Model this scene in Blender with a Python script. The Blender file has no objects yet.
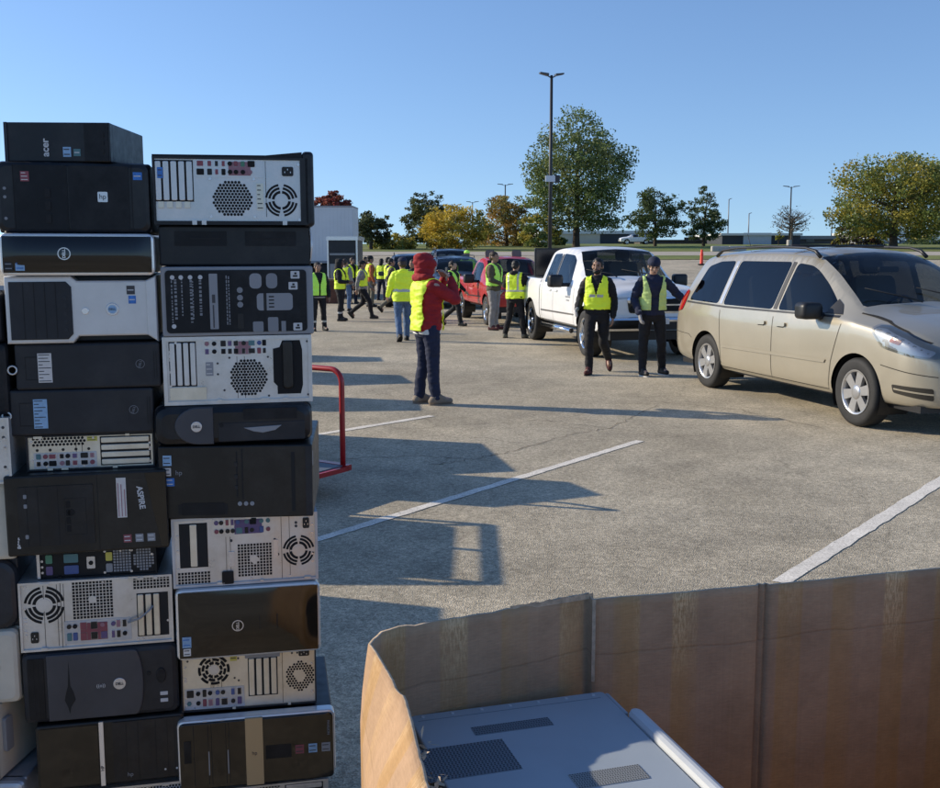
import bpy, bmesh, math, random
import numpy as np
from mathutils import Vector, Matrix, geometry
from mathutils.bvhtree import BVHTree
R = math.radians
random.seed(7)
scene = bpy.context.scene
COL = scene.collection
# ------------------------------------------------------------------ camera
CAMZ, FPX, W0, H0 = 1.8, 1040.0, 940.0, 788.0
PITCH = math.atan(142.0 / FPX)
cam = bpy.data.cameras.new('camera'); camo = bpy.data.objects.new('camera', cam); COL.objects.link(camo)
camo.location = (0, 0, CAMZ); camo.rotation_euler = (R(90) - PITCH, 0, 0)
cam.sensor_width = 36; cam.lens = 36 * FPX / W0; cam.clip_end = 6000; cam.clip_start = 0.05
scene.camera = camo
scene.view_settings.view_transform = 'Standard'; scene.view_settings.look = 'None'; scene.view_settings.exposure = 0
scene.render.engine = 'CYCLES'
scene.cycles.max_bounces = 6; scene.cycles.transparent_max_bounces = 8
cP, sP = math.cos(PITCH), math.sin(PITCH)
def ray(px, py):
    a = (px - W0 / 2) / FPX; b = -(py - H0 / 2) / FPX
    return Vector((a, cP + b * sP, -sP + b * cP))
def G(px, py, z=0.0):
    d = ray(px, py); t = (z - CAMZ) / d.z
    return Vector((d.x * t, d.y * t, z))
TAB = [(-50, 0), (38, 0), (45, .25), (62, 1.02), (72, 1.25), (82, 1.50), (95, 1.80), (120, 2.38), (160, 3.0), (220, 3.15), (4000, 3.2)]
def HZ(Y):
    for (a, za), (b, zb) in zip(TAB, TAB[1:]):
        if Y <= b:
            t = (Y - a) / (b - a); return za + (zb - za) * t
    return TAB[-1][1]
def at(px, Y, dz=0):          # a ground point seen in column px at distance Y
    return Vector(((px - W0 / 2) / FPX * (Y * cP + (CAMZ - HZ(Y)) * sP), Y, HZ(Y) + dz))
# ------------------------------------------------------------------ world and sun
SUNV = Vector((-.96, .284, 0)).normalized(); EL = R(23.7)
w = bpy.data.worlds.new('World'); scene.world = w; w.use_nodes = True
nt = w.node_tree; bg = nt.nodes['Background']
sky = nt.nodes.new('ShaderNodeTexSky'); sky.sky_type = 'NISHITA'; sky.sun_disc = False
sky.sun_elevation = EL; sky.sun_rotation = math.atan2(SUNV.x, SUNV.y) % (2 * math.pi)
sky.air_density = 1.0; sky.dust_density = 0.3; sky.ozone_density = 2.0; sky.altitude = 200
tcw = nt.nodes.new('ShaderNodeTexCoord'); sxyz = nt.nodes.new('ShaderNodeSeparateXYZ'); cxyz = nt.nodes.new('ShaderNodeCombineXYZ')
zab = nt.nodes.new('ShaderNodeMath'); zab.operation = 'ABSOLUTE'; zma = nt.nodes.new('ShaderNodeMath'); zma.operation = 'MULTIPLY_ADD'; zma.inputs[1].default_value = .88; zma.inputs[2].default_value = .075
nt.links.new(tcw.outputs['Generated'], sxyz.inputs[0]); nt.links.new(sxyz.outputs[0], cxyz.inputs[0]); nt.links.new(sxyz.outputs[1], cxyz.inputs[1])
nt.links.new(sxyz.outputs[2], zab.inputs[0]); nt.links.new(zab.outputs[0], zma.inputs[0]); nt.links.new(zma.outputs[0], cxyz.inputs[2]); nt.links.new(cxyz.outputs[0], sky.inputs[0])
tnt = nt.nodes.new('ShaderNodeMix'); tnt.data_type = 'RGBA'; tnt.blend_type = 'MULTIPLY'; tnt.inputs[0].default_value = 1; tnt.inputs[7].default_value = (.82, .94, 1.14, 1)
nt.links.new(sky.outputs[0], tnt.inputs[6]); nt.links.new(tnt.outputs[2], bg.inputs[0]); bg.inputs[1].default_value = 0.15
sun = bpy.data.lights.new('sun', 'SUN'); suno = bpy.data.objects.new('sun', sun); COL.objects.link(suno)
sun.energy = 5.0; sun.angle = R(.5); sun.color = (1.0, .88, .70)
sd = Vector((SUNV.x * math.cos(EL), SUNV.y * math.cos(EL), math.sin(EL)))
suno.rotation_euler = sd.to_track_quat('Z', 'Y').to_euler(); suno.location = (-20, 6, 20)
# ------------------------------------------------------------------ materials
MATS = {}
def mat(name, col, rough=.5, dust=0.,  metal=0., spec=.5, var=.0, vscale=8., coat=0., bump=0., bscale=60., emit=None, trans=0., alpha=None, rvar=0.):
    if name in MATS: return MATS[name]
    m = bpy.data.materials.new(name); m.use_nodes = True; MATS[name] = m
    n = m.node_tree.nodes; l = m.node_tree.links; b = n['Principled BSDF']
    c4 = (col[0], col[1], col[2], 1)
    b.inputs['Base Color'].default_value = c4; b.inputs['Roughness'].default_value = rough
    b.inputs['Metallic'].default_value = metal; b.inputs['Specular IOR Level'].default_value = spec
    b.inputs['Coat Weight'].default_value = coat; b.inputs['Coat Roughness'].default_value = .05
    if var > 0 or rvar > 0:
        tc = n.new('ShaderNodeTexCoord'); ns = n.new('ShaderNodeTexNoise'); ns.inputs['Scale'].default_value = vscale; ns.inputs['Detail'].default_value = 6
        ns.inputs['Roughness'].default_value = .65
        l.new(tc.outputs['Object'], ns.inputs['Vector'])
        if var > 0:
            mp = n.new('ShaderNodeMapRange'); mp.inputs[1].default_value = .3; mp.inputs[2].default_value = .7
            mp.inputs[3].default_value = 1 - var; mp.inputs[4].default_value = 1 + var
            l.new(ns.outputs[0], mp.inputs[0])
            mx = n.new('ShaderNodeMix'); mx.data_type = 'RGBA'; mx.blend_type = 'MULTIPLY'; mx.inputs[0].default_value = 1
            mx.inputs[6].default_value = c4; l.new(mp.outputs[0], mx.inputs[7]); l.new(mx.outputs[2], b.inputs['Base Color'])
        if dust > 0:
            nd = n.new('ShaderNodeTexNoise'); nd.inputs['Scale'].default_value = 5; nd.inputs['Detail'].default_value = 10; nd.inputs['Roughness'].default_value = .72; l.new(tc.outputs['Object'], nd.inputs['Vector'])
            mps = n.new('ShaderNodeMapping'); mps.inputs['Scale'].default_value = (6, 6, 90); mps.inputs['Rotation'].default_value = (0, .5, 0); l.new(tc.outputs['Object'], mps.inputs[0])
            ns2 = n.new('ShaderNodeTexNoise'); ns2.inputs['Scale'].default_value = 1.2; ns2.inputs['Detail'].default_value = 3; l.new(mps.outputs[0], ns2.inputs['Vector'])
            r1 = n.new('ShaderNodeMapRange'); r1.inputs[1].default_value = .48; r1.inputs[2].default_value = .80; r1.inputs[4].default_value = dust; l.new(nd.outputs[0], r1.inputs[0])
            r2 = n.new('ShaderNodeMapRange'); r2.inputs[1].default_value = .70; r2.inputs[2].default_value = .78; r2.inputs[4].default_value = dust * .8; l.new(ns2.outputs[0], r2.inputs[0])
            mxm = n.new('ShaderNodeMath'); mxm.operation = 'MAXIMUM'; l.new(r1.outputs[0], mxm.inputs[0]); l.new(r2.outputs[0], mxm.inputs[1])
            md = n.new('ShaderNodeMix'); md.data_type = 'RGBA'; md.inputs[7].default_value = (.17, .16, .15, 1); l.new(mxm.outputs[0], md.inputs[0]); l.new(mx.outputs[2], md.inputs[6]); l.new(md.outputs[2], b.inputs['Base Color'])
        if rvar > 0:
            m2 = n.new('ShaderNodeMapRange'); m2.inputs[1].default_value = .3; m2.inputs[2].default_value = .7
            m2.inputs[3].default_value = max(0.02, rough - rvar); m2.inputs[4].default_value = rough + rvar
            l.new(ns.outputs[0], m2.inputs[0]); l.new(m2.outputs[0], b.inputs['Roughness'])
    if bump > 0:
        tc = n.new('ShaderNodeTexCoord'); ns = n.new('ShaderNodeTexNoise'); ns.inputs['Scale'].default_value = bscale; ns.inputs['Detail'].default_value = 4
        l.new(tc.outputs['Object'], ns.inputs['Vector'])
        bp = n.new('ShaderNodeBump'); bp.inputs['Strength'].default_value = bump; bp.inputs['Distance'].default_value = .02
        l.new(ns.outputs[0], bp.inputs['Height']); l.new(bp.outputs[0], b.inputs['Normal'])
    return m
def glassmat(name, tint, amount, rough=.02):
    m = bpy.data.materials.new(name); m.use_nodes = True; MATS[name] = m
    n = m.node_tree.nodes; l = m.node_tree.links; n.remove(n['Principled BSDF'])
    tr = n.new('ShaderNodeBsdfTransparent'); tr.inputs[0].default_value = (*tint, 1)
    gl = n.new('ShaderNodeBsdfGlossy'); gl.inputs['Roughness'].default_value = rough; gl.inputs[0].default_value = (.9, .95, 1, 1)
    fr = n.new('ShaderNodeFresnel'); fr.inputs[0].default_value = 1.5
    ad = n.new('ShaderNodeMath'); ad.operation = 'MULTIPLY_ADD'; ad.inputs[1].default_value = .62; ad.inputs[2].default_value = amount
    mx = n.new('ShaderNodeMixShader'); l.new(fr.outputs[0], ad.inputs[0]); l.new(ad.outputs[0], mx.inputs[0])
    l.new(tr.outputs[0], mx.inputs[1]); l.new(gl.outputs[0], mx.inputs[2]); l.new(mx.outputs[0], n['Material Output'].inputs[0])
    return m
glassmat('tinted_glass', (.16, .175, .18), .02); glassmat('side_glass', (.55, .60, .60), .02); glassmat('clear_glass', (.68, .72, .71), .0); glassmat('lens', (.75, .77, .78), .12, .03)
# ------------------------------------------------------------------ mesh building
class MB:
    def __init__(s): s.v = []; s.f = []; s.mi = []; s.cur = 0; s.sm = []; s.smooth = False
    def face(s, pts):
        i = len(s.v); s.v.extend([tuple(p) for p in pts]); s.f.append(tuple(range(i, i + len(pts)))); s.mi.append(s.cur); s.sm.append(s.smooth)
    def add(s, vs, fs, smooth=None):
        i = len(s.v); s.v.extend([tuple(p) for p in vs])
        for f in fs: s.f.append(tuple(i + k for k in f)); s.mi.append(s.cur); s.sm.append(s.smooth if smooth is None else smooth)
    def box(s, x0, y0, z0, x1, y1, z1, M=None):
        vs = [Vector(p) for p in ((x0, y0, z0), (x1, y0, z0), (x1, y1, z0), (x0, y1, z0), (x0, y0, z1), (x1, y0, z1), (x1, y1, z1), (x0, y1, z1))]
        if M is not None: vs = [M @ p for p in vs]
        s.add(vs, [(0, 3, 2, 1), (4, 5, 6, 7), (0, 1, 5, 4), (1, 2, 6, 5), (2, 3, 7, 6), (3, 0, 4, 7)], False)
    def prism(s, pts, axis, a, b, bev=0., inset=None):
        # pts: closed 2-D outline; axis 'y': (x,z) swept over y from a to b; bevel on the a side
        n = len(pts)
        cx = sum(p[0] for p in pts) / n; cz = sum(p[1] for p in pts) / n
        def mk(p, h):
            if axis == 'y': return (p[0], h, p[1])
            if axis == 'x': return (h, p[0], p[1])
            return (p[0], p[1], h)
        rings = []
        if bev > 0:
            xs = [p[0] for p in pts]; zs = [p[1] for p in pts]
            wx = (max(xs) - min(xs)) / 2; wz = (max(zs) - min(zs)) / 2
            mx = (max(xs) + min(xs)) / 2; mz = (max(zs) + min(zs)) / 2
            sg = 1 if b > a else -1
            for f_, h in ((1., a), (.3, a + sg * bev * .3), (0., a + sg * bev)):
                kx = 1 - f_ * bev / wx; kz = 1 - f_ * bev / wz
                rings.append([mk((mx + (p[0] - mx) * kx, mz + (p[1] - mz) * kz), h) for p in pts])
        else: rings.append([mk(p, a) for p in pts])
        rings.append([mk(p, b) for p in pts])
        vs = [p for r in rings for p in r]; fs = []
        for k in range(len(rings) - 1):
            for i in range(n):
                j = (i + 1) % n; fs.append((k * n + i, k * n + j, (k + 1) * n + j, (k + 1) * n + i))
        fs.append(tuple(range(n))[::-1]); fs.append(tuple((len(rings) - 1) * n + i for i in range(n)))
        s.add(vs, fs, False)
    def rrect(s, x0, z0, x1, z1, r, a, b, axis='y', bev=0., seg=4):
        s.prism(rr(x0, z0, x1, z1, r, seg), axis, a, b, bev)
    def disc(s, cx, cz, r, a, b, n=24, axis='y', rz=None, bev=0., ph=0.):
        s.prism([(cx + r * math.cos(2 * math.pi * i / n + ph), cz + (rz or r) * math.sin(2 * math.pi * i / n + ph)) for i in range(n)], axis, a, b, bev)
    def arc(s, cx, cz, r0, r1, a0, a1, ya, yb, n=10):
        o = [(cx + r1 * math.cos(a0 + (a1 - a0) * i / n), cz + r1 * math.sin(a0 + (a1 - a0) * i / n)) for i in range(n + 1)]
        i_ = [(cx + r0 * math.cos(a1 - (a1 - a0) * i / n), cz + r0 * math.sin(a1 - (a1 - a0) * i / n)) for i in range(n + 1)]
        for k in range(n):
            q = [o[k], o[k + 1], i_[n - k - 1], i_[n - k]]
            s.prism(q, 'y', ya, yb)
    def tube(s, pts, rad, n=8, caps=True):
        pts = [Vector(p) for p in pts]; m = len(pts)
        rad = rad if isinstance(rad, (list, tuple)) else [rad] * m
        vs = []; fs = []; prev = None
        for i, p in enumerate(pts):
            d = (pts[min(i + 1, m - 1)] - pts[max(i - 1, 0)])
            d = d.normalized() if d.length > 1e-9 else Vector((0, 0, 1))
            if prev is None:
                u = d.cross(Vector((0, 0, 1)) if abs(d.z) < .9 else Vector((1, 0, 0))).normalized()
            else: u = (prev - d * prev.dot(d)).normalized()
            prev = u; v = d.cross(u)
            for k in range(n):
                a = 2 * math.pi * k / n; vs.append(p + (u * math.cos(a) + v * math.sin(a)) * rad[i])
        for i in range(m - 1):
            for k in range(n):
                j = (k + 1) % n; fs.append((i * n + k, i * n + j, (i + 1) * n + j, (i + 1) * n + k))
        s.add(vs, fs, True)
        if caps: s.add(vs[:n], [tuple(range(n))[::-1]], False); s.add(vs[-n:], [tuple(range(n))], False)
    def lathe(s, prof, axis='y', n=28, c=(0, 0, 0), smooth=True):
        # prof: (radius, height along axis)
        vs = []; fs = []
        for r, h in prof:
            for k in range(n):
                a = 2 * math.pi * k / n; ca, sa = r * math.cos(a), r * math.sin(a)
                p = (ca, h, sa) if axis == 'y' else ((ca, sa, h) if axis == 'z' else (h, ca, sa))
                vs.append((p[0] + c[0], p[1] + c[1], p[2] + c[2]))
        for i in range(len(prof) - 1):
            for k in range(n):
                j = (k + 1) % n; fs.append((i * n + k, i * n + j, (i + 1) * n + j, (i + 1) * n + k))
        s.add(vs, fs, smooth)
    def sphere(s, c, r, n=12, m=8):
        rx, ry, rz = r if isinstance(r, (tuple, list)) else (r, r, r)
        vs = [(c[0], c[1], c[2] + rz)]; fs = []
        for i in range(1, m):
            t = math.pi * i / m
            for k in range(n):
                a = 2 * math.pi * k / n
                vs.append((c[0] + rx * math.sin(t) * math.cos(a), c[1] + ry * math.sin(t) * math.sin(a), c[2] + rz * math.cos(t)))
        vs.append((c[0], c[1], c[2] - rz)); L = len(vs) - 1
        for k in range(n):
            j = (k + 1) % n
            fs.append((0, 1 + k, 1 + j)); fs.append((L, 1 + (m - 2) * n + j, 1 + (m - 2) * n + k))
            for i in range(m - 2): fs.append((1 + i * n + k, 1 + (i + 1) * n + k, 1 + (i + 1) * n + j, 1 + i * n + j))
        s.add(vs, fs, True)
    def mesh(s, name, mats, shift=(0, 0, 0)):
        me = bpy.data.meshes.new(name)
        sx, sy, sz = shift
        me.from_pydata([(x + sx, y + sy, z + sz) for x, y, z in s.v], [], s.f)
        if not isinstance(mats, (list, tuple)): mats = [mats]
        for m in mats: me.materials.append(MATS[m] if isinstance(m, str) else m)
        me.polygons.foreach_set('material_index', s.mi); me.polygons.foreach_set('use_smooth', s.sm)
        return me
    def build(s, name, mats, parent=None, shift=(0, 0, 0), fix=True):
        me = s.mesh(name, mats, shift)
        if fix:
            bm = bmesh.new(); bm.from_mesh(me); bmesh.ops.remove_doubles(bm, verts=bm.verts, dist=1e-6)
            bmesh.ops.recalc_face_normals(bm, faces=bm.faces); bm.to_mesh(me); bm.free()
        o = bpy.data.objects.new(name, me); COL.objects.link(o)
        if parent: o.parent = parent
        return o
def rr(x0, z0, x1, z1, r, seg=4):
    r = min(r, abs(x1 - x0) / 2 - 1e-4, abs(z1 - z0) / 2 - 1e-4); o = []
    for cx, cz, a in ((x1 - r, z1 - r, 0), (x0 + r, z1 - r, 90), (x0 + r, z0 + r, 180), (x1 - r, z0 + r, 270)):
        for i in range(seg + 1):
            t = R(a + 90 * i / seg); o.append((cx + r * math.cos(t), cz + r * math.sin(t)))
    return o
def tag(o, label=None, cat=None, group=None, kind=None):
    if label: o['label'] = label
    if cat: o['category'] = cat
    if group: o['group'] = group
    if kind: o['kind'] = kind
    return o
def thing(name, label, cat, loc=(0, 0, 0), rz=0, group=None):
    o = bpy.data.objects.new(name, None); COL.objects.link(o); o.location = loc; o.rotation_euler = (0, 0, rz); o.empty_display_size = .1
    return tag(o, label, cat, group)
def dup(root, loc, rz, label, group=None, scale=None):
    def cp(o, par):
        c = o.copy(); COL.objects.link(c); c.parent = par
        for ch in list(o.children): cp(ch, c)
        return c
    r = cp(root, None); r.location = loc; r.rotation_euler = (0, 0, rz); r['label'] = label
    if group: r['group'] = group
    if scale: r.scale = (scale,) * 3
    return r
def text_mesh(txt, size, depth=.0006, rot=0, bold=0):
    cu = bpy.data.curves.new('text', 'FONT'); cu.body = txt; cu.size = size; cu.extrude = depth; cu.align_x = 'CENTER'; cu.align_y = 'CENTER'; cu.offset = bold
    o = bpy.data.objects.new('text', cu); COL.objects.link(o)
    dg = bpy.context.evaluated_depsgraph_get(); dg.update()
    me = bpy.data.meshes.new_from_object(o.evaluated_get(dg))
    bpy.data.objects.remove(o); bpy.data.curves.remove(cu)
    return me
def text_obj(name, txt, size, m, parent, M, bold=0):
    me = text_mesh(txt, size, bold=bold); me.transform(M); me.name = name
    me.materials.clear(); me.materials.append(MATS[m])
    o = bpy.data.objects.new(name, me); COL.objects.link(o); o.parent = parent
    return o
# ------------------------------------------------------------------ the ground
def ground_mat(name, kind):
    m = bpy.data.materials.new(name); m.use_nodes = True; MATS[name] = m
    n = m.node_tree.nodes; l = m.node_tree.links; b = n['Principled BSDF']; b.inputs['Roughness'].default_value = .92; b.inputs['Specular IOR Level'].default_value = .25
    tc = n.new('ShaderNodeTexCoord')
    def noise(sc, det=5, rough=.6):
        x = n.new('ShaderNodeTexNoise'); x.inputs['Scale'].default_value = sc; x.inputs['Detail'].default_value = det; x.inputs['Roughness'].default_value = rough
        l.new(tc.outputs['Object'], x.inputs['Vector']); return x.outputs[0]
    def ramp(i, lo, hi, a, c):
        x = n.new('ShaderNodeMapRange'); x.inputs[1].default_value = lo; x.inputs[2].default_value = hi; x.inputs[3].default_value = a; x.inputs[4].default_value = c
        l.new(i, x.inputs[0]); return x.outputs[0]
    def mul(a, c):
        x = n.new('ShaderNodeMath'); x.operation = 'MULTIPLY'; l.new(a, x.inputs[0]); l.new(c, x.inputs[1]); return x.outputs[0]
    def tint(col, fac):
        x = n.new('ShaderNodeMix'); x.data_type = 'RGBA'; x.blend_type = 'MULTIPLY'; x.inputs[0].default_value = 1
        if isinstance(col, tuple): x.inputs[6].default_value = (*col, 1)
        else: l.new(col, x.inputs[6])
        l.new(fac, x.inputs[7]); return x.outputs[2]
    if kind == 'asphalt':
        vo = n.new('ShaderNodeTexVoronoi'); vo.inputs['Scale'].default_value = 150; l.new(tc.outputs['Object'], vo.inputs['Vector'])
        sep = n.new('ShaderNodeSeparateColor'); l.new(vo.outputs['Color'], sep.inputs[0])
        vo3 = n.new('ShaderNodeTexVoronoi'); vo3.inputs['Scale'].default_value = 42; l.new(tc.outputs['Object'], vo3.inputs['Vector'])
        sep3 = n.new('ShaderNodeSeparateColor'); l.new(vo3.outputs['Color'], sep3.inputs[0])
        f = ramp(sep.outputs[0], 0, 1, .64, 1.30)
        f = mul(f, ramp(sep3.outputs[0], 0, 1, .82, 1.17))
        f = mul(f, ramp(noise(28, 3), .3, .7, .86, 1.14))
        f = mul(f, ramp(noise(3.0, 6, .7), .3, .72, .84, 1.12))
        f = mul(f, ramp(noise(.38, 7, .66), .34, .66, .72, 1.16))
        f = mul(f, ramp(noise(1.1, 8, .75), .58, .70, 1.0, .74))
        # fine crazing
        wob = n.new('ShaderNodeTexNoise'); wob.inputs['Scale'].default_value = 1.3; wob.inputs['Detail'].default_value = 5; l.new(tc.outputs['Object'], wob.inputs['Vector'])
        mxv = n.new('ShaderNodeMix'); mxv.data_type = 'RGBA'; mxv.blend_type = 'LINEAR_LIGHT'; mxv.inputs[0].default_value = .35
        l.new(tc.outputs['Object'], mxv.inputs[6]); l.new(wob.outputs['Color'], mxv.inputs[7])
        v2 = n.new('ShaderNodeTexVoronoi'); v2.feature = 'DISTANCE_TO_EDGE'; v2.inputs['Scale'].default_value = .30; l.new(mxv.outputs[2], v2.inputs['Vector'])
        f = mul(f, ramp(v2.outputs['Distance'], .0, .006, .82, 1.0))
        warm = n.new('ShaderNodeMix'); warm.data_type = 'RGBA'; warm.inputs[6].default_value = (.56, .475, .335, 1); warm.inputs[7].default_value = (.485, .43, .325, 1)
        l.new(noise(.8, 4), warm.inputs[0])
        l.new(tint(warm.outputs[2], f), b.inputs['Base Color'])
        bp = n.new('ShaderNodeBump'); bp.inputs['Strength'].default_value = .75; bp.inputs['Distance'].default_value = .006
        l.new(vo.outputs['Distance'], bp.inputs['Height']); l.new(bp.outputs[0], b.inputs['Normal'])
    elif kind == 'grass':
        f = mul(ramp(noise(.25, 8, .7), .3, .7, .65, 1.3), ramp(noise(9, 4), .3, .7, .6, 1.4))
        c = n.new('ShaderNodeMix'); c.data_type = 'RGBA'; c.inputs[6].default_value = (.15, .20, .045, 1); c.inputs[7].default_value = (.22, .22, .07, 1)
        l.new(ramp(noise(.06, 5), .35, .65, 0, 1), c.inputs[0]); l.new(tint(c.outputs[2], f), b.inputs['Base Color'])
    elif kind == 'road':
        f = mul(ramp(noise(.5, 7, .7), .3, .7, .8, 1.15), ramp(noise(30, 2), .3, .7, .8, 1.2)); l.new(tint((.46, .41, .33), f), b.inputs['Base Color'])
    elif kind == 'paint':
        vo = n.new('ShaderNodeTexVoronoi'); vo.inputs['Scale'].default_value = 130; l.new(tc.outputs['Object'], vo.inputs['Vector'])
        sep = n.new('ShaderNodeSeparateColor'); l.new(vo.outputs['Color'], sep.inputs[0])
        f = mul(ramp(sep.outputs[0], 0, 1, .72, 1.12), ramp(noise(2.2, 6, .7), .3, .7, .8, 1.1))
        wr = n.new('ShaderNodeMath'); wr.operation = 'GREATER_THAN'; wr.inputs[1].default_value = .635; l.new(noise(34, 6, .75), wr.inputs[0])
        c = n.new('ShaderNodeMix'); c.data_type = 'RGBA'; c.inputs[6].default_value = (.86, .80, .69, 1); c.inputs[7].default_value = (.21, .195, .17, 1)
        l.new(wr.outputs[0], c.inputs[0]); l.new(tint(c.outputs[2], f), b.inputs['Base Color'])
    return m
ground_mat('asphalt', 'asphalt'); ground_mat('lawn', 'grass'); ground_mat('road_tar', 'road'); ground_mat('line_paint', 'paint')
def sheet(name, ys, x0, x1, m, lift=0, nx=2, uneven=0):
    mb = MB(); rows = []
    for Y in ys:
        rows.append([(x0 + (x1 - x0) * i / nx, Y, HZ(Y) + lift) for i in range(nx + 1)])
    vs = [p for r in rows for p in r]; fs = []
    for j in range(len(ys) - 1):
        for i in range(nx): a = j * (nx + 1) + i; fs.append((a, a + 1, a + nx + 2, a + nx + 1))
    mb.add(vs, fs, True); return tag(mb.build(name, m), kind='structure')
sheet('ground', [-40, 0, 10, 20, 30, 38, 45, 50, 55, 62, 72, 82, 95, 105, 120, 140, 160, 220, 500, 4000], -1800, 1800, 'asphalt', nx=8)
sheet('grass_verge', [95.5, 105, 120, 140, 160, 220, 500, 3500], -1500, 1500, 'lawn', .03, nx=4)
sheet('grass_median', [72.5, 77, 82], 9.0, 300, 'lawn', .03)
sheet('road', [82.3, 88, 95.2], -1200, 1200, 'road_tar', .025)
def strip(name, a, b, wd, m, lift=.004, jag=0, n=24, label=None):
    a = Vector(a); b = Vector(b); d = (b - a); nrm = Vector((-d.y, d.x, 0)).normalized(); mb = MB(); vs = []
    for i in range(n + 1):
        p = a + d * (i / n)
        vs.append(p + nrm * (wd / 2 + random.uniform(-jag, jag)) + Vector((0, 0, lift))); vs.append(p - nrm * (wd / 2 + random.uniform(-jag, jag)) + Vector((0, 0, lift)))
    mb.add(vs, [(2 * i, 2 * i + 1, 2 * i + 3, 2 * i + 2) for i in range(n)]); return tag(mb.build(name, m), kind='structure')
A = G(300, 545); B = G(640, 441); strip('road_marking', A, B, .085, 'line_paint', jag=.006, n=60)
A = G(780, 583); B = G(1010, 437); strip('road_marking', A, B, .105, 'line_paint', jag=.006, n=60)
A = G(280, 441); B = G(432, 416); strip('road_marking', A, B, .10, 'line_paint', jag=.006, n=40)
mat('crack_tar', (.13, .11, .085), .95, var=.3)
def crack(pts):
    mb = MB(); P_ = []
    for (a, b) in zip(pts, pts[1:]):
        n = 14
        for i in range(n): P_.append(G(*a) + (G(*b) - G(*a)) * (i / n))
    P_ = [p + Vector((random.uniform(-.03, .03), random.uniform(-.05, .05), 0)) for p in P_]
    vs = []
    for i, p in enumerate(P_):
        d = (P_[min(i + 1, len(P_) - 1)] - P_[max(i - 1, 0)]); nr = Vector((-d.y, d.x, 0)).normalized() * random.uniform(.002, .006)
        vs += [p + nr + Vector((0, 0, .005)), p - nr + Vector((0, 0, .005))]
    mb.add(vs, [(2 * i, 2 * i + 1, 2 * i + 3, 2 * i + 2) for i in range(len(P_) - 1)]); tag(mb.build('pavement_crack', 'crack_tar'), kind='structure')
crack([(432, 466), (500, 455), (560, 437), (612, 428), (660, 404)]); crack([(330, 459), (420, 456), (470, 459)]); crack([(640, 400), (740, 410), (830, 430)]); crack([(470, 425), (540, 420), (640, 432)])
# ------------------------------------------------------------------ computers
mat('black_plastic', (.0065, .008, .0115), .38, dust=.16, spec=.4, var=.25, vscale=30, rvar=.08)
mat('matte_black', (.0045, .006, .009), .5, dust=.12, spec=.3, var=.3, vscale=20)
mat('gloss_black', (.006, .006, .006), .07, spec=.6, rvar=.035, vscale=14)
mat('charcoal', (.017, .019, .024), .48, dust=.14, spec=.35, var=.2, vscale=14, bump=.02, bscale=500)
mat('steel_dark', (.016, .019, .026), .42, dust=.16, spec=.4, var=.2, vscale=9, rvar=.1)
mat('brown_black', (.011, .0105, .0098), .38, dust=.16, spec=.4, var=.2, vscale=12)
mat('galv', (.60, .60, .595), .36, metal=.6, var=.14, vscale=16, rvar=.1)
mat('galv_warm', (.68, .635, .53), .36, metal=.55, var=.14, vscale=16, rvar=.1)
mat('galv_blue', (.47, .50, .55), .36, metal=.5, var=.16, vscale=16)
mat('silver_plastic', (.60, .60, .60), .32, metal=.25, var=.08, vscale=9)
mat('silver_rim', (.78, .77, .76), .25, metal=.5)
mat('cream', (.56, .52, .43), .5, var=.12, vscale=7)
mat('hole', (.003, .003, .004), .8); mat('groove', (.004, .005, .007), .7)
mat('p_green', (.07, .22, .14), .5); mat('p_purple', (.12, .08, .19), .5); mat('p_blue', (.06, .10, .27), .5); mat('p_red', (.24, .06, .08), .5)
mat('p_teal', (.08, .19, .21), .5); mat('p_yellow', (.55, .50, .10), .5); mat('p_black', (.006, .006, .007), .5); mat('p_white', (.7, .7, .68), .5); mat('p_pink', (.30, .15, .18), .5)
mat('paper', (.62, .60, .58), .6, var=.1, vscale=40); mat('paper_blue', (.25, .42, .62), .5, var=.2, vscale=60); mat('sticker_blue', (.03, .16, .50), .35, var=.3, vscale=60); mat('sticker_gold', (.40, .38, .26), .35, var=.2, vscale=80)
mat('ink', (.05, .05, .055), .6); mat('white_ink', (.55, .56, .57), .6); mat('grey_ink', (.22, .23, .25), .6)
mat('logo_silver', (.6, .6, .62), .25, metal=.6); mat('gold_metal', (.40, .33, .22), .3, metal=.5); mat('dim_cover', (.042, .046, .058), .42, var=.15, dust=.12); mat('panel_grey', (.26, .27, .29), .5)
MATS_ALL = None
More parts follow.
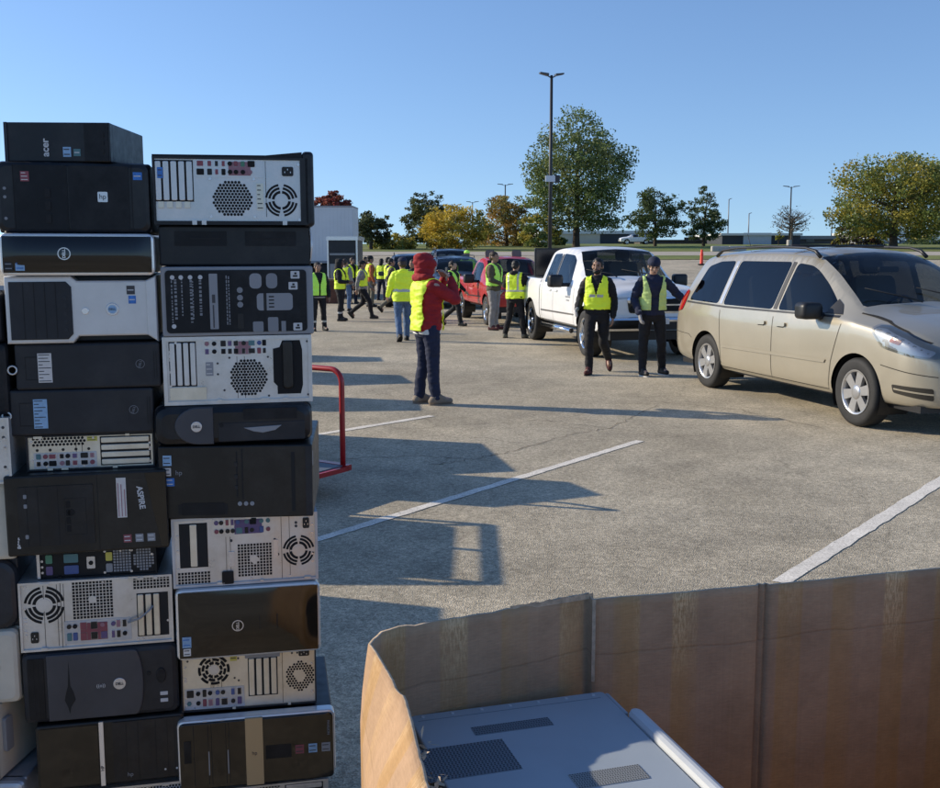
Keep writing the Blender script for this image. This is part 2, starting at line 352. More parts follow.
class PC:
    def __init__(c, label, W, H, D, M, cat='computer', name='desktop_computer', group=None):
        c.W, c.H, c.D = W, H, D
        c.root = thing(name, label, cat, group=group); c.root.matrix_world = M; c.sh = (-W / 2, -D / 2, 0)
    def add(c, name, mats, fn, parent=None):
        mb = MB(); fn(mb); return mb.build(name, mats, parent or c.root, c.sh)
    def text(c, name, t, size, m, x, z, y=-.001, rot=0, parent=None, bold=0):
        M = Matrix.Translation((x + c.sh[0], y + c.sh[1], z)) @ Matrix.Rotation(R(90), 4, 'X') @ Matrix.Rotation(R(rot), 4, 'Z')
        return text_obj(name, t, size, m, parent or c.root, M, bold)
    # --- shells
    def case(c, m, y0=.0, r=.006, bev=.004, x0=0, x1=None, z0=0, z1=None, y1=None, name='case'):
        x1 = c.W if x1 is None else x1; z1 = c.H if z1 is None else z1
        return c.add(name, m, lambda b: b.rrect(x0, z0, x1, z1, r, y0, y1 or c.D, bev=bev))
    def front(c, m, depth=.03, r=.012, bev=.008, name='front_panel', x0=0, x1=None, z0=0, z1=None, y=0):
        x1 = c.W if x1 is None else x1; z1 = c.H if z1 is None else z1
        return c.add(name, m, lambda b: b.rrect(x0, z0, x1, z1, r, y, depth, bev=bev, seg=6))
    def rect(c, name, m, x0, z0, x1, z1, out=.001, r=.0, y=0, parent=None, bev=0):
        if r > 0: return c.add(name, m, lambda b: b.rrect(x0, z0, x1, z1, r, y - out, y + .002, bev=bev), parent)
        return c.add(name, m, lambda b: b.box(x0, y - out, z0, x1, y + .002, z1), parent)
    def lines(c, name, m, segs, out=.0012, y=0, parent=None):
        def f(b):
            for (x0, z0, x1, z1) in segs: b.box(min(x0, x1), y - out, min(z0, z1), max(x0, x1), y + .001, max(z0, z1))
        return c.add(name, m, f, parent)
    def disc(c, name, m, x, z, r, out=.002, y=0, bev=.0, rz=None, parent=None):
        return c.add(name, m, lambda b: b.disc(x, z, r, y - out, y + .001, rz=rz, bev=bev), parent)
    def ring(c, name, m, x, z, r0, r1, out=.002, y=0, parent=None):
        return c.add(name, m, lambda b: b.arc(x, z, r0, r1, 0, 2 * math.pi, y - out, y + .001, 28), parent)
    # --- rear features
    def rear(c, shell, plate, fl=.008, x0=None, x1=None, z0=None, z1=None, rec=.006):
        W, H = c.W, c.H
        x0 = fl if x0 is None else x0; x1 = W - fl if x1 is None else x1; z0 = fl if z0 is None else z0; z1 = H - fl if z1 is None else z1
        def sh(b):
            b.box(0, 0, 0, x0, c.D, H); b.box(x1, 0, 0, W, c.D, H); b.box(x0, 0, 0, x1, c.D, z0); b.box(x0, 0, z1, x1, c.D, H); b.box(x0, c.D - .01, z0, x1, c.D, z1)
        c.add('case', shell, sh)
        def pl(b):
            b.box(x0, rec, z0, x1, rec + .004, z1)
            rnd = random.Random(int(x0 * 1e4 + z1 * 1e4)); b.cur = 1
            for k in range(10):
                px = rnd.choice([x0 + .008, x1 - .008, rnd.uniform(x0, x1)]); pz = rnd.choice([z0 + .006, z1 - .006]) if x0 + .01 < px < x1 - .01 else rnd.uniform(z0 + .01, z1 - .01)
                px = min(max(px, x0 + .006), x1 - .006); b.disc(px, pz, .0035, rec - .002, rec + .001, n=8)
            b.cur = 2   # pressed seams
            for k in range(3):
                px = rnd.uniform(x0 + .04, x1 - .04); b.box(px, rec - .0006, z0 + .004, px + .0012, rec + .001, z1 - .004)
            b.cur = 3   # bent tabs on the flange
            for k in range(5):
                px = rnd.uniform(x0 + .01, x1 - .03); zz = rnd.choice([z0 - .003, z1 - .003]); b.box(px, -.002, zz, px + rnd.uniform(.008, .025), rec + .002, zz + .006)
        c.add('rear_plate', [plate, 'logo_silver', 'groove', plate], pl); c.y = rec
    def fan(c, x, z, r, style=0, m='hole'):
        def f(b):
            y = c.y
            if style == 0:
                for k, (a, e) in enumerate(((.42, .58), (.66, .80), (.87, 1.0))):
                    for q in range(4): b.arc(x, z, r * a, r * e, R(90 * q + 6 + 2 * k), R(90 * q + 84 - 2 * k), y - .0012, y + .001, 8)
            elif style == 1:      # swirl
                for q in range(8):
                    for k in range(3): b.arc(x, z, r * (.38 + .22 * k), r * (.55 + .22 * k), R(45 * q + 16 * k), R(45 * q + 16 * k + 34), y - .0012, y + .001, 4)
        o = c.add('fan_grille', m, f); c.disc('fan_hub', 'galv', x, z, r * .33, .001, c.y, parent=o); return o
    def holes(c, x0, z0, x1, z1, pitch=.009, shape='rect', name='vent_holes', hexa=True, rad=.41, m='hole', hub=0):
        def f(b):
            cx, cz = (x0 + x1) / 2, (z0 + z1) / 2; j = 0; z = z0 + pitch / 2
            while z < z1:
                x = x0 + pitch / 2 + (pitch / 2 if (j % 2 and hexa) else 0)
                while x < x1:
                    dx, dz = (x - cx) / ((x1 - x0) / 2), (z - cz) / ((z1 - z0) / 2); d = math.hypot(dx, dz)
                    ok = shape == 'rect' or (shape == 'disc' and d < 1) or (shape == 'hex' and abs(dx) < 1 and abs(dz) + abs(dx) * .55 < 1.0)
                    if hub and d < hub: ok = False
                    if ok:
                        if hexa: b.disc(x, z, pitch * rad, c.y - .001, c.y + .0008, n=6, ph=R(30))
                        else: b.box(x - pitch * .36, c.y - .001, z - pitch * .36, x + pitch * .36, c.y + .0008, z + pitch * .36)
                    x += pitch
                z += pitch * (.866 if hexa else 1); j += 1
        return c.add(name, m, f)
    def slots(c, x0, z0, x1, z1, n, m='galv', vert=True, openi=()):
        bk = c.rect('expansion_slots', 'groove', x0, z0, x1, z1, .0008, y=c.y)
        st = (x1 - x0) / n if vert else (z1 - z0) / n
        for i in range(n):
            if i in openi: continue
            def f(b, i=i):
                if vert: b.rrect(x0 + st * (i + .13), z0 + .003, x0 + st * (i + .87), z1 - .003, .003, c.y - .004, c.y, bev=.0015)
                else: b.rrect(x0 + .003, z0 + st * (i + .13), x1 - .003, z0 + st * (i + .87), .003, c.y - .004, c.y, bev=.0015)
            c.add('slot_cover', m, f, bk)
    def io(c, x0, z0, x1, z1, m='galv_blue', seed=1, big=None):
        bk = c.rect('port_panel', m, x0, z0, x1, z1, .0015, y=c.y, r=.002); rnd = random.Random(seed)
        w, h = x1 - x0, z1 - z0; y = c.y - .0015
        if big: # red/purple plate with serial ports
            a, e, mm = big; p = c.rect('port_plate', mm, x0 + w * a, z0 + h * .12, x0 + w * e, z1 - h * .12, .002, y=y, parent=bk)
        x = x0 + w * .04; k = 0
        while x < x1 - w * .05:
            ww = rnd.choice([.012, .014, .016, .022]); 
            if x + ww > x1 - .002: break
            for row in range(2 if h > .03 else 1):
                zz = z0 + h * ((.14 + .46 * row) if h > .03 else .2); hh = h * (.34 if h > .03 else .55)
                mm = rnd.choice(['p_black', 'p_black', 'p_black', 'p_blue', 'p_green', 'p_teal', 'p_purple', 'p_red', 'hole', 'hole', 'p_pink'])
                rnd2 = rnd.random()
                if rnd2 < .3: o = c.add('port', [mm, 'logo_silver'], lambda b: b.disc(x + .006, zz + hh / 2, min(.006, hh / 2), y - .004, y, n=12), bk)
                else:
                    def f(b):
                        b.cur = 1; b.rrect(x, zz, x + ww * .85, zz + hh, .002, y - .002, y); b.cur = 0; b.rrect(x + .0012, zz + .0012, x + ww * .85 - .0012, zz + hh - .0012, .0012, y - .003, y)
                    c.add('port', [mm, 'logo_silver' if rnd2 < .75 else mm], f, bk)
            x += ww + rnd.uniform(.001, .006)
    def psu(c, x, z, w=.026, h=.02, vert=False):
        if vert: w, h = h, w
        o = c.add('power_socket', 'p_black', lambda b: b.rrect(x - w / 2, z - h / 2, x + w / 2, z + h / 2, .004, c.y - .004, c.y))
        def f(b):
            for dx, dz in ((-.25, -.1), (.25, -.1), (0, .2)): b.box(x + dx * w - .001, c.y - .0055, z + dz * h - .002, x + dx * w + .001, c.y - .003, z + dz * h + .002)
        c.add('socket_pin', 'logo_silver', f, o)
    def sticker(c, x0, z0, x1, z1, m='paper', lines=0, ink='ink', y=0, vert=False, seed=0, name='sticker'):
        rnd = random.Random(seed)
        def f(b):
            b.box(x0, y - .0011, z0, x1, y + .001, z1); b.cur = 1
            for i in range(lines):
                if vert:
                    xx = x0 + (x1 - x0) * (i + .5) / lines; b.box(xx - .0011, y - .0016, z0 + .003, xx + .0011, y, z0 + (z1 - z0) * rnd.uniform(.55, .93))
                else:
                    zz = z0 + (z1 - z0) * (i + .5) / lines; b.box(x0 + .002, y - .0016, zz - min(.0013, .12 * (z1 - z0) / lines), x0 + (x1 - x0) * rnd.uniform(.35, .95), y, zz + min(.0013, .12 * (z1 - z0) / lines))
        return c.add(name, [m, ink], f)
# stack plane: the fronts of both stacks lie along one line turned 12 degrees from the picture
YAW = R(12); TV = Vector((math.cos(YAW), math.sin(YAW), 0)); NV = Vector((math.sin(YAW), -math.cos(YAW), 0))
_d = ray(312, 252); A0 = Vector((0, 0, CAMZ)) + _d * (2.85 / _d.y)
def sz(px, py):
    d = ray(px, py); o = Vector((0, 0, CAMZ)); t = (A0 - o).dot(NV) / d.dot(NV); p = o + d * t; return (p - A0).dot(TV), p.z
def slot(px0, px1, py0, py1):
    pm = (py0 + py1) / 2; xm = (px0 + px1) / 2
    return sz(px0, pm)[0], sz(px1, pm)[0], sz(xm, py1)[1], sz(xm, py0)[1]
def comp(label, px0, px1, py0, py1, D=.42, off=0., yaw=0., roll=0., group=None, gap=.0015, snap=None):
    s0, s1, z0, z1 = slot(px0, px1, py0, py1)
    if snap is not None: z0 = snap
    W, H = s1 - s0, z1 - z0 - gap
    c0 = A0 + TV * ((s0 + s1) / 2) - NV * (D / 2 + off); c0.z = z0
    jr = random.Random(int(px0 * 7 + py0)); yaw += jr.uniform(-1.6, 1.6); roll += jr.uniform(-.28, .28)
    M = Matrix.Translation(c0) @ Matrix.Rotation(YAW + R(yaw), 4, 'Z') @ Matrix.Rotation(R(roll), 4, 'Y')
    return PC(label, W, H, D, M, group=group)

# ---- outer stack cases that only show an edge or their lower rows
def plain_tower(label, px0, px1, py0, py1, m, D=.42, kind=0, **k):
    c = comp(label, px0, px1, py0, py1, D, **k); c.y = 0
    c.case(m, .03)
    c.front(m, .032, r=.02, bev=.012)
    W, H = c.W, c.H
    c.lines('drive_bay', 'groove', [(W * .1, H * .15, W * .13, H * .85), (W * .2, H * .15, W * .21, H * .85)])
    c.disc('power_button', 'steel_dark', W * .5, H * .5, .008)
    return c
GR = None
# ---------------- left stack, from the top
def acer_top():
    c = comp('small black tower lying on the very top of the taller left stack', 11, 122, 121, 161.5, .30, off=.02, yaw=-9); W, H = c.W, c.H
    c.case('black_plastic', .02, r=.004); c.front('black_plastic', .022, r=.003, bev=.003)
    c.rect('drive_panel', 'matte_black', W * .76, .003, W - .004, H - .003, .002)
    c.lines('drive_door', 'groove', [(W * .755, .002, W * .76, H - .002), (W * .86, H * .2, W * .875, H * .8)])
    c.add('port', 'groove', lambda b: [b.rrect(W * .92, H * (.22 + .2 * i), W * .945, H * (.34 + .2 * i), .002, -.0035, 0) for i in range(3)])
    c.text('brand_lettering', 'acer', .026, 'white_ink', W * .385, H * .36, rot=90, bold=.0006)
    c.sticker(W * .55, H * .13, W * .625, H * .38, 'paper_blue', 2); c.sticker(W * .65, H * .15, W * .715, H * .33, 'p_teal', 1, 'white_ink')
    c.lines('edge_strip', 'steel_dark', [(0, 0, W * .03, H)], .003)
def hp_pavilion():
    c = comp('black tower with square silver badge and red sticker, second from top, left stack', -5, 150, 161.5, 233, .40); W, H = c.W, c.H; c.y = 0
    c.case('black_plastic', .03); c.front('black_plastic', .034, r=.02, bev=.012)
    c.rect('cover_panel', 'matte_black', W * .47, H * .05, W * .86, H * .95, .003, r=.004)
    c.rect('drive_bay', 'matte_black', W * .12, H * .05, W * .46, H * .95, .002)
    c.lines('bay_groove', 'groove', [(W * .26, H * .05, W * .262, H * .66), (W * .26, H * .66, W * .45, H * .665), (W * .45, H * .05, W * .452, H * .95), (W * .115, H * .05, W * .119, H * .95)], .0024)
    c.add('card_slot', 'groove', lambda b: [b.rrect(W * .315, H * (.14 + .18 * i), W * .35, H * (.26 + .18 * i), .002, -.005, 0) for i in range(3)])
    c.add('indicator_light', 'grey_ink', lambda b: [b.disc(W * .06, H * z, .004, -.0015, 0) for z in (.2, .5, .62)])
    o = c.rect('badge', 'logo_silver', W * .655, H * .44, W * .72, H * .585, .0055, r=.003); c.text('badge_lettering', 'hp', .018, 'ink', W * .6875, H * .515, y=-.006, parent=o)
    c.sticker(W * .89, H * .76, W * .95, H * .87, 'sticker_blue', 1, 'white_ink'); c.sticker(W * .165, H * .72, W * .22, H * .86, 'p_red', 3, 'paper', y=-.0022)
    c.lines('side_groove', 'groove', [(W * .875, H * .03, W * .88, H * .97)], .002)
def dell_slim(label, px0, px1, py0, py1, slim=True, **k):
    c = comp(label, px0, px1, py0, py1, .40, off=-.015, **k); W, H = c.W, c.H
    c.case('black_plastic', .03, x0=.008, x1=W - .008, z0=.004, z1=H - .004)
    c.add('silver_rim', 'silver_rim', lambda b: b.rrect(0, 0, W, H, .016, .0, .035, bev=.006, seg=6))
    def bulge(b):
        x0, x1, z0, z1 = .0075, W - .0075, .0075, H - .0075; nx, nz = 28, 16; vs = []; dz = .0095 if slim else .008
        for j in range(nz + 1):
            for i in range(nx + 1):
                a, e = i / nx, j / nz; k = (1 - (2 * e - 1) ** 2) * (.75 + .25 * (1 - (2 * a - 1) ** 2)) * min(1, 8 * min(a, 1 - a) + .25)
                vs.append((x0 + (x1 - x0) * a, -.0032 - dz * k, z0 + (z1 - z0) * e))
        b.add(vs, [(j * (nx + 1) + i, j * (nx + 1) + i + 1, (j + 1) * (nx + 1) + i + 1, (j + 1) * (nx + 1) + i) for j in range(nz) for i in range(nx)], True)
    c.add('gloss_face', 'gloss_black', bulge)
    lx, lz = (W * .415, H * .52) if slim else (W * .42, H * .47)
    r = .016
    o = c.ring('logo', 'logo_silver', lx, lz, r * .84, r, .0012, y=-.0128 if slim else -.0115)
    c.text('logo_lettering', 'DELL', .0105, 'logo_silver', lx, lz, y=-.0145 if slim else -.0130, rot=90, parent=o, bold=.0004)
    if slim:
        c.sticker(W * .10, H * .12, W * .158, H * .36, 'paper_blue', 2, 'sticker_blue', y=-.0075); c.sticker(W * .03, H * .12, W * .085, H * .33, 'p_black', 2, 'grey_ink', y=-.0065)
    else:
        c.sticker(W * .04, H * .2, W * .10, H * .35, 'paper_blue', 2, 'sticker_blue', y=-.0080); c.sticker(W * .045, H * .08, W * .095, H * .18, 'p_white', 2, 'ink', y=-.0060)
        c.lines('drive_door', 'groove', [(W * .57, H * .40, W * .573, H * .6), (W * .69, H * .4, W * .697, H * .6)], .0005, y=-.0112)
def dell_silver():
    c = comp('silver tower front with large black grille and round blue badge, left stack', 5, 157, 275.5, 343, .42, off=.0); W, H = c.W, c.H
    c.case('steel_dark', .05, x0=.006, x1=W - .012)
    pts = [(0, 0), (W * .43, 0), (W * .47, H * .10), (W * .93, H * .10), (W, H * .0), (W, H), (W * .93, H * .93), (W * .47, H * .93), (W * .43, H), (0, H)]
    c.add('front_panel', 'silver_plastic', lambda b: b.prism(pts, 'y', 0, .06, bev=.006))
    c.add('side_bezel', 'silver_plastic', lambda b: b.prism([(W * .93, H * .11), (W * .995, H * .02), (W * .995, H * .98), (W * .93, H * .92)], 'y', -.004, .03, bev=.003))
    g = c.add('grille', 'charcoal', lambda b: b.prism([(W * .03, H * .06), (W * .40, H * .06), (W * .435, H * .14), (W * .435, H * .84), (W * .40, H * .92), (W * .03, H * .92)], 'y', -.004, 0, bev=.002))
    c.lines('drive_bay', 'groove', [(W * x, H * .08, W * x + .0015, H * .9) for x in (.12, .19, .26, .33)], .0008, y=-.004, parent=g)
    c.add('indicator_light', 'steel_dark', lambda b: [b.disc(W * .39, H * (.2 + .12 * i), .005, -.0055, -.004, n=10) for i in range(5)], g)
    o = c.disc('badge', 'logo_silver', W * .70, H * .50, .0165, .003, bev=.0012); c.disc('badge_centre', 'paper_blue', W * .70, H * .50, .011, .0036, parent=o); c.text('badge_lettering', 'DELL', .008, 'ink', W * .70, H * .50, y=-.004, parent=o)
    c.disc('power_button', 'silver_rim', W * .52, H * .48, .009, .003, bev=.001)
    c.sticker(W * .80, H * .72, W * .855, H * .85, 'ink', 1, 'white_ink'); c.sticker(W * .81, H * .58, W * .86, H * .70, 'sticker_blue', 1, 'white_ink')
def optiplex(label, px0, px1, py0, py1, mat_s, tx):
    c = comp(label, px0, px1, py0, py1, .38, off=.008); W, H = c.W, c.H
    c.case('charcoal', .0, r=.006, bev=.006)
    c.sticker(W * tx, H * .16, W * (tx + .095), H * .80, mat_s, 9, 'ink', seed=int(px0))
    p = c.lines('latch_panel', 'groove', [(W * .07, H * .22, W * .072, H * .72), (W * .17, H * .22, W * .172, H * .72), (W * .07, H * .215, W * .172, H * .235), (W * .07, H * .71, W * .172, H * .73)], .0008)
    c.add('padlock_loop', 'galv', lambda b: b.tube([(-.006 + .011 * math.cos(a), -.004, H * .45 + .011 * math.sin(a)) for a in [2 * math.pi * i / 12 for i in range(13)]], .0025, 6))
    c.ring('logo', 'grey_ink', W * .86, H * .52, .0105, .0115, .0008); c.text('logo_lettering', 'DELL', .0085, 'grey_ink', W * .86, H * .52, rot=75); c.lines('vent_slit', 'groove', [(W * .955, H * .2, W * .96, H * .8), (W * .972, H * .2, W * .977, H * .8)], .0006)
def sff_rear():
    c = comp('shallow beige metal rear with blue port strip, above the ASPIRE tower', 25, 154, 435, 470.5, .36, off=.02, roll=-.0); W, H = c.W, c.H
    c.rear('charcoal', 'galv_warm', .004)
    c.io(W * .05, H * .06, W * .54, H * .50, 'galv_blue', 3); c.holes(W * .04, H * .68, W * .46, H * .97, .0095, hexa=True); c.slots(W * .57, H * .08, W * .97, H * .92, 4, 'galv_warm', vert=False)
    c.add('screw', 'p_black', lambda b: [b.disc(W * (.08 + .1 * i), H * .58, .004, c.y - .001, c.y, n=8) for i in range(5)])
    c.sticker(W * .47, H * .80, W * .55, H * .93, 'p_yellow', 2, y=c.y)
def acer_aspire():
    c = comp('wide black tower lettered ASPIRE with white strip sticker, left stack', 7, 168, 470.5, 550, .42, off=-.025); W, H = c.W, c.H; c.y = 0
    c.case('black_plastic', .03, z0=0); c.front('brown_black', .034, r=.006, bev=.006)
    b_ = c.rect('drive_bay', 'black_plastic', W * .08, H * .12, W * .54, H * .86, .003, r=.003)
    c.lines('bay_groove', 'groove', [(W * x, H * .12, W * x + .0015, H * .86) for x in (.13, .20, .32)], .0006, y=-.003, parent=b_)
    c.lines('card_reader_frame', 'groove', [(W * .36, H * .24, W * .363, H * .70), (W * .49, H * .24, W * .493, H * .70), (W * .36, H * .24, W * .49, H * .245), (W * .36, H * .695, W * .49, H * .70)], .0006, y=-.003, parent=b_)
    c.add('card_slot', 'hole', lambda b: [b.rrect(W * .37, H * (.28 + .1 * i), W * .395, H * (.36 + .1 * i), .002, -.0045, -.002) for i in range(4)] + [b.disc(W * .40, H * .52, .009, -.0045, -.002)])
    c.add('indicator_light', 'grey_ink', lambda b: [b.rrect(W * .115, H * z, W * .135, H * (z + .05), .002, -.004, -.002) for z in (.22, .60, .72)])
    c.text('brand_lettering', 'acer', .017, 'white_ink', W * .072, H * .17, rot=84, bold=.0006)
    c.text('model_lettering', 'ASPIRE', .021, 'white_ink', W * .835, H * .66, rot=-84, bold=.0006)
    c.sticker(W * .685, H * .42, W * .745, H * .92, 'paper', 3, 'p_pink', vert=True)
    for i, m in enumerate(('p_red', 'panel_grey', 'panel_grey')): c.sticker(W * (.715 + .075 * i), H * .10, W * (.765 + .075 * i), H * .20, m, 2, 'white_ink')
    c.lines('cover_seam', 'groove', [(W * .565, H * .02, W * .568, H * .98)], .0008)
    c.add('corner_cover', 'gloss_black', lambda b: b.prism([(W * .955, H * .03), (W * .995, H * .03), (W * .995, H * .97), (W * .865, H * .97)], 'y', -.002, .002))
def black_rear():
    c = comp('black metal rear panel with green and blue sockets, half hidden under the wide black tower', 37, 158, 550, 579, .40, off=.02); W, H = c.W, c.H
    c.rear('matte_black', 'matte_black', .004)
    c.lines('bracket', 'logo_silver', [(W * .0, H * .05, W * .025, H * .98)], .002)
    for i, (x, mts) in enumerate(((.07, ('p_green', 'p_purple')), (.22, ('p_teal', 'p_blue')), (.57, ('p_yellow', 'panel_grey')))):
        for j, m in enumerate(mts): c.add('port', [m, 'logo_silver'], lambda b: (b.rrect(W * x, H * (.14 + .4 * (1 - j)), W * (x + (.12 if i == 1 else .055)), H * (.44 + .4 * (1 - j)), .003, c.y - .003, c.y)))
    c.add('round_socket', ['logo_silver', 'hole'], lambda b: (b.rrect(W * .41, H * .3, W * .48, H * .72, .003, c.y - .003, c.y), setattr(b, 'cur', 1), b.disc(W * .445, H * .5, .006, c.y - .0045, c.y)))
    c.holes(W * .63, H * .12, W * .78, H * .98, .008, hexa=False, m='panel_grey'); c.holes(W * .80, H * .12, W * .98, H * .98, .008, hexa=False, m='panel_grey', shape='disc')
def silver_rear_fan_left():
    c = comp('silver rear panel with fan at its left end and red port plate, left stack', 17, 171, 579, 648, .42, off=.005); W, H = c.W, c.H
    c.rear('galv', 'galv', .006)
    c.fan(W * .16, H * .66, H * .27); c.psu(W * .09, H * .20, vert=True, w=.03); c.holes(W * .34, H * .42, W * .60, H * .98, .0088, hexa=False, hub=.2); c.disc('fan_hub', 'galv', W * .47, H * .70, .010, .0018, y=c.y)
    c.io(W * .28, H * .07, W * .72, H * .40, 'galv_blue', 8, big=(.24, .64, 'p_red')); c.holes(W * .74, H * .80, W * .98, H * .99, .0088, hexa=False)
    c.slots(W * .76, H * .1, W * .97, H * .74, 4, 'galv_warm', vert=True, openi=(3,))
    c.lines('psu_seam', 'groove', [(W * .265, H * .03, W * .268, H * .97)], .0008, y=c.y); c.add('loose_wire', 'panel_grey', lambda b: b.tube([(W * .70, -.004, H * .34), (W * .78, -.012, H * .40), (W * .84, -.012, H * .50), (W * .87, -.004, H * .56)], .003, 6))
def dimension_dark(label, px0, px1, py0, py1):
    c = comp(label, px0, px1, py0, py1, .42, off=-.004); W, H = c.W, c.H
    c.case('steel_dark', .03); c.front('charcoal', .036, r=.018, bev=.014)
    c.add('curved_cover', 'dim_cover', lambda b: b.prism([(W * .72 + W * .055 * math.cos(a), H * .5 + H * .47 * math.sin(a)) for a in [R(-90 + 180 * i / 20) for i in range(21)]] + [(W * .16, H * .97), (W * .16, H * .03)], 'y', -.006, .0, bev=.003))
    c.rect('drive_bay', 'matte_black', W * .04, H * .07, W * .14, H * .93, .003, r=.003); c.lines('bay_groove', 'groove', [(W * .075, H * .08, W * .078, H * .92), (W * .105, H * .08, W * .108, H * .92)], .0036)
    c.add('finger_notch', 'groove', lambda b: b.prism([(W * .295, H * .12), (W * .305, H * .22), (W * .335, H * .32), (W * .325, H * .42), (W * .305, H * .52), (W * .30, H * .86), (W * .29, H * .52), (W * .275, H * .42), (W * .265, H * .32), (W * .285, H * .22)], 'y', -.0068, -.004))
    o = c.disc('badge', 'logo_silver', W * .62, H * .50, .0165, .0085, bev=.001); c.text('badge_lettering', 'DELL', .0095, 'ink', W * .62, H * .5, y=-.009, parent=o, bold=.0003)
    c.text('model_lettering', '((o))', .013, 'white_ink', W * .50, H * .49, y=-.0068)
    c.add('power_button', 'matte_black', lambda b: b.disc(W * .89, H * .56, .013, -.004, 0, rz=.022, bev=.002)); c.disc('button_pad', 'groove', W * .89, H * .60, .006, .0055)
    c.add('front_port', 'white_ink', lambda b: [b.rrect(W * .88, H * (.17 + .1 * i), W * .93, H * (.22 + .1 * i), .001, -.0015, 0) for i in range(2)])
    c.disc('indicator_light', 'groove', W * .81, H * .6, .006, .002)
def hp_gloss_stripe():
    c = comp('glossy black tower with a narrow silver stripe, near the bottom of the left stack', 35, 183, 718, 783, .42, off=-.01); W, H = c.W, c.H; c.y = 0
    c.case('black_plastic', .03); c.front('brown_black', .034, r=.008, bev=.006)
    c.rect('gloss_face', 'gloss_black', W * .02, H * .05, W * .41, H * .95, .002, r=.004); c.rect('drive_panel', 'black_plastic', W * .51, H * .04, W * .985, H * .96, .003, r=.003)
    c.rect('silver_stripe', 'silver_rim', W * .42, H * .01, W * .45, H * .99, .005, r=.001)
    c.lines('bay_groove', 'groove', [(W * x, H * .06, W * x + .0012, H * .94) for x in (.60, .68, .80, .88, .93)], .0036)
    c.text('model_lettering', 'hp', .016, 'grey_ink', W * .62, H * .14, y=-.004); c.add('indicator_light', 'white_ink', lambda b: [b.disc(W * x, H * .16, .003, -.0036, 0, n=8) for x in (.86, .94)])
    c.text('stripe_lettering', 'HP', .012, 'ink', W * .435, H * .28, y=-.0056, rot=90)
def bottom_rear(label, px0, px1, z0, z1, seed):
    c = comp(label, px0, px1, 700, 760, .42, off=.01); return c
def fit_bottom(label, px0, px1, py0, zfloor, D=.42, off=0.):
    s0, _ = sz(px0, py0); s1, zt = sz(px1, py0); W, H = s1 - s0, zt - zfloor - .0015
    c0 = A0 + TV * ((s0 + s1) / 2) - NV * (D / 2 + off); c0.z = zfloor
    return PC(label, W, H, D, Matrix.Translation(c0) @ Matrix.Rotation(YAW, 4, 'Z'))
PAL = .145
acer_top(); hp_pavilion()
dell_slim('slim glossy black tower in silver rim, third from top of left stack', 0, 154, 233, 275.5)
dell_silver()
optiplex('dark grey desktop case with a tall pale sticker, directly under the silver tower front', 15, 161, 343, 389, 'paper', .155)
optiplex('dark grey desktop case with a greenish sticker, directly above the beige metal rear', 9, 154, 389, 435, 'paper_blue', .165)
sff_rear(); acer_aspire(); black_rear(); silver_rear_fan_left()
dimension_dark('dark grey rounded tower with round silver badge, low in left stack', 22, 178, 648, 718)
hp_gloss_stripe()
c = fit_bottom('silver computer rear at the foot of the left stack, only its top rim showing', 60, 188, 783, PAL, off=.02); c.rear('galv', 'galv', .006); W, H = c.W, c.H
c.holes(W * .45, H * .3, W * .98, H * .99, .0085); c.fan(W * .25, H * .6, H * .3)
# ---------------- right stack, from the top
def silver_rear_top():
    c = comp('silver rear panel in black case on the top of the right stack', 155, 311, 157, 225, .40, off=-.01); W, H = c.W, c.H
    def sh(b):
        b.box(0, .0, 0, .006, c.D, H); b.box(W * .94, .0, 0, W - .004, c.D, H); b.box(.006, 0, 0, W * .94, c.D, .010); b.box(.006, 0, H - .006, W * .94, c.D, H); b.box(.006, c.D - .01, .01, W * .94, c.D, H - .006)
    c.add('case', 'black_plastic', sh); c.y = .005
    c.rect('rear_plate', 'galv', .006, .010, W * .94, H - .006, 0, y=.005)
    c.add('front_bezel', 'black_plastic', lambda b: b.rrect(W * .955, -.004, W + .012, H * 1.10, .01, .0, c.D - .002, bev=.008))
    c.add('top_cover', 'matte_black', lambda b: b.prism([(0, H), (W * .955, H), (W * .955, H * 1.09), (W * .72, H * 1.035), (0, H * 1.03)], 'y', .004, c.D - .004))
    c.slots(W * .01, H * .34, W * .255, H * .95, 5, 'galv', vert=True); c.sticker(W * .03, H * .68, W * .065, H * .84, 'sticker_blue', 2, 'ink', y=c.y - .004)
    c.add('bracket_clip', 'galv_warm', lambda b: [b.box(W * (.03 + .055 * i), c.y - .006, H * .25, W * (.065 + .055 * i), c.y, H * .34) for i in range(4)])
    c.io(W * .26, H * .70, W * .70, H * .965, 'galv', 11, big=(.5, .82, 'p_pink')); c.holes(W * .37, H * .13, W * .63, H * .66, .0088, 'disc', rad=.46)
    c.fan(W * .815, H * .37, H * .245); c.psu(W * .86, H * .80, .03, .024); c.sticker(W * .655, H * .22, W * .70, H * .62, 'galv_warm', 6, 'ink', y=c.y)
    c.lines('psu_seam', 'groove', [(W * .715, H * .12, W * .718, H * .95)], .0008, y=c.y); c.add('screw', 'logo_silver', lambda b: [b.disc(W * x, H * z, .004, c.y - .003, c.y, n=10) for x, z in ((.36, .68), (.64, .68), (.36, .12), (.64, .12), (.93, .9), (.93, .08))])
    c.add('foot_latch', 'galv', lambda b: [b.box(W * x, -.004, -.0, W * x + .012, .01, .012) for x in (.24, .30, .82)])
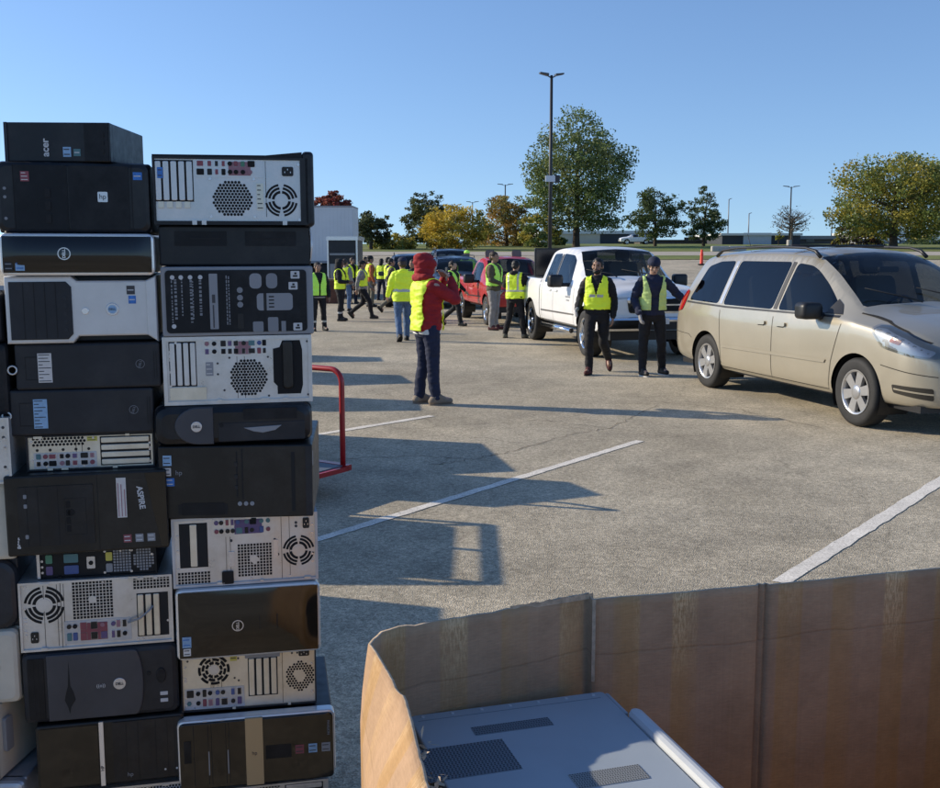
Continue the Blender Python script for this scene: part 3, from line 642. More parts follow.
def black_blank():
    c = comp('matte black desktop case with two faint bays, squeezed below the topmost silver rear', 158, 311, 225, 266, .40, off=.02); W, H = c.W, c.H
    c.case('matte_black', .02); c.front('black_plastic', .022, r=.006, bev=.005)
    c.add('drive_bay', 'matte_black', lambda b: [b.rrect(W * x, H * .5, W * x + W * .34, H * .86, .002, -.002, 0) for x in (.1, .56)])
    c.lines('bay_groove', 'groove', [(W * .2, H * .66, W * .4, H * .70), (W * .62, H * .66, W * .8, H * .70)], .003); c.add('edge_trim', 'silver_rim', lambda b: b.tube([(W - .002, -.001, H * .12), (W + .003, -.002, H * .5), (W - .002, -.001, H * .92)], .0018, 6))
def labelled_side():
    c = comp('black panel crowded with printed white diagrams in a grey frame', 160, 312, 266, 335.5, .40, off=.0); W, H = c.W, c.H
    c.case('panel_grey', .0, r=.006, bev=.004); c.rect('label_panel', 'matte_black', W * .028, H * .05, W * .955, H * .95, .003, r=.01)
    rnd = random.Random(4); y = -.0035
    c.rect('white_strip', 'panel_grey', W * .31, H * .10, W * .365, H * .90, .0045, r=.002); c.lines('strip_print', 'ink', [(W * .33, H * .12, W * .338, H * .45), (W * .327, H * .48, W * .347, H * .60)], .0055)
    segs = []
    for i, xx in enumerate((.065, .085, .13, .185, .20, .245)):
        z = .2 + .05 * (i % 3)
        while z < .82: h = rnd.uniform(.015, .04); segs.append((W * xx, H * z, W * (xx + .008 + .008 * (i % 2)), H * (z + h))); z += h + rnd.uniform(.012, .03)
    for xx in (.42, .435):
        z = .16
        while z < .86: h = rnd.uniform(.02, .05); segs.append((W * xx, H * z, W * (xx + .007), H * (z + h))); z += h + .015
    c.lines('printed_pattern', 'grey_ink', segs, .0006, y=-.003)
    c.add('printed_icon', ['white_ink', 'grey_ink', 'p_black'], lambda b: ([b.disc(W * x, H * z, .006, y - .0005, y, n=10) for x, z in ((.075, .85), (.13, .85), (.075, .15), (.19, .85), (.255, .85))], setattr(b, 'cur', 1), [b.disc(W * .51, H * z, .008, y - .0005, y, n=10) for z in (.55, .45, .66)], setattr(b, 'cur', 2), b.rrect(W * .49, H * .1, W * .53, H * .32, .004, y - .001, y)))
    c.add('printed_diagram', ['panel_grey', 'grey_ink', 'p_black'], lambda b: (b.rrect(W * .575, H * .68, W * .655, H * .9, .012, y - .0006, y), b.rrect(W * .62, H * .36, W * .86, H * .61, .010, y - .0006, y), setattr(b, 'cur', 1), b.rrect(W * .685, H * .68, W * .76, H * .9, .012, y - .0004, y), b.rrect(W * .59, H * .05, W * .66, H * .20, .004, y - .0004, y), b.rrect(W * .69, H * .05, W * .76, H * .26, .004, y - .0004, y), b.box(W * .78, y - .0004, H * .05, W * .81, y, H * .2), setattr(b, 'cur', 2), b.box(W * .665, y - .001, H * .36, W * .685, y, H * .61), [b.box(W * .70, y - .001, H * (.4 + .05 * i), W * .735, y, H * (.42 + .05 * i)) for i in range(4)]))
    for (x, z) in ((.85, .82), (.835, .66), (.86, .06)): c.add('printed_symbol', ['white_ink', 'p_black'], lambda b: (b.rrect(W * x, H * z, W * (x + .06), H * (z + .11), .002, y - .0006, y), setattr(b, 'cur', 1), b.box(W * (x + .015), y - .0012, H * (z + .025), W * (x + .045), y, H * (z + .05)), b.box(W * (x + .025), y - .0012, H * (z + .06), W * (x + .04), y, H * (z + .09))))
    c.lines('vent_slit', 'groove', [(W * .91, H * (.1 + .06 * i), W * .945, H * (.125 + .06 * i)) for i in range(14)], .0008, y=-.003)
def silver_rear_gap():
    c = comp('pale silver rear panel with a missing power supply leaving a dark square hole', 163, 312, 335.5, 403.5, .40, off=.0); W, H = c.W, c.H
    c.rear('galv', 'galv', .010)
    c.slots(W * .04, H * .27, W * .22, H * .93, 4, 'galv', vert=True); c.rect('slot_lever', 'galv_warm', W * .04, H * .08, W * .28, H * .26, .006, y=c.y, r=.002)
    c.io(W * .26, H * .70, W * .70, H * .95, 'galv', 21, big=(.5, .74, 'p_pink')); c.holes(W * .44, H * .11, W * .69, H * .66, .0088, 'disc', rad=.46); 
    c.add('empty_bay', 'hole', lambda b: b.prism([(W * .735, H * .30), (W * .76, H * .24), (W * .76, H * .12), (W * .92, H * .12), (W * .935, H * .25), (W * .935, H * .78), (W * .92, H * .92), (W * .80, H * .92), (W * .78, H * .82), (W * .735, H * .80)], 'y', c.y - .0012, c.y))
    c.rect('power_cable', 'brown_black', W * .80, H * .2, W * .87, H * .92, .008, y=c.y, r=.01, bev=.004)
    c.sticker(W * .28, H * .42, W * .33, H * .62, 'panel_grey', 3, 'paper', y=c.y); c.add('screw', 'ink', lambda b: [b.disc(W * x, H * z, .003, c.y - .002, c.y, n=8) for x, z in ((.36, .6), (.36, .44), (.4, .2), (.44, .68), (.7, .68), (.7, .1), (.97, .9), (.97, .1))])
def dell_sff_round():
    c = comp('rounded dark desktop with a grey oval end and white round badge, right stack', 155, 313, 403.5, 443, .38, off=-.02); W, H = c.W, c.H
    c.case('steel_dark', .04, r=.02, bev=.0); c.front('black_plastic', .045, r=.03, bev=.02)
    c.add('oval_cover', 'dim_cover', lambda b: b.prism([(W * .37, H * .03), (W * .37, H * .97)] + [(W * .28 - W * .15 * math.sin(a), H * .5 + H * .47 * math.cos(a)) for a in [math.pi * i / 16 for i in range(17)]], 'y', -.005, .002, bev=.003))
    o = c.disc('badge', 'logo_silver', W * .265, H * .49, .0145, .008, bev=.001); c.text('badge_lettering', 'DELL', .009, 'ink', W * .265, H * .49, y=-.0085, parent=o, bold=.0003)
    c.rect('floppy_bay', 'matte_black', W * .56, H * .62, W * .90, H * .90, .003, r=.002); c.add('disc_tray', 'charcoal', lambda b: b.rrect(W * .40, H * .08, W * .95, H * .55, .004, -.002, 0, bev=.001))
    c.add('tray_handle', 'panel_grey', lambda b: b.prism([(W * .56, H * .42), (W * .80, H * .46), (W * .76, H * .34), (W * .68, H * .28), (W * .62, H * .32)], 'y', -.005, -.001, bev=.001)); c.disc('power_button', 'matte_black', W * .42, H * .5, .006, .003)
def hp_pro():
    c = comp('black tower with blue stickers on its end, angled outward in right stack', 167, 320, 443, 515, .42, off=-.03, yaw=-5); W, H = c.W, c.H; c.y = 0
    c.case('black_plastic', .03); c.front('brown_black', .032, r=.004, bev=.004)
    c.sticker(W * .03, H * .74, W * .085, H * .88, 'paper_blue', 2, 'ink'); c.sticker(W * .03, H * .60, W * .08, H * .71, 'paper', 2); c.sticker(W * .03, H * .46, W * .10, H * .57, 'sticker_blue', 2, 'white_ink'); c.text('model_lettering', 'hp', .018, 'grey_ink', W * .13, H * .64)
    c.lines('drive_door', 'groove', [(W * .50, H * .28, W * .51, H * .92), (W * .535, H * .26, W * .545, H * .95), (W * .86, H * .08, W * .885, H * .9), (W * .12, H * .06, W * .44, H * .2)], .0008)
    c.rect('recessed_grip', 'matte_black', W * .14, H * .05, W * .42, H * .22, .0012, r=.004); c.add('drive_button', 'charcoal', lambda b: [b.rrect(W * .49, H * z, W * .51, H * (z + .05), .001, -.003, 0) for z in (.4, .55, .72)])
    c.add('front_port', 'panel_grey', lambda b: [b.disc(W * x, H * .2, .006, -.002, 0, n=12) for x in (.52, .56, .60)])
    c.rect('side_trim', 'charcoal', W * .955, H * .02, W - .001, H * .98, .003); c.add('side_badge', 'white_ink', lambda b: b.box(W - .001, .012, H * .7, W + .001, .02, H * .9))
def silver_rear_gridded():
    c = comp('silver rear panel with purple port plate and round fan at its right end', 171, 317, 515, 584, .42, off=.0); W, H = c.W, c.H
    c.rear('galv_blue', 'galv', .007)
    c.slots(W * .05, H * .28, W * .24, H * .92, 3, 'galv_warm', openi=(0, 2)); c.holes(W * .03, H * .04, W * .25, H * .22, .0088, hexa=False)
    c.io(W * .27, H * .70, W * .70, H * .97, 'galv', 31, big=(.36, .80, 'p_purple')); c.holes(W * .44, H * .10, W * .67, H * .60, .0086, hexa=False, hub=.25); c.disc('fan_hub', 'galv', W * .555, H * .35, .011, .0018, y=c.y)
    c.fan(W * .865, H * .44, H * .225); c.psu(W * .92, H * .84, .03, .018, vert=True); c.add('screw', 'ink', lambda b: [b.disc(W * x, H * z, .004, c.y - .002, c.y, n=8) for x, z in ((.40, .64), (.70, .62), (.72, .4), (.38, .12), (.85, .85), (.85, .8))])
    c.rect('clip', 'logo_silver', W * .69, H * .36, W * .72, H * .62, .003, y=c.y); c.rect('clip', 'logo_silver', W * .38, H * .26, W * .42, H * .48, .003, y=c.y); c.add('lever', 'matte_black', lambda b: b.rrect(W * .33, H * .02, W * .41, H * .2, .004, c.y - .008, c.y)); c.lines('psu_seam', 'groove', [(W * .745, H * .04, W * .748, H * .96)], .0008, y=c.y)
def beige_rear():
    c = comp('beige rear panel with swirl fan and hexagonal vent, below the large glossy black tower', 182, 318, 654, 710, .42, off=.015); W, H = c.W, c.H
    c.rear('steel_dark', 'galv_warm', .004)
    c.fan(W * .24, H * .72, H * .27, 1); c.io(W * .02, H * .03, W * .46, H * .40, 'galv_blue', 41); c.slots(W * .49, H * .2, W * .71, H * .9, 4, 'galv_warm', vert=True); c.rect('slot_latch', 'panel_grey', W * .47, H * .90, W * .73, H * .99, .006, y=c.y, r=.002)
    c.holes(W * .77, H * .22, W * .985, H * .80, .0082, 'hex', hub=.42); c.psu(W * .91, H * .92, .03, .016); c.sticker(W * .36, H * .86, W * .41, H * .96, 'p_yellow', 1, y=c.y)
    c.add('screw', 'ink', lambda b: [b.disc(W * x, H * z, .003, c.y - .001, c.y, n=8) for x, z in ((.05, .9), (.42, .9), (.42, .5), (.82, .93), (.86, .93), (.39, .55))]); c.lines('psu_seam', 'groove', [(W * .745, H * .04, W * .748, H * .96)], .0008, y=c.y)
def hp_silver_rim():
    c = comp('glossy black tower in a silver rim with a broad silver band, right stack low down', 180, 336, 710, 777, .42, off=-.035); W, H = c.W, c.H; c.y = 0
    c.case('black_plastic', .03, x0=.006, x1=W - .006, z0=0, z1=H - .006)
    c.add('silver_rim', 'silver_rim', lambda b: b.rrect(0, .012, W, H, .016, .002, .036, bev=.005)); c.rect('gloss_face', 'gloss_black', .005, .0, W - .006, H - .006, .004, r=.012, bev=.003)
    c.rect('silver_band', 'gold_metal', W * .425, H * .0, W * .535, H * .985, .007, r=.001); c.text('band_lettering', 'hp', .015, 'ink', W * .48, H * .47, y=-.0075)
    c.lines('bay_groove', 'groove', [(W * x, H * .06, W * x + .0014, H * .94) for x in (.10, .19, .21, .30, .32)], .0008, y=-.004)
    c.add('drive_button', 'panel_grey', lambda b: [b.rrect(W * x, H * .2, W * x + .003, H * (.55), .001, -.006, -.003) for x in (.19, .31)]); c.rect('port_door', 'matte_black', W * .04, H * .4, W * .085, H * .72, .0055, r=.002)
    for i, m in enumerate(('p_red', 'paper_blue', 'panel_grey')): c.sticker(W * (.74 + .085 * i), H * .40, W * (.795 + .085 * i), H * .53, m, 2, 'ink', y=-.004)
    c.rect('media_panel', 'matte_black', W * .55, H * .36, W * .715, H * .56, .0048, r=.002); c.text('model_lettering', 'PAVILION', .010, 'grey_ink', W * .955, H * .75, y=-.0045, rot=-90)
    c.add('rim_tab', 'logo_silver', lambda b: [b.box(W * x, .0, H - .010, W * x + .012, .02, H - .004) for x in (.16, .27)])
silver_rear_top(); black_blank(); labelled_side(); silver_rear_gap(); dell_sff_round(); hp_pro(); silver_rear_gridded()
dell_slim('large glossy black tower face in a thin silver rim with ring logo, right stack', 175, 319, 584, 654, slim=False)
beige_rear(); hp_silver_rim()
c = fit_bottom('silver rear panel at the foot of the right stack below the silver rimmed tower', 150, 328, 777, PAL, off=-.005); c.rear('galv', 'galv', .006); W, H = c.W, c.H
c.fan(W * .32, H * .55, H * .36); c.holes(W * .50, H * .25, W * .72, H * .97, .0085); c.slots(W * .75, H * .2, W * .97, H * .95, 5, 'galv', vert=False); c.io(W * .03, H * .5, W * .18, H * .97, 'galv', 9)
# ---------------- outermost stack at the picture's edge
def edge_tower(label, px1, py0, py1, m, r=.012, width=.40, rear=False, handle=False, yaw=0, off=.0, snap=None):
    s1, zt = sz(px1, py0); _, zb = sz(px1, py1); zb = snap if snap is not None else zb
    W, H, D = width, zt - zb - .0015, .42
    c0 = A0 + TV * (s1 - W / 2) - NV * (D / 2 + off); c0.z = zb
    c = PC(label, W, H, D, Matrix.Translation(c0) @ Matrix.Rotation(YAW + R(yaw), 4, 'Z')); c.y = 0
    if rear:
        c.rear('galv', 'galv', .006); c.slots(W * .55, H * .1, W * .85, H * .9, 4, 'galv'); c.fan(W * .2, H * .5, H * .3); c.add('screw', 'ink', lambda b: [b.disc(W * .96, H * z, .004, c.y - .001, c.y, n=8) for z in (.25, .7, .85)])
    else:
        c.case(m, .03, r=.004); c.front(m, .04, r=r, bev=min(r, .014))
        c.lines('drive_bay', 'groove', [(W * x, H * .12, W * x + .0015, H * .88) for x in (.3, .5, .68)]); c.disc('power_button', 'steel_dark', W * .86, H * .5, .007)
    if handle:
        c.add('side_handle', 'panel_grey', lambda b: (b.rrect(.06, H * .34, .095, H * .80, .006, W - .001, W + .012, axis='x', bev=.003))); c.lines('handle_slot', 'groove', [])
        c.disc('indicator_light', 'groove', W * .93, H * .12, .007, .002)
    return c
edge_tower('dark tower at the upper edge of the outermost stack, beside the slim sticker cases', 0, 290, 343, 'matte_black')
edge_tower('dark tower just above the silver rear edge in the outermost stack', 6, 343, 416, 'matte_black')
edge_tower('silver rear edge poking out beside the dark sticker cases, outermost stack', 10, 416, 482, 'galv', rear=True, off=-.02)
edge_tower('cream tower edge beside the wide black lettered tower, outermost stack', 12, 482, 560, 'cream', off=.0)
edge_tower('dark rounded tower edge between two cream cases, outermost stack', 15, 560, 629, 'steel_dark', r=.04)
edge_tower('cream tower with rounded end beside the dark grey rounded tower, outermost stack', 17, 629, 703, 'cream', r=.016)
edge_tower('cream tower with a grey side handle at the lower edge, outermost stack', 22, 703, 775, 'cream', handle=True, yaw=-18, r=.004)
edge_tower('pale blue grey case at the foot of the outermost stack', 40, 775, 800, 'galv_blue', snap=PAL, yaw=-10)
# wooden pallets below the stacks
mat('pallet_wood', (.24, .17, .10), .8, var=.3, vscale=6)
def pallet(label, M, w=1.2, d=1.0, h=.14):
    t = thing('wooden_pallet', label, 'pallet'); t.matrix_world = M
    def bd(b):
        for i in range(7): y = -d / 2 + (d - .1) * i / 6; b.box(-w / 2, y, h - .02, w / 2, y + .095, h)
    mb = MB(); bd(mb); mb.build('deck_boards', 'pallet_wood', t)
    for x in (-w / 2 + .02, 0, w / 2 - .02):
        mb = MB(); mb.box(x - .02, -d / 2 + .005, 0, x + .02, d / 2 - .005, h - .0205); mb.build('stringer', 'pallet_wood', t)
cc = A0 + TV * (-.62) - NV * .30; cc.z = 0
pallet('wooden pallet carrying the stacks of computers', Matrix.Translation(cc) @ Matrix.Rotation(YAW, 4, 'Z'), 1.22, .84)
# ------------------------------------------------------------------ cardboard bin with a machine inside
def cardboard_mat():
    m = bpy.data.materials.new('cardboard'); m.use_nodes = True; MATS['cardboard'] = m
    n = m.node_tree.nodes; l = m.node_tree.links; b = n['Principled BSDF']
    uv = n.new('ShaderNodeUVMap'); uv.uv_map = 'UVMap'; sp = n.new('ShaderNodeSeparateXYZ'); l.new(uv.outputs[0], sp.inputs[0])
    def tex(sx, sy, sc, det=4, rough=.6):
        mp = n.new('ShaderNodeMapping'); mp.inputs['Scale'].default_value = (sx, sy, 1); l.new(uv.outputs[0], mp.inputs[0])
        x = n.new('ShaderNodeTexNoise'); x.inputs['Scale'].default_value = sc; x.inputs['Detail'].default_value = det; x.inputs['Roughness'].default_value = rough; l.new(mp.outputs[0], x.inputs['Vector']); return x.outputs[0]
    def ramp(i, lo, hi, a, c):
        x = n.new('ShaderNodeMapRange'); x.inputs[1].default_value = lo; x.inputs[2].default_value = hi; x.inputs[3].default_value = a; x.inputs[4].default_value = c; l.new(i, x.inputs[0]); return x.outputs[0]
    def math_(op, a, c):
        x = n.new('ShaderNodeMath'); x.operation = op
        for i, q in enumerate((a, c)):
            if isinstance(q, (int, float)): x.inputs[i].default_value = q
            else: l.new(q, x.inputs[i])
        return x.outputs[0]
    # bands of old tape: periodic in u with broken edges
    uu = math_('ADD', sp.outputs[0], math_('MULTIPLY', tex(1, 60, 2), .0012))
    fr = math_('FRACT', math_('MULTIPLY', uu, 6.6), 0)
    band = ramp(fr, .40, .44, 0, 1); band = math_('MULTIPLY', band, ramp(fr, .84, .88, 1, 0))
    band = math_('MULTIPLY', band, ramp(tex(2.0, .01, 1.7, 2), .42, .52, 0.12, 1))
    scuff = math_('MULTIPLY', ramp(tex(75, 11, 3, 6, .78), .44, .56, 0, 1), ramp(math_('ADD', sp.outputs[1], math_('MULTIPLY', tex(9, 1, 3, 4), .5)), .98, 1.24, 0, 1))
    scuff = math_('MULTIPLY', math_('MULTIPLY', scuff, band), ramp(tex(2.3, .01, 2.1, 2), .46, .60, 0, 1))
    flute = ramp(tex(140, 1.2, 1, 2), .3, .7, .97, 1.03)
    blot = ramp(tex(1, 1, 5, 6, .7), .3, .7, .80, 1.16)
    fib = ramp(tex(40, 200, 1, 4), .3, .7, .92, 1.08)
    mix = n.new('ShaderNodeMix'); mix.data_type = 'RGBA'; mix.inputs[6].default_value = (.455, .295, .18, 1); mix.inputs[7].default_value = (.47, .285, .135, 1); l.new(band, mix.inputs[0])
    mix2 = n.new('ShaderNodeMix'); mix2.data_type = 'RGBA'; l.new(mix.outputs[2], mix2.inputs[6]); mix2.inputs[7].default_value = (.88, .64, .37, 1); l.new(math_('MULTIPLY', scuff, .8), mix2.inputs[0])
    cre = math_('ABSOLUTE', math_('SUBTRACT', math_('ADD', sp.outputs[1], math_('MULTIPLY', tex(1.5, .1, 2, 3), .05)), .865), 0); crease = ramp(cre, .0, .005, .84, 1.0)
    f = math_('MULTIPLY', math_('MULTIPLY', math_('MULTIPLY', flute, blot), fib), crease)
    mu = n.new('ShaderNodeMix'); mu.data_type = 'RGBA'; mu.blend_type = 'MULTIPLY'; mu.inputs[0].default_value = 1; l.new(mix2.outputs[2], mu.inputs[6]); l.new(f, mu.inputs[7])
    l.new(mu.outputs[2], b.inputs['Base Color'])
    l.new(math_('SUBTRACT', .80, math_('MULTIPLY', band, .35)), b.inputs['Roughness']); b.inputs['Specular IOR Level'].default_value = .14
    bp = n.new('ShaderNodeBump'); bp.inputs['Strength'].default_value = .5; bp.inputs['Distance'].default_value = .006
    l.new(math_('ADD', math_('ADD', math_('MULTIPLY', flute, .8), math_('MULTIPLY', crease, 1.5)), math_('ADD', tex(1.2, 1, 7, 5), math_('MULTIPLY', fib, .7))), bp.inputs['Height']); l.new(bp.outputs[0], b.inputs['Normal'])
cardboard_mat(); mat('torn_paper', (.50, .385, .27), .9, var=.3, vscale=60); mat('tape', (.40, .30, .19), .35, var=.3, vscale=50, rvar=.15)
def ring_wall(name, pts, z0, thick=.007, jag=.003, parent=None, rough_top=None):
    # pts: list of (xb,yb, xt,yt,zt) ; base ring z0, bulge at .86*top, top ; dense resample
    rnd = random.Random(3); ring = []; n = len(pts)
    for i in range(n):
        a = pts[i]; b = pts[(i + 1) % n]; L = math.hypot(b[0] - a[0], b[1] - a[1]); k = max(1, int(L / .018))
        for j in range(k):
            t = j / k; ring.append([a[q] + (b[q] - a[q]) * t for q in range(5)])
    m = len(ring); zs = [0, .5, .80, .88, .94, .975, 1.0]; mb = MB(); vs = []; u = [0]
    for i in range(m): 
        a, b = ring[i], ring[(i + 1) % m]; u.append(u[-1] + math.hypot(b[0] - a[0], b[1] - a[1]))
    wv = 0
    for i, (xb, yb, xt, yt, zt) in enumerate(ring):
        wv = wv * .6 + rnd.uniform(-1, 1); jg = jag * (rough_top(i, xb, yb) if rough_top else 1)
        for k, f in enumerate(zs):
            g = max(0, (f - .80) / .20) ** 1.4
            z = z0 + (zt - z0) * f + (wv * jg if k == len(zs) - 1 else 0)
            wob = .0030 * math.sin(u[i] * 7 + f * 4) * f + .0006 * math.sin(u[i] * 31 + f * 13)
            vs.append((xb + (xt - xb) * g + wob * .4, yb + (yt - yb) * g + wob, z))
    nz = len(zs); fs = []; uvs = []
    for i in range(m):
        j = (i + 1) % m
        for k in range(nz - 1):
            fs.append((i * nz + k, j * nz + k, j * nz + k + 1, i * nz + k + 1)); uvs.append(((u[i], zs[k]), (u[i + 1], zs[k]), (u[i + 1], zs[k + 1]), (u[i], zs[k + 1])))
    me = bpy.data.meshes.new(name); me.from_pydata(vs, [], fs); uvl = me.uv_layers.new(name='UVMap')
    for p, q in zip(me.polygons, uvs):
        for li, c in zip(p.loop_indices, q): uvl.data[li].uv = c
    me.materials.append(MATS['cardboard']); me.materials.append(MATS['torn_paper'])
    o = bpy.data.objects.new(name, me); COL.objects.link(o)
    md = o.modifiers.new('solid', 'SOLIDIFY'); md.thickness = thick; md.offset = 0; md.material_offset_rim = 1
    dg = bpy.context.evaluated_depsgraph_get(); dg.update(); m2 = bpy.data.meshes.new_from_object(o.evaluated_get(dg)); o.modifiers.clear(); o.data = m2; m2.name = name
    for p in m2.polygons: p.use_smooth = True
    if parent: o.parent = parent
    return o
bx = thing('cardboard_bin', 'large open brown cardboard bin with torn rim, holding a grey machine in the foreground', 'cardboard box')
C6 = G(590, 597, 1.0); C7 = G(763, 584, 1.0); C8 = G(940, 568, 1.0)
PTS = [(-.115, 1.15, -.03, 1.16, .955), (-.150, 1.48, -.060, 1.50, .965), (-.185, 1.80, -.118, 1.80, .985), (-.222, 2.03, -.188, 2.02, .995), (-.226, 2.06, -.205, 2.055, 1.0), (-.19, 2.115, -.185, 2.11, 1.0), (-.10, 2.165, -.10, 2.163, 1.003), (.10, 2.265, .10, 2.262, 1.003),
       (C6.x - .004, C6.y + .006, C6.x - .004, C6.y + .006, 1.008), (C6.x + .004, C6.y - .012, C6.x + .004, C6.y - .012, .998), (C7.x - .016, C7.y - .005, C7.x - .016, C7.y - .005, 1.0), (C7.x - .009, C7.y + .009, C7.x - .009, C7.y + .009, 1.0), (C7.x, C7.y - .001, C7.x, C7.y - .001, 1.0), (C7.x + .009, C7.y + .011, C7.x + .009, C7.y + .011, 1.0), (C7.x + .016, C7.y - .001, C7.x + .016, C7.y - .001, 1.0),
       (C8.x, C8.y, C8.x, C8.y, 1.0), (1.45, 2.64, 1.45, 2.64, 1.0), (1.66, 2.35, 1.66, 2.35, 1.0), (1.52, 1.35, 1.52, 1.35, 1.0), (1.25, 1.02, 1.25, 1.02, 1.0), (.35, .98, .35, .98, .98)]
ring_wall('bin_wall', PTS, .14, jag=.0022, parent=bx, rough_top=lambda i, x, y: 2.0 if x < -.10 else (.8 if x < .29 else .35))
mb = MB(); mb.face([(p[0], p[1], .146) for p in PTS]); mb.build('bin_floor', 'torn_paper', bx)
# ragged torn strips on the inner edge of the sunlit side
def torn(x, y, z, n, spread, seed, name='torn_flap'):
    rnd = random.Random(seed); mb = MB()
    for k in range(n):
        p = Vector((x + rnd.uniform(-.4, 1) * spread * .5, y + rnd.uniform(-1, 1) * spread, z + rnd.uniform(-.012, .006)))
        a = rnd.uniform(.005, .017); d = Vector((rnd.uniform(-.2, 1), rnd.uniform(-1, 1), rnd.uniform(-.9, .5))).normalized(); e = Vector((rnd.uniform(-1, 1), rnd.uniform(-1, 1), rnd.uniform(-.4, .4))).normalized()
        q = [p, p + d * a + e * a * .3, p + d * a * 1.2 + e * a * .7, p + e * a * .8 + d * a * .2]
        mb.face(q)
    return mb.build(name, 'torn_paper', bx)
torn(-.066, 1.56, .955, 26, .045, 1); torn(-.09, 1.68, .962, 10, .04, 2)
mb = MB()   # peeled strip along the rim of the short flap
for k in range(26):
    t = k / 25; x = .09 + .19 * t; y = 2.262 + .088 * t - .004
    mb.face([(x, y, 1.0 - .004), (x + .0085, y + .004, 1.0 - .004), (x + .0085, y + .001, 1.007 + .002 * math.sin(k * 1.3) * math.sin(t * 3.14) + .003), (x, y - .003, 1.007 + .002 * math.sin(k * 1.3 - 1.3) * math.sin(t * 3.14) + .003)])
mb.build('peeled_strip', 'torn_paper', bx)
mb = MB(); mb.box(C6.x + .004, C6.y - .018, .80, C6.x + .012, C6.y - .010, 1.0); mb.build('seam_edge', 'torn_paper', bx)
mb = MB()
for k in range(20):
    z0 = .915 + .078 * k / 20; x0 = .145; 
    mb.face([(x0, 2.2755, z0), (x0 + .05 + random.uniform(-.003, .003), 2.299, z0), (x0 + .05 + random.uniform(-.003, .003), 2.299, z0 + .0042), (x0, 2.2755, z0 + .0042)])

pallet('wooden pallet under the large cardboard bin', Matrix.Translation((.72, 1.75, 0)) @ Matrix.Rotation(R(14), 4, 'Z'), 1.5, 1.2)
# the machine lying in the bin
mat('machine_paint', (.37, .42, .46), .42, dust=.10, var=.08, vscale=5, rvar=.06); mat('machine_light', (.56, .59, .61), .4, var=.05); mat('vent_hole', (.045, .055, .065), .7); mat('vent_dark', (.19, .22, .25), .6); mat('vent_light', (.34, .35, .34), .5)
LZ = .80; C0 = G(605, 688, LZ) + Vector((-.006, -.018, 0)); E1 = Vector((.285, -.9585, 0)); E2 = Vector((-.9585, -.285, 0))
mt = thing('office_machine', 'blue grey metal machine with perforated vents lying inside the open cardboard bin', 'machine', C0 + Vector((0, 0, .15 - LZ))); mt.rotation_euler = (0, 0, math.atan2(-E2.y, -E2.x))
hh = LZ - .15
def mloc(px, py): v = G(px, py, LZ) - C0; return (-v.dot(E2), -v.dot(E1))      # local x right, y away
LX, LY = -.455, -.92
mb = MB(); mb.box(LX, LY, 0, -.012, 0, hh - .03); mb.build('body', 'machine_paint', mt)
mb = MB(); mb.rrect(LX - .004, LY, 0.0, .004, .010, hh, hh - .026, axis='z', bev=.004); mb.build('lid', 'machine_paint', mt)
mb = MB(); mb.rrect(.004, LY, .036, -.115, .016, hh + .012, hh - .06, axis='z', bev=.012, seg=6); mb.build('edge_rail', 'machine_light', mt)
mb = MB(); mb.rrect(.002, -.11, .012, 0, .004, hh - .004, hh - .06, axis='z', bev=.003); mb.build('rail_recess', 'machine_paint', mt)
for i in range(7):
    for (sx_, sy_) in ((-.03 - .40 * i / 6, -.012),): 
        mb = MB(); mb.disc(sx_, sy_, .004, hh + .0016, hh - .001, n=10, axis='z'); mb.build('screw', 'machine_light', mt)
mb = MB(); mb.box(LX + .01, -.030, hh - .001, -.02, -.0285, hh + .0006); mb.build('lid_seam', 'vent_dark', mt)
def vent(q, nx, ny, mbk, mh):
    p = [mloc(*a) for a in q]; x0 = (p[0][0] + p[3][0]) / 2; x1 = (p[1][0] + p[2][0]) / 2; y1 = (p[0][1] + p[1][1]) / 2; y0 = (p[2][1] + p[3][1]) / 2
    b = MB(); b.box(x0, y0, hh - .001, x1, y1, hh + .0012); v = b.build('vent_plate', mbk, mt)
    b = MB(); sx = (x1 - x0) / nx; sy = (y1 - y0) / ny
    for i in range(nx):
        for j in range(ny):
            cx = x0 + sx * (i + (.5 if j % 2 == 0 else .72)); cy = y0 + sy * (j + .5); r = min(sx, sy) * .36
            b.face([(cx + r * math.cos(2 * math.pi * k / 6), cy + r * math.sin(2 * math.pi * k / 6), hh + .0018) for k in range(6)])
    b.build('vent_holes', mh, v, fix=False)
vent([(471, 728), (549, 717), (552, 725), (476, 736)], 30, 5, 'vent_dark', 'vent_hole'); vent([(419, 750), (507, 739), (518, 770), (422, 783)], 26, 20, 'vent_dark', 'vent_hole'); vent([(570, 775), (640, 764), (650, 780), (576, 788)], 28, 9, 'vent_light', 'vent_hole')
# ------------------------------------------------------------------ red platform cart and unseen shadow casters behind the stacks
mat('red_paint', (.38, .012, .014), .35, var=.15, coat=.2); mat('rubber', (.012, .012, .012), .8, var=.2); mat('deck_grey', (.10, .12, .15), .6, var=.2); mat('cage_steel', (.16, .17, .18), .4, metal=.6)
HA = G(343, 466, .20); ct = thing('platform_cart', 'red platform cart whose tube handle shows beside the right computer stack', 'cart', (HA.x, HA.y, 0)); ct.rotation_euler = (0, 0, math.atan2(.28, -.42) - R(90))   # local +y runs from near leg to far leg
hw = .50
mb = MB(); top = .93; pts = [(0, 0, .17), (0, 0, .5)]
pts += [(0, 0 + .10 * (1 - math.cos(a)), top - .10 + .10 * math.sin(a)) for a in [R(15 * i) for i in range(7)]] + [(0, hw - .10 * (1 - math.cos(a)), top - .10 + .10 * math.sin(a)) for a in [R(90 - 15 * i) for i in range(7)]] + [(0, hw, .5), (0, hw, .17)]
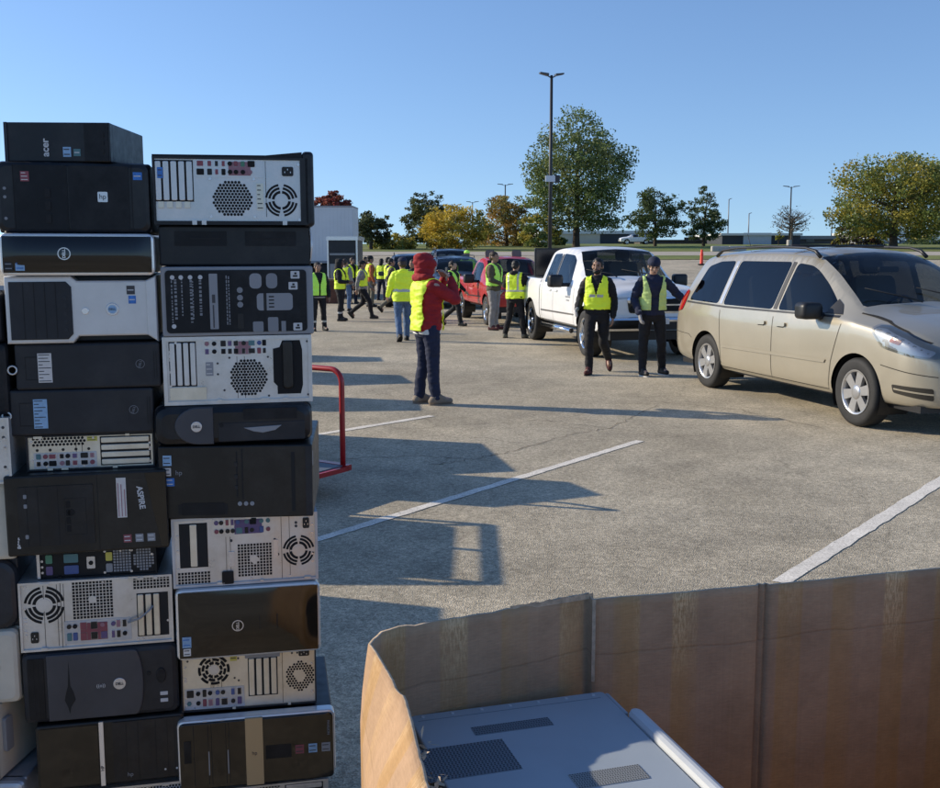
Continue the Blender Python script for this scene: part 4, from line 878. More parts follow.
mb.tube(pts, .021, 10); mb.build('handle', 'red_paint', ct)
mb = MB(); mb.box(-.03, -.06, .172, .03, hw + .06, .215); [mb.box(-1.25, y - .02, .170, .0, y + .02, .205) for y in (-.04, hw + .04)]; mb.box(-1.28, -.06, .155, -1.22, hw + .06, .205); mb.build('frame', 'red_paint', ct)
mb = MB(); mb.box(-1.22, -.02, .19, -.03, hw + .02, .212); mb.build('deck', 'deck_grey', ct)
for x in (-.45, -1.1):
    for y in (0.02, hw - .02):
        mb = MB(); mb.lathe([(0, -.02), (.06, -.02), (.065, -.012), (.065, .012), (.06, .02), (0, .02)], 'y', 16, (x, y, .065)); mb.build('caster', 'rubber', ct)
def shadow_caster_box(label, x, y, w, d, h, rz=0):  # plain box out of sight, added to throw shadow across the lot
    t = thing('shadow_caster_box', label, 'cardboard box', (x, y, 0), R(rz))
    mb = MB()
    for (a, b, c_, e) in ((-w / 2, -d / 2, w / 2, -d / 2 + .02), (-w / 2, d / 2 - .02, w / 2, d / 2), (-w / 2, -d / 2 + .02, -w / 2 + .02, d / 2 - .02), (w / 2 - .02, -d / 2 + .02, w / 2, d / 2 - .02)): mb.box(a, b, .14, c_, e, h)
    mb.box(-w / 2 + .02, -d / 2 + .02, .14, w / 2 - .02, d / 2 - .02, h - .08); mb.build('box_wall', 'torn_paper', t)
    mb = MB(); [mb.box(-w / 2, y0, .0, w / 2, y0 + .09, .14) for y0 in (-d / 2, -.045, d / 2 - .09)]; mb.build('skid', 'pallet_wood', t); return t
shadow_caster_box('unseen brown box added to cast shadow, behind the computer stacks, nearest one', -3.35, 4.95, 1.1, 1.9, 1.22)
shadow_caster_box('unseen brown box added to cast shadow beyond the red cart', -2.95, 9.75, 1.1, 1.3, 1.22, 12)
shadow_caster_box('taller narrow unseen box added to cast shadow behind the red cart', -2.62, 8.55, .9, .5, 1.42, 25)
shadow_caster_box('low unseen box added to cast shadow behind the stacks in the lot', -3.75, 12.9, 1.1, .8, 1.2, 5)
shadow_caster_box('unseen box added to cast shadow, in the middle of the hidden row', -4.0, 15.4, 1.0, 1.0, 1.2, 15)
shadow_caster_box('unseen box added to cast shadow, at the end of the hidden row', -4.7, 18.2, 1.2, .7, 1.2, 8)
cg = thing('cage_cart', 'steel cage cart loaded with a grey crate behind the stacks', 'cart', (-2.95, 6.9, 0))
mb = MB()
for x in (-.45, .45):
    for y in (-.62, .62): mb.tube([(x, y, .12), (x, y, 1.2)], .024, 8)
    mb.tube([(x, -.62, 1.2), (x, .62, 1.2)], .03, 8); mb.tube([(x, -.62, .72), (x, .62, .72)], .03, 8)
    mb.tube([(x, 0.0, .16), (x, 0, 1.2)], .024, 8)
for y in (-.62, .62):
    mb.tube([(-.45, y, 1.2), (.45, y, 1.2)], .024, 8); mb.tube([(-.45, y, .7), (.45, y, .7)], .02, 8)
    for x in (-.25, -.05, .15): mb.tube([(x, y, .16), (x, y, 1.2)], .03, 8)
mb.box(-.47, -.64, .12, .47, .64, .16); mb.build('cage', 'cage_steel', cg)
for x in (-.38, .38):
    for y in (-.55, .55): mb = MB(); mb.lathe([(0, -.02), (.06, -.02), (.06, .02), (0, .02)], 'y', 14, (x, y, .06)); mb.build('caster', 'rubber', cg)
mb = MB(); mb.rrect(-.41, -.54, .28, .56, .03, 1.19, .162, axis='z', bev=.02); tag(mb.build('storage_crate', 'deck_grey'), 'dark grey crate riding in the steel cage cart', 'crate').location = (-2.95, 6.9, 0)
# ------------------------------------------------------------------ lamp posts
mat('pole_dark', (.035, .037, .04), .5, metal=.3); mat('pole_grey', (.22, .23, .24), .5, metal=.3); mat('concrete', (.42, .40, .37), .85, var=.15); mat('sign_white', (.62, .66, .70), .5); mat('lamp_head', (.05, .05, .055), .4)
def lamp(label, px, Y, ytop, r=.085, m='pole_dark', head=.75, heads=2, base=True, ang=0, group='lamp posts across the lot'):
    p = at(px, Y); zt = CAMZ + (252 - ytop) * (Y * cP) / FPX - p.z + .0
    t = thing('lamp_post', label, 'lamp post', p, R(ang), group)
    mb = MB(); mb.tube([(0, 0, 0.0), (0, 0, zt * .5), (0, 0, zt)], [r, r * .85, r * .65], 10); mb.build('pole', m, t)
    if base: mb = MB(); mb.lathe([(0, .75), (.26, .75), (.3, .70), (.3, -.2)], 'z', 18); mb.build('concrete_base', 'concrete', t)
    for s_ in ((-1, 1) if heads == 2 else (1,)):
        mb = MB(); mb.tube([(0, 0, zt - .12), (s_ * head * .35, 0, zt - .02)], .03, 6)
        mb.add([Vector((s_ * x, y, z + zt)) for x, y, z in ((head * .3, -.16, -.03), (head * 1.0, -.13, .06), (head * 1.0, .13, .06), (head * .3, .16, -.03), (head * .3, -.16, .07), (head, -.12, .12), (head, .12, .12), (head * .3, .16, .07))], [(0, 1, 2, 3), (7, 6, 5, 4), (0, 4, 5, 1), (1, 5, 6, 2), (2, 6, 7, 3), (3, 7, 4, 0)])
        mb.build('lamp_head', 'lamp_head', t)
    return t
l1 = lamp('tall dark twin headed lamp post rising behind the white pickup, with a small sign', 549.5, 50, 81, .10, head=.58, ang=14)
zs_ = CAMZ + (252 - 181) * 50 / FPX - HZ(50)
mb = MB(); mb.box(-.30, -.16, zs_ - .14, .18, -.12, zs_ + .14); mb.build('pole_sign', 'sign_white', l1); mb = MB(); mb.box(.14, -.12, zs_ - .17, .42, .1, zs_ + .17); mb.build('equipment_box', 'pole_dark', l1)
lamp('lamp post on the verge between the orange tree and the red pickup', 505, 135, 186, .11, 'pole_dark', 1.0)
lamp('thin lamp post beside the dark conifer, left of the orange tree', 472.5, 150, 203, .10, 'pole_grey', .9)
lamp('lamp post standing in front of the bare tree', 789, 128, 188, .11, 'pole_dark', 1.0)
lamp('headless thin post beside the conical tree', 727.5, 150, 200, .10, 'pole_grey', .4, 1)
lamp('short thin post above the pale garage door', 748, 160, 214, .11, 'pole_grey', .4, 1)
lamp('small twin headed lamp post left of the dark red bush', 831, 165, 216, .10, 'pole_grey', 1.1)
mat('cone_orange', (.85, .055, .02), .5, var=.1); mat('cone_white', (.75, .75, .72), .5)
def delineator(label, px, Y, h, r):
    t = thing('marker_post', label, 'marker post', at(px, Y))
    mb = MB(); mb.lathe([(0, h), (r * .6, h), (r * .75, h * .9), (r, .1), (r * 1.05, .08)], 'z', 14); mb.build('post', 'cone_orange', t)
    mb = MB(); mb.rrect(-r * 1.9, -r * 1.9, r * 1.9, r * 1.9, .05, .09, 0, axis='z', bev=.01); mb.build('base', 'rubber', t)
    mb = MB(); mb.lathe([(r * .90 + .008, h * .62), (r * .84 + .008, h * .76)], 'z', 14); mb.build('reflective_band', 'cone_white' if px > 800 else 'cone_orange', t)
delineator('red orange marker post at the lot edge behind the minivan tail', 701.5, 62, .92, .10); delineator('pale orange marker post far behind the minivan windscreen', 871, 68, .75, .13)
# ------------------------------------------------------------------ far buildings
mat('wall_beige', (.62, .55, .44), .9, var=.1, vscale=.3); mat('wall_dark', (.045, .05, .06), .8, var=.2, vscale=.3); mat('wall_brown', (.10, .085, .075), .9, var=.2, vscale=.3); mat('roof_white', (.68, .68, .66), .7); mat('door_pale', (.50, .54, .58), .6, var=.06, vscale=1); mat('window_dark', (.02, .025, .03), .15); mat('wall_grey', (.24, .24, .24), .9, var=.1, vscale=.3)
def building(label, px0, px1, ytop, Y, m, depth=18, fascia=.5, doors=(), base_m=None, name='low_building'):
    a = at(px0, Y); b = at(px1, Y); zb = HZ(Y); w_ = b.x - a.x; h = CAMZ + (252 - ytop) * Y * cP / FPX - zb
    t = thing(name, label, 'building', ((a.x + b.x) / 2, Y, zb))
    mb = MB(); mb.box(-w_ / 2, 0, -1, w_ / 2, depth, h - fascia); mb.build('wall', m, t)
    mb = MB(); mb.box(-w_ / 2 - .25, -.25, h - fascia, w_ / 2 + .25, depth + .25, h); mb.build('roof', base_m or 'roof_white', t)
    for kind, x0, x1, z1, z0 in doors:
        xa = at(x0, Y).x - (a.x + b.x) / 2; xb = at(x1, Y).x - (a.x + b.x) / 2
        mb = MB(); mb.box(xa, -.06, z0, xb, .02, z1); o = mb.build('door' if 'door' in kind else 'window', kind, t)
    return t
building('long beige building with a flat white roof behind the big green tree', 540, 652, 231, 165, 'wall_beige', doors=[('wall_dark', 600, 638, 1.6, .0), ('door_pale', 572, 577, 1.7, 0), ('window_dark', 552, 560, 1.4, .4)])
building('low brown wall like shed between the dark tree and the conical tree', 640, 733, 240, 158, 'wall_brown', fascia=.15, base_m='wall_dark', doors=[('window_dark', 684, 700, 1.0, .3)])
building('dark building with a pale garage door and white fascia behind the minivan', 722, 800, 233.5, 148, 'wall_dark', fascia=.32, doors=[('door_pale', 743, 771, 1.65, 0)])
building('grey brown low building right of the garage building', 800, 838, 236, 156, 'wall_brown', fascia=.5, base_m='wall_grey', doors=[('window_dark', 806, 814, 1.0, .3)])
building('pale grey building behind the large tree at the picture edge', 868, 990, 232, 185, 'wall_grey', fascia=.4, doors=[('window_dark', 905, 912, 1.2, .3)])
building('pale building behind the yellow trees', 440, 552, 241, 175, 'wall_grey', fascia=.3, doors=[('window_dark', 520, 535, .9, .2)])
# kerb blocks and boulders on the verge
for i, (px, wd) in enumerate(((737, 1.6), (716, .9), (724, .8))):
    p = at(px, 96.5); mb = MB(); mb.rrect(-wd / 2, -.3, wd / 2, .3, .1, .5, -.1, axis='z', bev=.08); o = mb.build('concrete_block', 'concrete'); o.location = p
    tag(o, ('long concrete block on the verge behind the minivan tail', 'short concrete block nearest the marker post', 'short concrete block in the middle of three on the verge')[i], 'block')
# ------------------------------------------------------------------ trees
def leaf_mat():
    m = bpy.data.materials.new('leaves'); m.use_nodes = True; MATS['leaves'] = m
    n = m.node_tree.nodes; l = m.node_tree.links; n.remove(n['Principled BSDF'])
    at_ = n.new('ShaderNodeAttribute'); at_.attribute_name = 'Col'
    d = n.new('ShaderNodeBsdfDiffuse'); t = n.new('ShaderNodeBsdfTranslucent'); g = n.new('ShaderNodeBsdfGlossy'); g.inputs['Roughness'].default_value = .45; g.inputs[0].default_value = (.5, .55, .5, 1)
    mx = n.new('ShaderNodeMixShader'); mx.inputs[0].default_value = .42; m2 = n.new('ShaderNodeMixShader'); m2.inputs[0].default_value = .05
    l.new(at_.outputs['Color'], d.inputs[0]); l.new(at_.outputs['Color'], t.inputs[0]); l.new(d.outputs[0], mx.inputs[1]); l.new(t.outputs[0], mx.inputs[2]); l.new(mx.outputs[0], m2.inputs[1]); l.new(g.outputs[0], m2.inputs[2]); l.new(m2.outputs[0], n['Material Output'].inputs[0])
leaf_mat(); mat('bark', (.07, .055, .042), .95, var=.3, vscale=2); mat('bark_grey', (.13, .115, .10), .95, var=.3, vscale=2)
def tree(label, px, Y, ytop, wpx, cols, ybot=None, clumps=110, per=42, leaf=.22, shape='oval', seed=1, trunk_r=.22, bare=False, gap=.0, name='leafy_tree', z0=None):
    rnd = random.Random(seed); p = at(px, Y); k = Y * cP / FPX
    H = CAMZ + (252 - ytop) * k - p.z; Wd = wpx * k; zb = (CAMZ + (252 - ybot) * k - p.z) if ybot else H * .18
    t = thing(name, label, 'tree', p, rnd.uniform(0, 6)); ch = H - zb
    mb = MB(); tips = []
    top = Vector((rnd.uniform(-.3, .3), rnd.uniform(-.3, .3), H * .80))
    mb.tube([(0, 0, -.3), (0, 0, zb * .5), (0.05, 0, zb + ch * .15), tuple(top * .75), tuple(top)], [trunk_r * 1.25, trunk_r, trunk_r * .8, trunk_r * .4, trunk_r * .1], 8)
    nl = 16 if not bare else 46
    for i in range(nl):
        a = rnd.uniform(0, 6.28); z = zb + ch * rnd.uniform(-.02, .6); f = rnd.uniform(.55, .95)
        rz = math.sqrt(max(.05, 1 - ((z + ch * .25 - (zb + ch * .45)) / (ch * .58)) ** 2)); e = Vector((math.cos(a) * Wd / 2 * f * rz, math.sin(a) * Wd / 2 * f * rz, min(H * .97, z + ch * rnd.uniform(.12, .38))))
        s_ = Vector((0, 0, z)); mid = s_.lerp(e, .5) + Vector((0, 0, -ch * .03)); r0 = trunk_r * .36
        mb.tube([s_, mid, e], [r0, r0 * .55, r0 * .12], 5, False); tips.append((mid, e))
        for q in range(3 if not bare else 7):
            b0 = mid.lerp(e, rnd.uniform(0, .9)); b1 = b0 + Vector((rnd.uniform(-1, 1), rnd.uniform(-1, 1), rnd.uniform(.1, 1))) * Wd * .12
            mb.tube([b0, b1], [r0 * .28, r0 * .07], 4, False)
    mb.build('trunk', 'bark_grey' if bare else 'bark', t, fix=False)
    vs = []; fs = []; cc_ = []; cl = []
    for i in range(clumps):
        for _ in range(60):
            x, y, z = rnd.uniform(-1, 1), rnd.uniform(-1, 1), rnd.uniform(0, 1)
            if shape == 'oval': lim = math.sqrt(max(0, 1 - ((z - .42) / .58) ** 2)) * (1.0 + .12 * math.sin(9 * z + seed))
            elif shape == 'cone': lim = min(1, .22 + 1.05 * (1 - z) ** .8) * (1 if z > .08 else .8)
            elif shape == 'spire': lim = (math.sqrt(max(0, 1 - ((z - .36) / .64) ** 2)) if z > .36 else .80 + .2 * z / .36) * (1.0 if z < .62 else 1 - .55 * (z - .62) / .38)
            elif shape == 'dome': lim = math.sqrt(max(0, 1 - (z * .96) ** 2))
            else: lim = 1 - abs(z - .5)
            ang = math.atan2(y, x); lim *= 1 + (.26 if shape == 'oval' else .16) * math.sin(3 * ang + seed + 2.5 * z) * (.5 + z * .5) + .10 * math.sin(7 * ang + 5 * z + seed)
            d = math.hypot(x, y)
            if d < lim and (d > lim * .30 or rnd.random() < .4): break
        cl.append((Vector((x * Wd / 2, y * Wd / 2, zb + z * ch)), rnd.uniform(.5, 1.0), rnd.choice(cols), rnd.uniform(.72, 1.28)))
    cr = Wd * .085
    for c_, s_, col, tone in cl:
        for j in range(int(per * s_ * (1 - gap))):
            v = Vector([max(-1.5, min(1.5, rnd.gauss(0, 1))) for _ in range(2)] + [max(-.95, min(.95, rnd.gauss(0, .62)))]) * cr * s_ * .75 + c_
            if v.z > H * 1.01: continue
            a = Vector((rnd.uniform(-1, 1), rnd.uniform(-1, 1), rnd.uniform(-.8, .8))).normalized(); b = a.orthogonal().normalized(); b = (b * math.cos(3.0 * rnd.random()) + a.cross(b) * math.sin(3.0 * rnd.random()))
            L = leaf * rnd.uniform(.6, 1.35); b.normalize(); c2 = a.cross(b) if abs(a.dot(b)) < .9 else a.orthogonal(); 
            i0 = len(vs); vs += [v + a * L * .6, v + c2 * L * .38, v - a * L * .6, v - c2 * L * .38]; fs.append((i0, i0 + 1, i0 + 2, i0 + 3))
            q = tone * rnd.uniform(.75, 1.25); cc_.append((col[0] * q, col[1] * q, col[2] * q, 1))
    me = bpy.data.meshes.new('crown'); me.from_pydata(vs, [], fs); ca = me.color_attributes.new('Col', 'FLOAT_COLOR', 'CORNER')
    ca.data.foreach_set('color', np.repeat(np.array(cc_, dtype=np.float32), 4, axis=0).ravel()); me.materials.append(MATS['leaves'])
    o = bpy.data.objects.new('crown', me); COL.objects.link(o); o.parent = t
    return t
GRN = [(0.143, 0.189, 0.055), (0.176, 0.215, 0.072), (0.104, 0.150, 0.044), (0.221, 0.247, 0.091)]; DKG = [(0.072, 0.111, 0.042), (0.098, 0.137, 0.052), (0.117, 0.156, 0.062)]
YEL = [(0.572, 0.416, 0.052), (0.442, 0.338, 0.052), (0.650, 0.468, 0.065), (0.312, 0.273, 0.052)]; ORG = [(0.377, 0.221, 0.058), (0.260, 0.208, 0.058), (0.195, 0.195, 0.058), (0.429, 0.273, 0.058)]; YGR = [(0.338, 0.305, 0.058), (0.221, 0.247, 0.058), (0.416, 0.338, 0.065), (0.143, 0.182, 0.049)]; RED = [(.20, .045, .04), (.15, .05, .04), (.24, .075, .05)]; MAR = [(.075, .035, .028), (.10, .05, .03), (.05, .04, .025)]
tree('tall broad green tree, the largest, behind the white pickup', 576, 118, 108, 104, GRN, 229, 460, 84, .235, 'spire', seed=3, trunk_r=.38)
tree('round dark green tree right of the largest tree', 655, 124, 189, 52, DKG, 239, 150, 74, .215, seed=5, trunk_r=.2)
tree('narrow conical dark green tree behind the minivan tail', 703.5, 126, 187, 40, DKG, 239, 130, 70, .20, 'cone', seed=8, trunk_r=.18)
tree('nearly leafless grey tree behind the minivan roof', 791, 132, 205, 40, [(.12, .10, .07), (.10, .085, .06)], 232, 60, 9, .2, 'dome', seed=4, trunk_r=.2, bare=True, name='bare_tree')
tree('big yellow green tree at the edge behind the minivan', 893, 110, 157, 118, YGR, 236, 460, 80, .235, seed=12, trunk_r=.42)
tree('second yellow green tree cut by the picture edge', 950, 122, 160, 74, YGR, 240, 150, 74, .22, seed=14, trunk_r=.3)
tree('low dark red bushy tree below the big yellow green tree', 858, 132, 221, 48, MAR + YGR[:1], 247, 110, 40, .28, 'dome', seed=15, trunk_r=.12)
tree('grey green tree just right of the pale trailer', 371, 105, 212, 38, [(.075, .09, .04), (.06, .075, .03), (.10, .11, .05)], 243, 120, 66, .20, seed=21, trunk_r=.18)
tree('tall dark green tree behind the bright yellow tree', 428, 122, 191, 50, [(.085, .10, .035), (.12, .12, .04), (.07, .085, .03)], 243, 150, 74, .22, seed=22, trunk_r=.25)
tree('bright yellow autumn tree behind the dark suvs', 451, 104, 205, 66, YEL, 249, 190, 76, .19, seed=23, trunk_r=.2)
tree('low yellowish bushy tree beside the grey green tree', 393, 108, 234, 50, YGR + YEL[3:], 250, 90, 40, .26, 'dome', seed=24, trunk_r=.1)
tree('orange brown tree behind the red pickup', 507, 126, 197, 58, ORG, 246, 170, 76, .21, seed=25, trunk_r=.22)
tree('small yellow green tree half behind the tall lamp post', 537, 116, 214, 44, YGR, 247, 90, 40, .28, seed=26, trunk_r=.15)
tree('red maple showing above the pale trailer roof', 333, 72, 193, 38, RED, 226, 110, 60, .17, seed=27, trunk_r=.15)
tree('dark pointed conifer left of the orange brown tree', 481, 150, 214, 20, DKG, 246, 70, 40, .32, 'cone', seed=28, trunk_r=.15, name='conifer_tree')
tree('tiny yellow sapling in front of the garage building', 778.5, 136, 231, 8, [(.30, .30, .05)], 242, 16, 30, .2, seed=29, trunk_r=.05)
tree('long low dark bush in front of the pale grey building', 926, 148, 238, 44, DKG, 249, 60, 34, .3, 'dome', seed=30, trunk_r=.08, name='bush')
tree('dark shrub under the yellow green lamp post tree', 556, 132, 236, 22, DKG, 248, 40, 34, .3, 'dome', seed=31, trunk_r=.08, name='bush')
# ------------------------------------------------------------------ vehicles
def paint(name, col, metal=.0, rough=.32, dirt=.12):
    m = mat(name, col, rough, metal=metal, coat=.7, var=dirt, vscale=1.6); return name
paint('paint_gold', (.46, .415, .32), .45, .30, .05); paint('paint_white', (.86, .86, .85), 0, .3, .03); paint('paint_red', (.50, .028, .025)); paint('paint_navy', (.018, .028, .055), .2); paint('paint_black', (.012, .014, .018), .1); paint('paint_slate', (.05, .07, .10), .3)
mat('chrome', (.75, .76, .78), .10, metal=1.); mat('alloy', (.60, .60, .60), .28, metal=.75, var=.08); mat('trim_black', (.012, .012, .013), .45); mat('seam', (.02, .017, .012), .8); mat('interior', (.07, .066, .06), .8); mat('seat_grey', (.17, .155, .135), .85); mat('tail_red', (.42, .01, .012), .12, coat=1); mat('amber', (.8, .25, .03), .2); mat('tyre', (.018, .018, .018), .75, var=.3, vscale=8, bump=.1, bscale=70); mat('reflector', (.70, .70, .70), .38, metal=.4); mat('plate_white', (.7, .7, .7), .5)
def pchip(xs, ys):
    xs = np.array(xs, float); ys = np.array(ys, float); h = np.diff(xs); d = np.diff(ys) / h; n = len(xs); m = np.zeros(n)
    for i in range(1, n - 1):
        if d[i - 1] * d[i] > 0:
            w1 = 2 * h[i] + h[i - 1]; w2 = h[i] + 2 * h[i - 1]; m[i] = (w1 + w2) / (w1 / d[i - 1] + w2 / d[i])
    m[0], m[-1] = d[0], d[-1]
    def f(x):
        i = int(min(max(np.searchsorted(xs, x) - 1, 0), n - 2)); t = (x - xs[i]) / h[i]
        return ((2 * t**3 - 3 * t**2 + 1) * ys[i] + (t**3 - 2 * t**2 + t) * h[i] * m[i] + (-2 * t**3 + 3 * t**2) * ys[i + 1] + (t**3 - t**2) * h[i] * m[i + 1])
    return f
class Shell:
    """A lofted car body; x runs from the tail to the nose, y to the side, z up."""
    def __init__(s, st):
        s.n = len(st); us = list(range(s.n)); s.F = [pchip(us, [a[k] for a in st]) for k in range(8)]; s.st = st
        s.NT = 60; s.cache = {}
    def sec(s, u):
        key = round(u, 4)
        if key in s.cache: return s.cache[key]
        x, zb, w, zs, wt, zt, zc, sl = [f(u) for f in s.F]
        C4 = (.985 * w, zs - .015); C7 = (wt - .02, zt)
        def lp(t, bul): return (C4[0] + (C7[0] - C4[0]) * t + bul, C4[1] + (C7[1] - C4[1]) * t)
        up = max(0, min(1, (zt - zs) / .5))
        C = [(.5 * w, zb + .04), (.92 * w, zb + .005), (.985 * w, zb + .09), (1.0 * w, zb + (zs - zb) * .35), (1.0 * w, zb + (zs - zb) * .70), C4, lp(.25, .012 * up), lp(.85, .02 * up), C7, (wt * .55, zt + (zc - zt) * .8), (0, zc)]
        P_ = []; m = len(C) - 2
        for i in range(s.NT + 1):
            q = m * i / s.NT; j = min(int(q), m - 1); t = q - j
            a = C[j] if j == 0 else ((C[j][0] + C[j + 1][0]) / 2, (C[j][1] + C[j + 1][1]) / 2)
            b = C[j + 1]; c = C[j + 2] if j == m - 1 else ((C[j + 1][0] + C[j + 2][0]) / 2, (C[j + 1][1] + C[j + 2][1]) / 2)
            P_.append(((1 - t)**2 * a[0] + 2 * t * (1 - t) * b[0] + t * t * c[0], (1 - t)**2 * a[1] + 2 * t * (1 - t) * b[1] + t * t * c[1]))
        s.cache[key] = (x, sl, zs, P_); return s.cache[key]
    def pt(s, u, t):
        x, sl, zs, P_ = s.sec(u); q = min(max(t, 0), 1) * s.NT; i = min(int(q), s.NT - 1); f = q - i
        y = P_[i][0] + (P_[i + 1][0] - P_[i][0]) * f; z = P_[i][1] + (P_[i + 1][1] - P_[i][1]) * f
        return Vector((x + sl * max(0, z - zs * .8), y, z))
    def t_of_z(s, u, z):
        x, sl, zs, P_ = s.sec(u)
        for i in range(4, s.NT):
            if P_[i + 1][1] >= z and P_[i][1] < z: return (i + (z - P_[i][1]) / (P_[i + 1][1] - P_[i][1])) / s.NT
        return 0.0 if z < P_[4][1] else 1.0
    def ut(s, x, z):
        lo, hi = 0., s.n - 1.
        for _ in range(26):
            u = (lo + hi) / 2; t = s.t_of_z(u, z)
            if s.pt(u, t).x < x: lo = u
            else: hi = u
        u = (lo + hi) / 2; return u, s.t_of_z(u, z)
def inpoly(p, poly):
    x, y = p; c = False; n = len(poly)
    for i in range(n):
        x0, y0 = poly[i]; x1, y1 = poly[(i + 1) % n]
        if (y0 > y) != (y1 > y) and x < (x1 - x0) * (y - y0) / (y1 - y0) + x0: c = not c
    return c
def dens(poly, step):
    o = []; n = len(poly)
    for i in range(n):
        a, b = poly[i], poly[(i + 1) % n]; k = max(1, int(math.hypot(b[0] - a[0], b[1] - a[1]) / step))
        o += [(a[0] + (b[0] - a[0]) * j / k, a[1] + (b[1] - a[1]) * j / k) for j in range(k)]
    return o
def soft(poly, r=.05, n=4):      # round the corners of an outline
    o = []; m = len(poly)
    for i in range(m):
        p, a, b = Vector(poly[i]), Vector(poly[i - 1]), Vector(poly[(i + 1) % m]); d0 = (a - p); d1 = (b - p); k = min(r, d0.length * .45, d1.length * .45)
        s_, e = p + d0.normalized() * k, p + d1.normalized() * k
        for j in range(n + 1): t = j / n; q = s_ * (1 - t)**2 + p * 2 * t * (1 - t) + e * t * t; o.append((q.x, q.y))
    return o
def smooth_by_surface(o, S):
    """Weld the panel, wind its faces outward and give it smooth weighted normals."""
    bm = bmesh.new(); bm.from_mesh(o.data); bmesh.ops.remove_doubles(bm, verts=bm.verts, dist=1e-5); bmesh.ops.recalc_face_normals(bm, faces=bm.faces)
    acc = {}
    for v in bm.verts: v.index = -1
    bm.verts.index_update(); bm.verts.ensure_lookup_table()
    N = [Vector() for _ in bm.verts]
    for f in bm.faces:
        for v in f.verts: N[v.index] += f.normal * f.calc_area()
    for _ in range(3):      # average the normals over neighbours that face the same way
        M_ = []
        for v in bm.verts:
            n0 = N[v.index].normalized(); q = n0.copy()
            for e in v.link_edges:
                n1 = N[e.other_vert(v).index].normalized()
                if n1.dot(n0) > .85: q += n1
            M_.append(q)
        N = M_
    bm.to_mesh(o.data); bm.free(); o.data.normals_split_custom_set_from_vertices([tuple(n.normalized()) for n in N])
def make_car(root, S, body_m, side_windows, top_windows, axles, R_arch, nu=64, nt=40, two_sided=True, glass='tinted_glass'):
    """side_windows: list of outlines in (x,z); top_windows: list of (name, outline in (u,t)) reaching t=1."""
    polys = []; kinds = []
    for w_ in side_windows:
        pl = [S.ut(x, z) for x, z in dens(soft(w_, .06), .06)]; polys.append(pl); kinds.append('window')
    for nm, pl in top_windows: polys.append(dens(pl, .12)); kinds.append(nm)
    for ax, zc_ in axles:
        pl = []
        for i in range(33):
            a = math.pi * (1.22 - 1.44 * i / 32); x, z = ax + R_arch * math.cos(a), zc_ + R_arch * math.sin(a)
            u, t = S.ut(x, max(z, S.F[1](S.ut(x, .5)[0]) + .03)); pl.append((u, t))
        u0, u1 = pl[0][0], pl[-1][0]; pl = [(u0, 0.0)] + pl + [(u1, 0.0)]; polys.append(pl); kinds.append('arch')
    U = S.n - 1.; verts = []; edges = []
    bnd = dens([(0, 0), (U, 0), (U, 1), (0, 1)], .04)
    def addloop(pl):
        i0 = len(verts); verts.extend([Vector(p) for p in pl]); k = len(pl); edges.extend([(i0 + i, i0 + (i + 1) % k) for i in range(k)])
    addloop(bnd)
    for pl in polys: addloop([(min(max(a, 0), U), min(max(b, 0), 1)) for a, b in pl])
    for i in range(1, nu):
        for j in range(1, nt): verts.append(Vector((U * i / nu, j / nt)))
    out = geometry.delaunay_2d_cdt(verts, edges, [], 0, 1e-5)
    V2, F2 = out[0], out[2]; P3 = [S.pt(v[0], v[1]) for v in V2]; groups = {}
    for f in F2:
        c = sum((V2[i] for i in f), Vector((0, 0))) / len(f); key = 'body'
        for q, pl in enumerate(polys):
            if inpoly((c[0], c[1]), pl): key = (kinds[q], q); break
        groups.setdefault(key, []).append(f)
    def mk(name, fs, m, mirror, only=0, parent=root, lift=0):
        vs = []; ff = []
        for sgn in ((1, -1) if mirror else (only,)):
            mp = {}
            for f in fs:
                g = []
                for i in f:
                    if i not in mp: mp[i] = len(vs); p = P3[i]; vs.append((p.x, p.y * sgn, p.z))
                    g.append(mp[i])
                ff.append(g)
        b = MB(); b.add(vs, ff, True); return b.build(name, m, parent)
    # end caps
    caps = []
    body = groups['body']
    vs = []; ff = []
    bm = MB()
    for sgn in (1, -1):
        mp = {}
        for f in body: bm.add([(P3[i].x, P3[i].y * sgn, P3[i].z) for i in f], [tuple(range(len(f)))], True)
    for u in (0., U):
        o = [S.pt(u, i / 40) for i in range(41)]; ring = [(p.x, p.y, p.z) for p in o] + [(p.x, -p.y, p.z) for p in reversed(o[:-1])]
        c = sum((Vector(p) for p in ring), Vector()) / len(ring)
        for i in range(len(ring) - 1): bm.add([ring[i], ring[i + 1], tuple(c)], [(0, 1, 2)], True)
    for k in range(len(bm.mi)): pass
    bo = bm.build('body', body_m, root, fix=False); smooth_by_surface(bo, S)
    allf = MB()
    for sgn in (1, -1):
        for k, fs in groups.items():
            for f in fs: allf.add([(P3[i].x, P3[i].y * sgn, P3[i].z) for i in f], [tuple(range(len(f)))], True)
    for (vv, f_) in ((bm.v, bm.f),):
        for f in f_:
            if len(f) == 3: pass
    allf.add(bm.v, bm.f, True)
    bvh = BVHTree.FromPolygons([Vector(v) for v in allf.v], allf.f)
    for k, fs in groups.items():
        if k == 'body' or k[0] == 'arch': continue
        if k[0] == 'window':
            for s_ in (1, -1): mk('window', fs, 'side_glass' if k[1] == 0 else glass, False, s_)
        else: mk(k[0], fs, 'tinted_glass' if 'rear' in k[0] else 'clear_glass', True)
    return bo, bvh
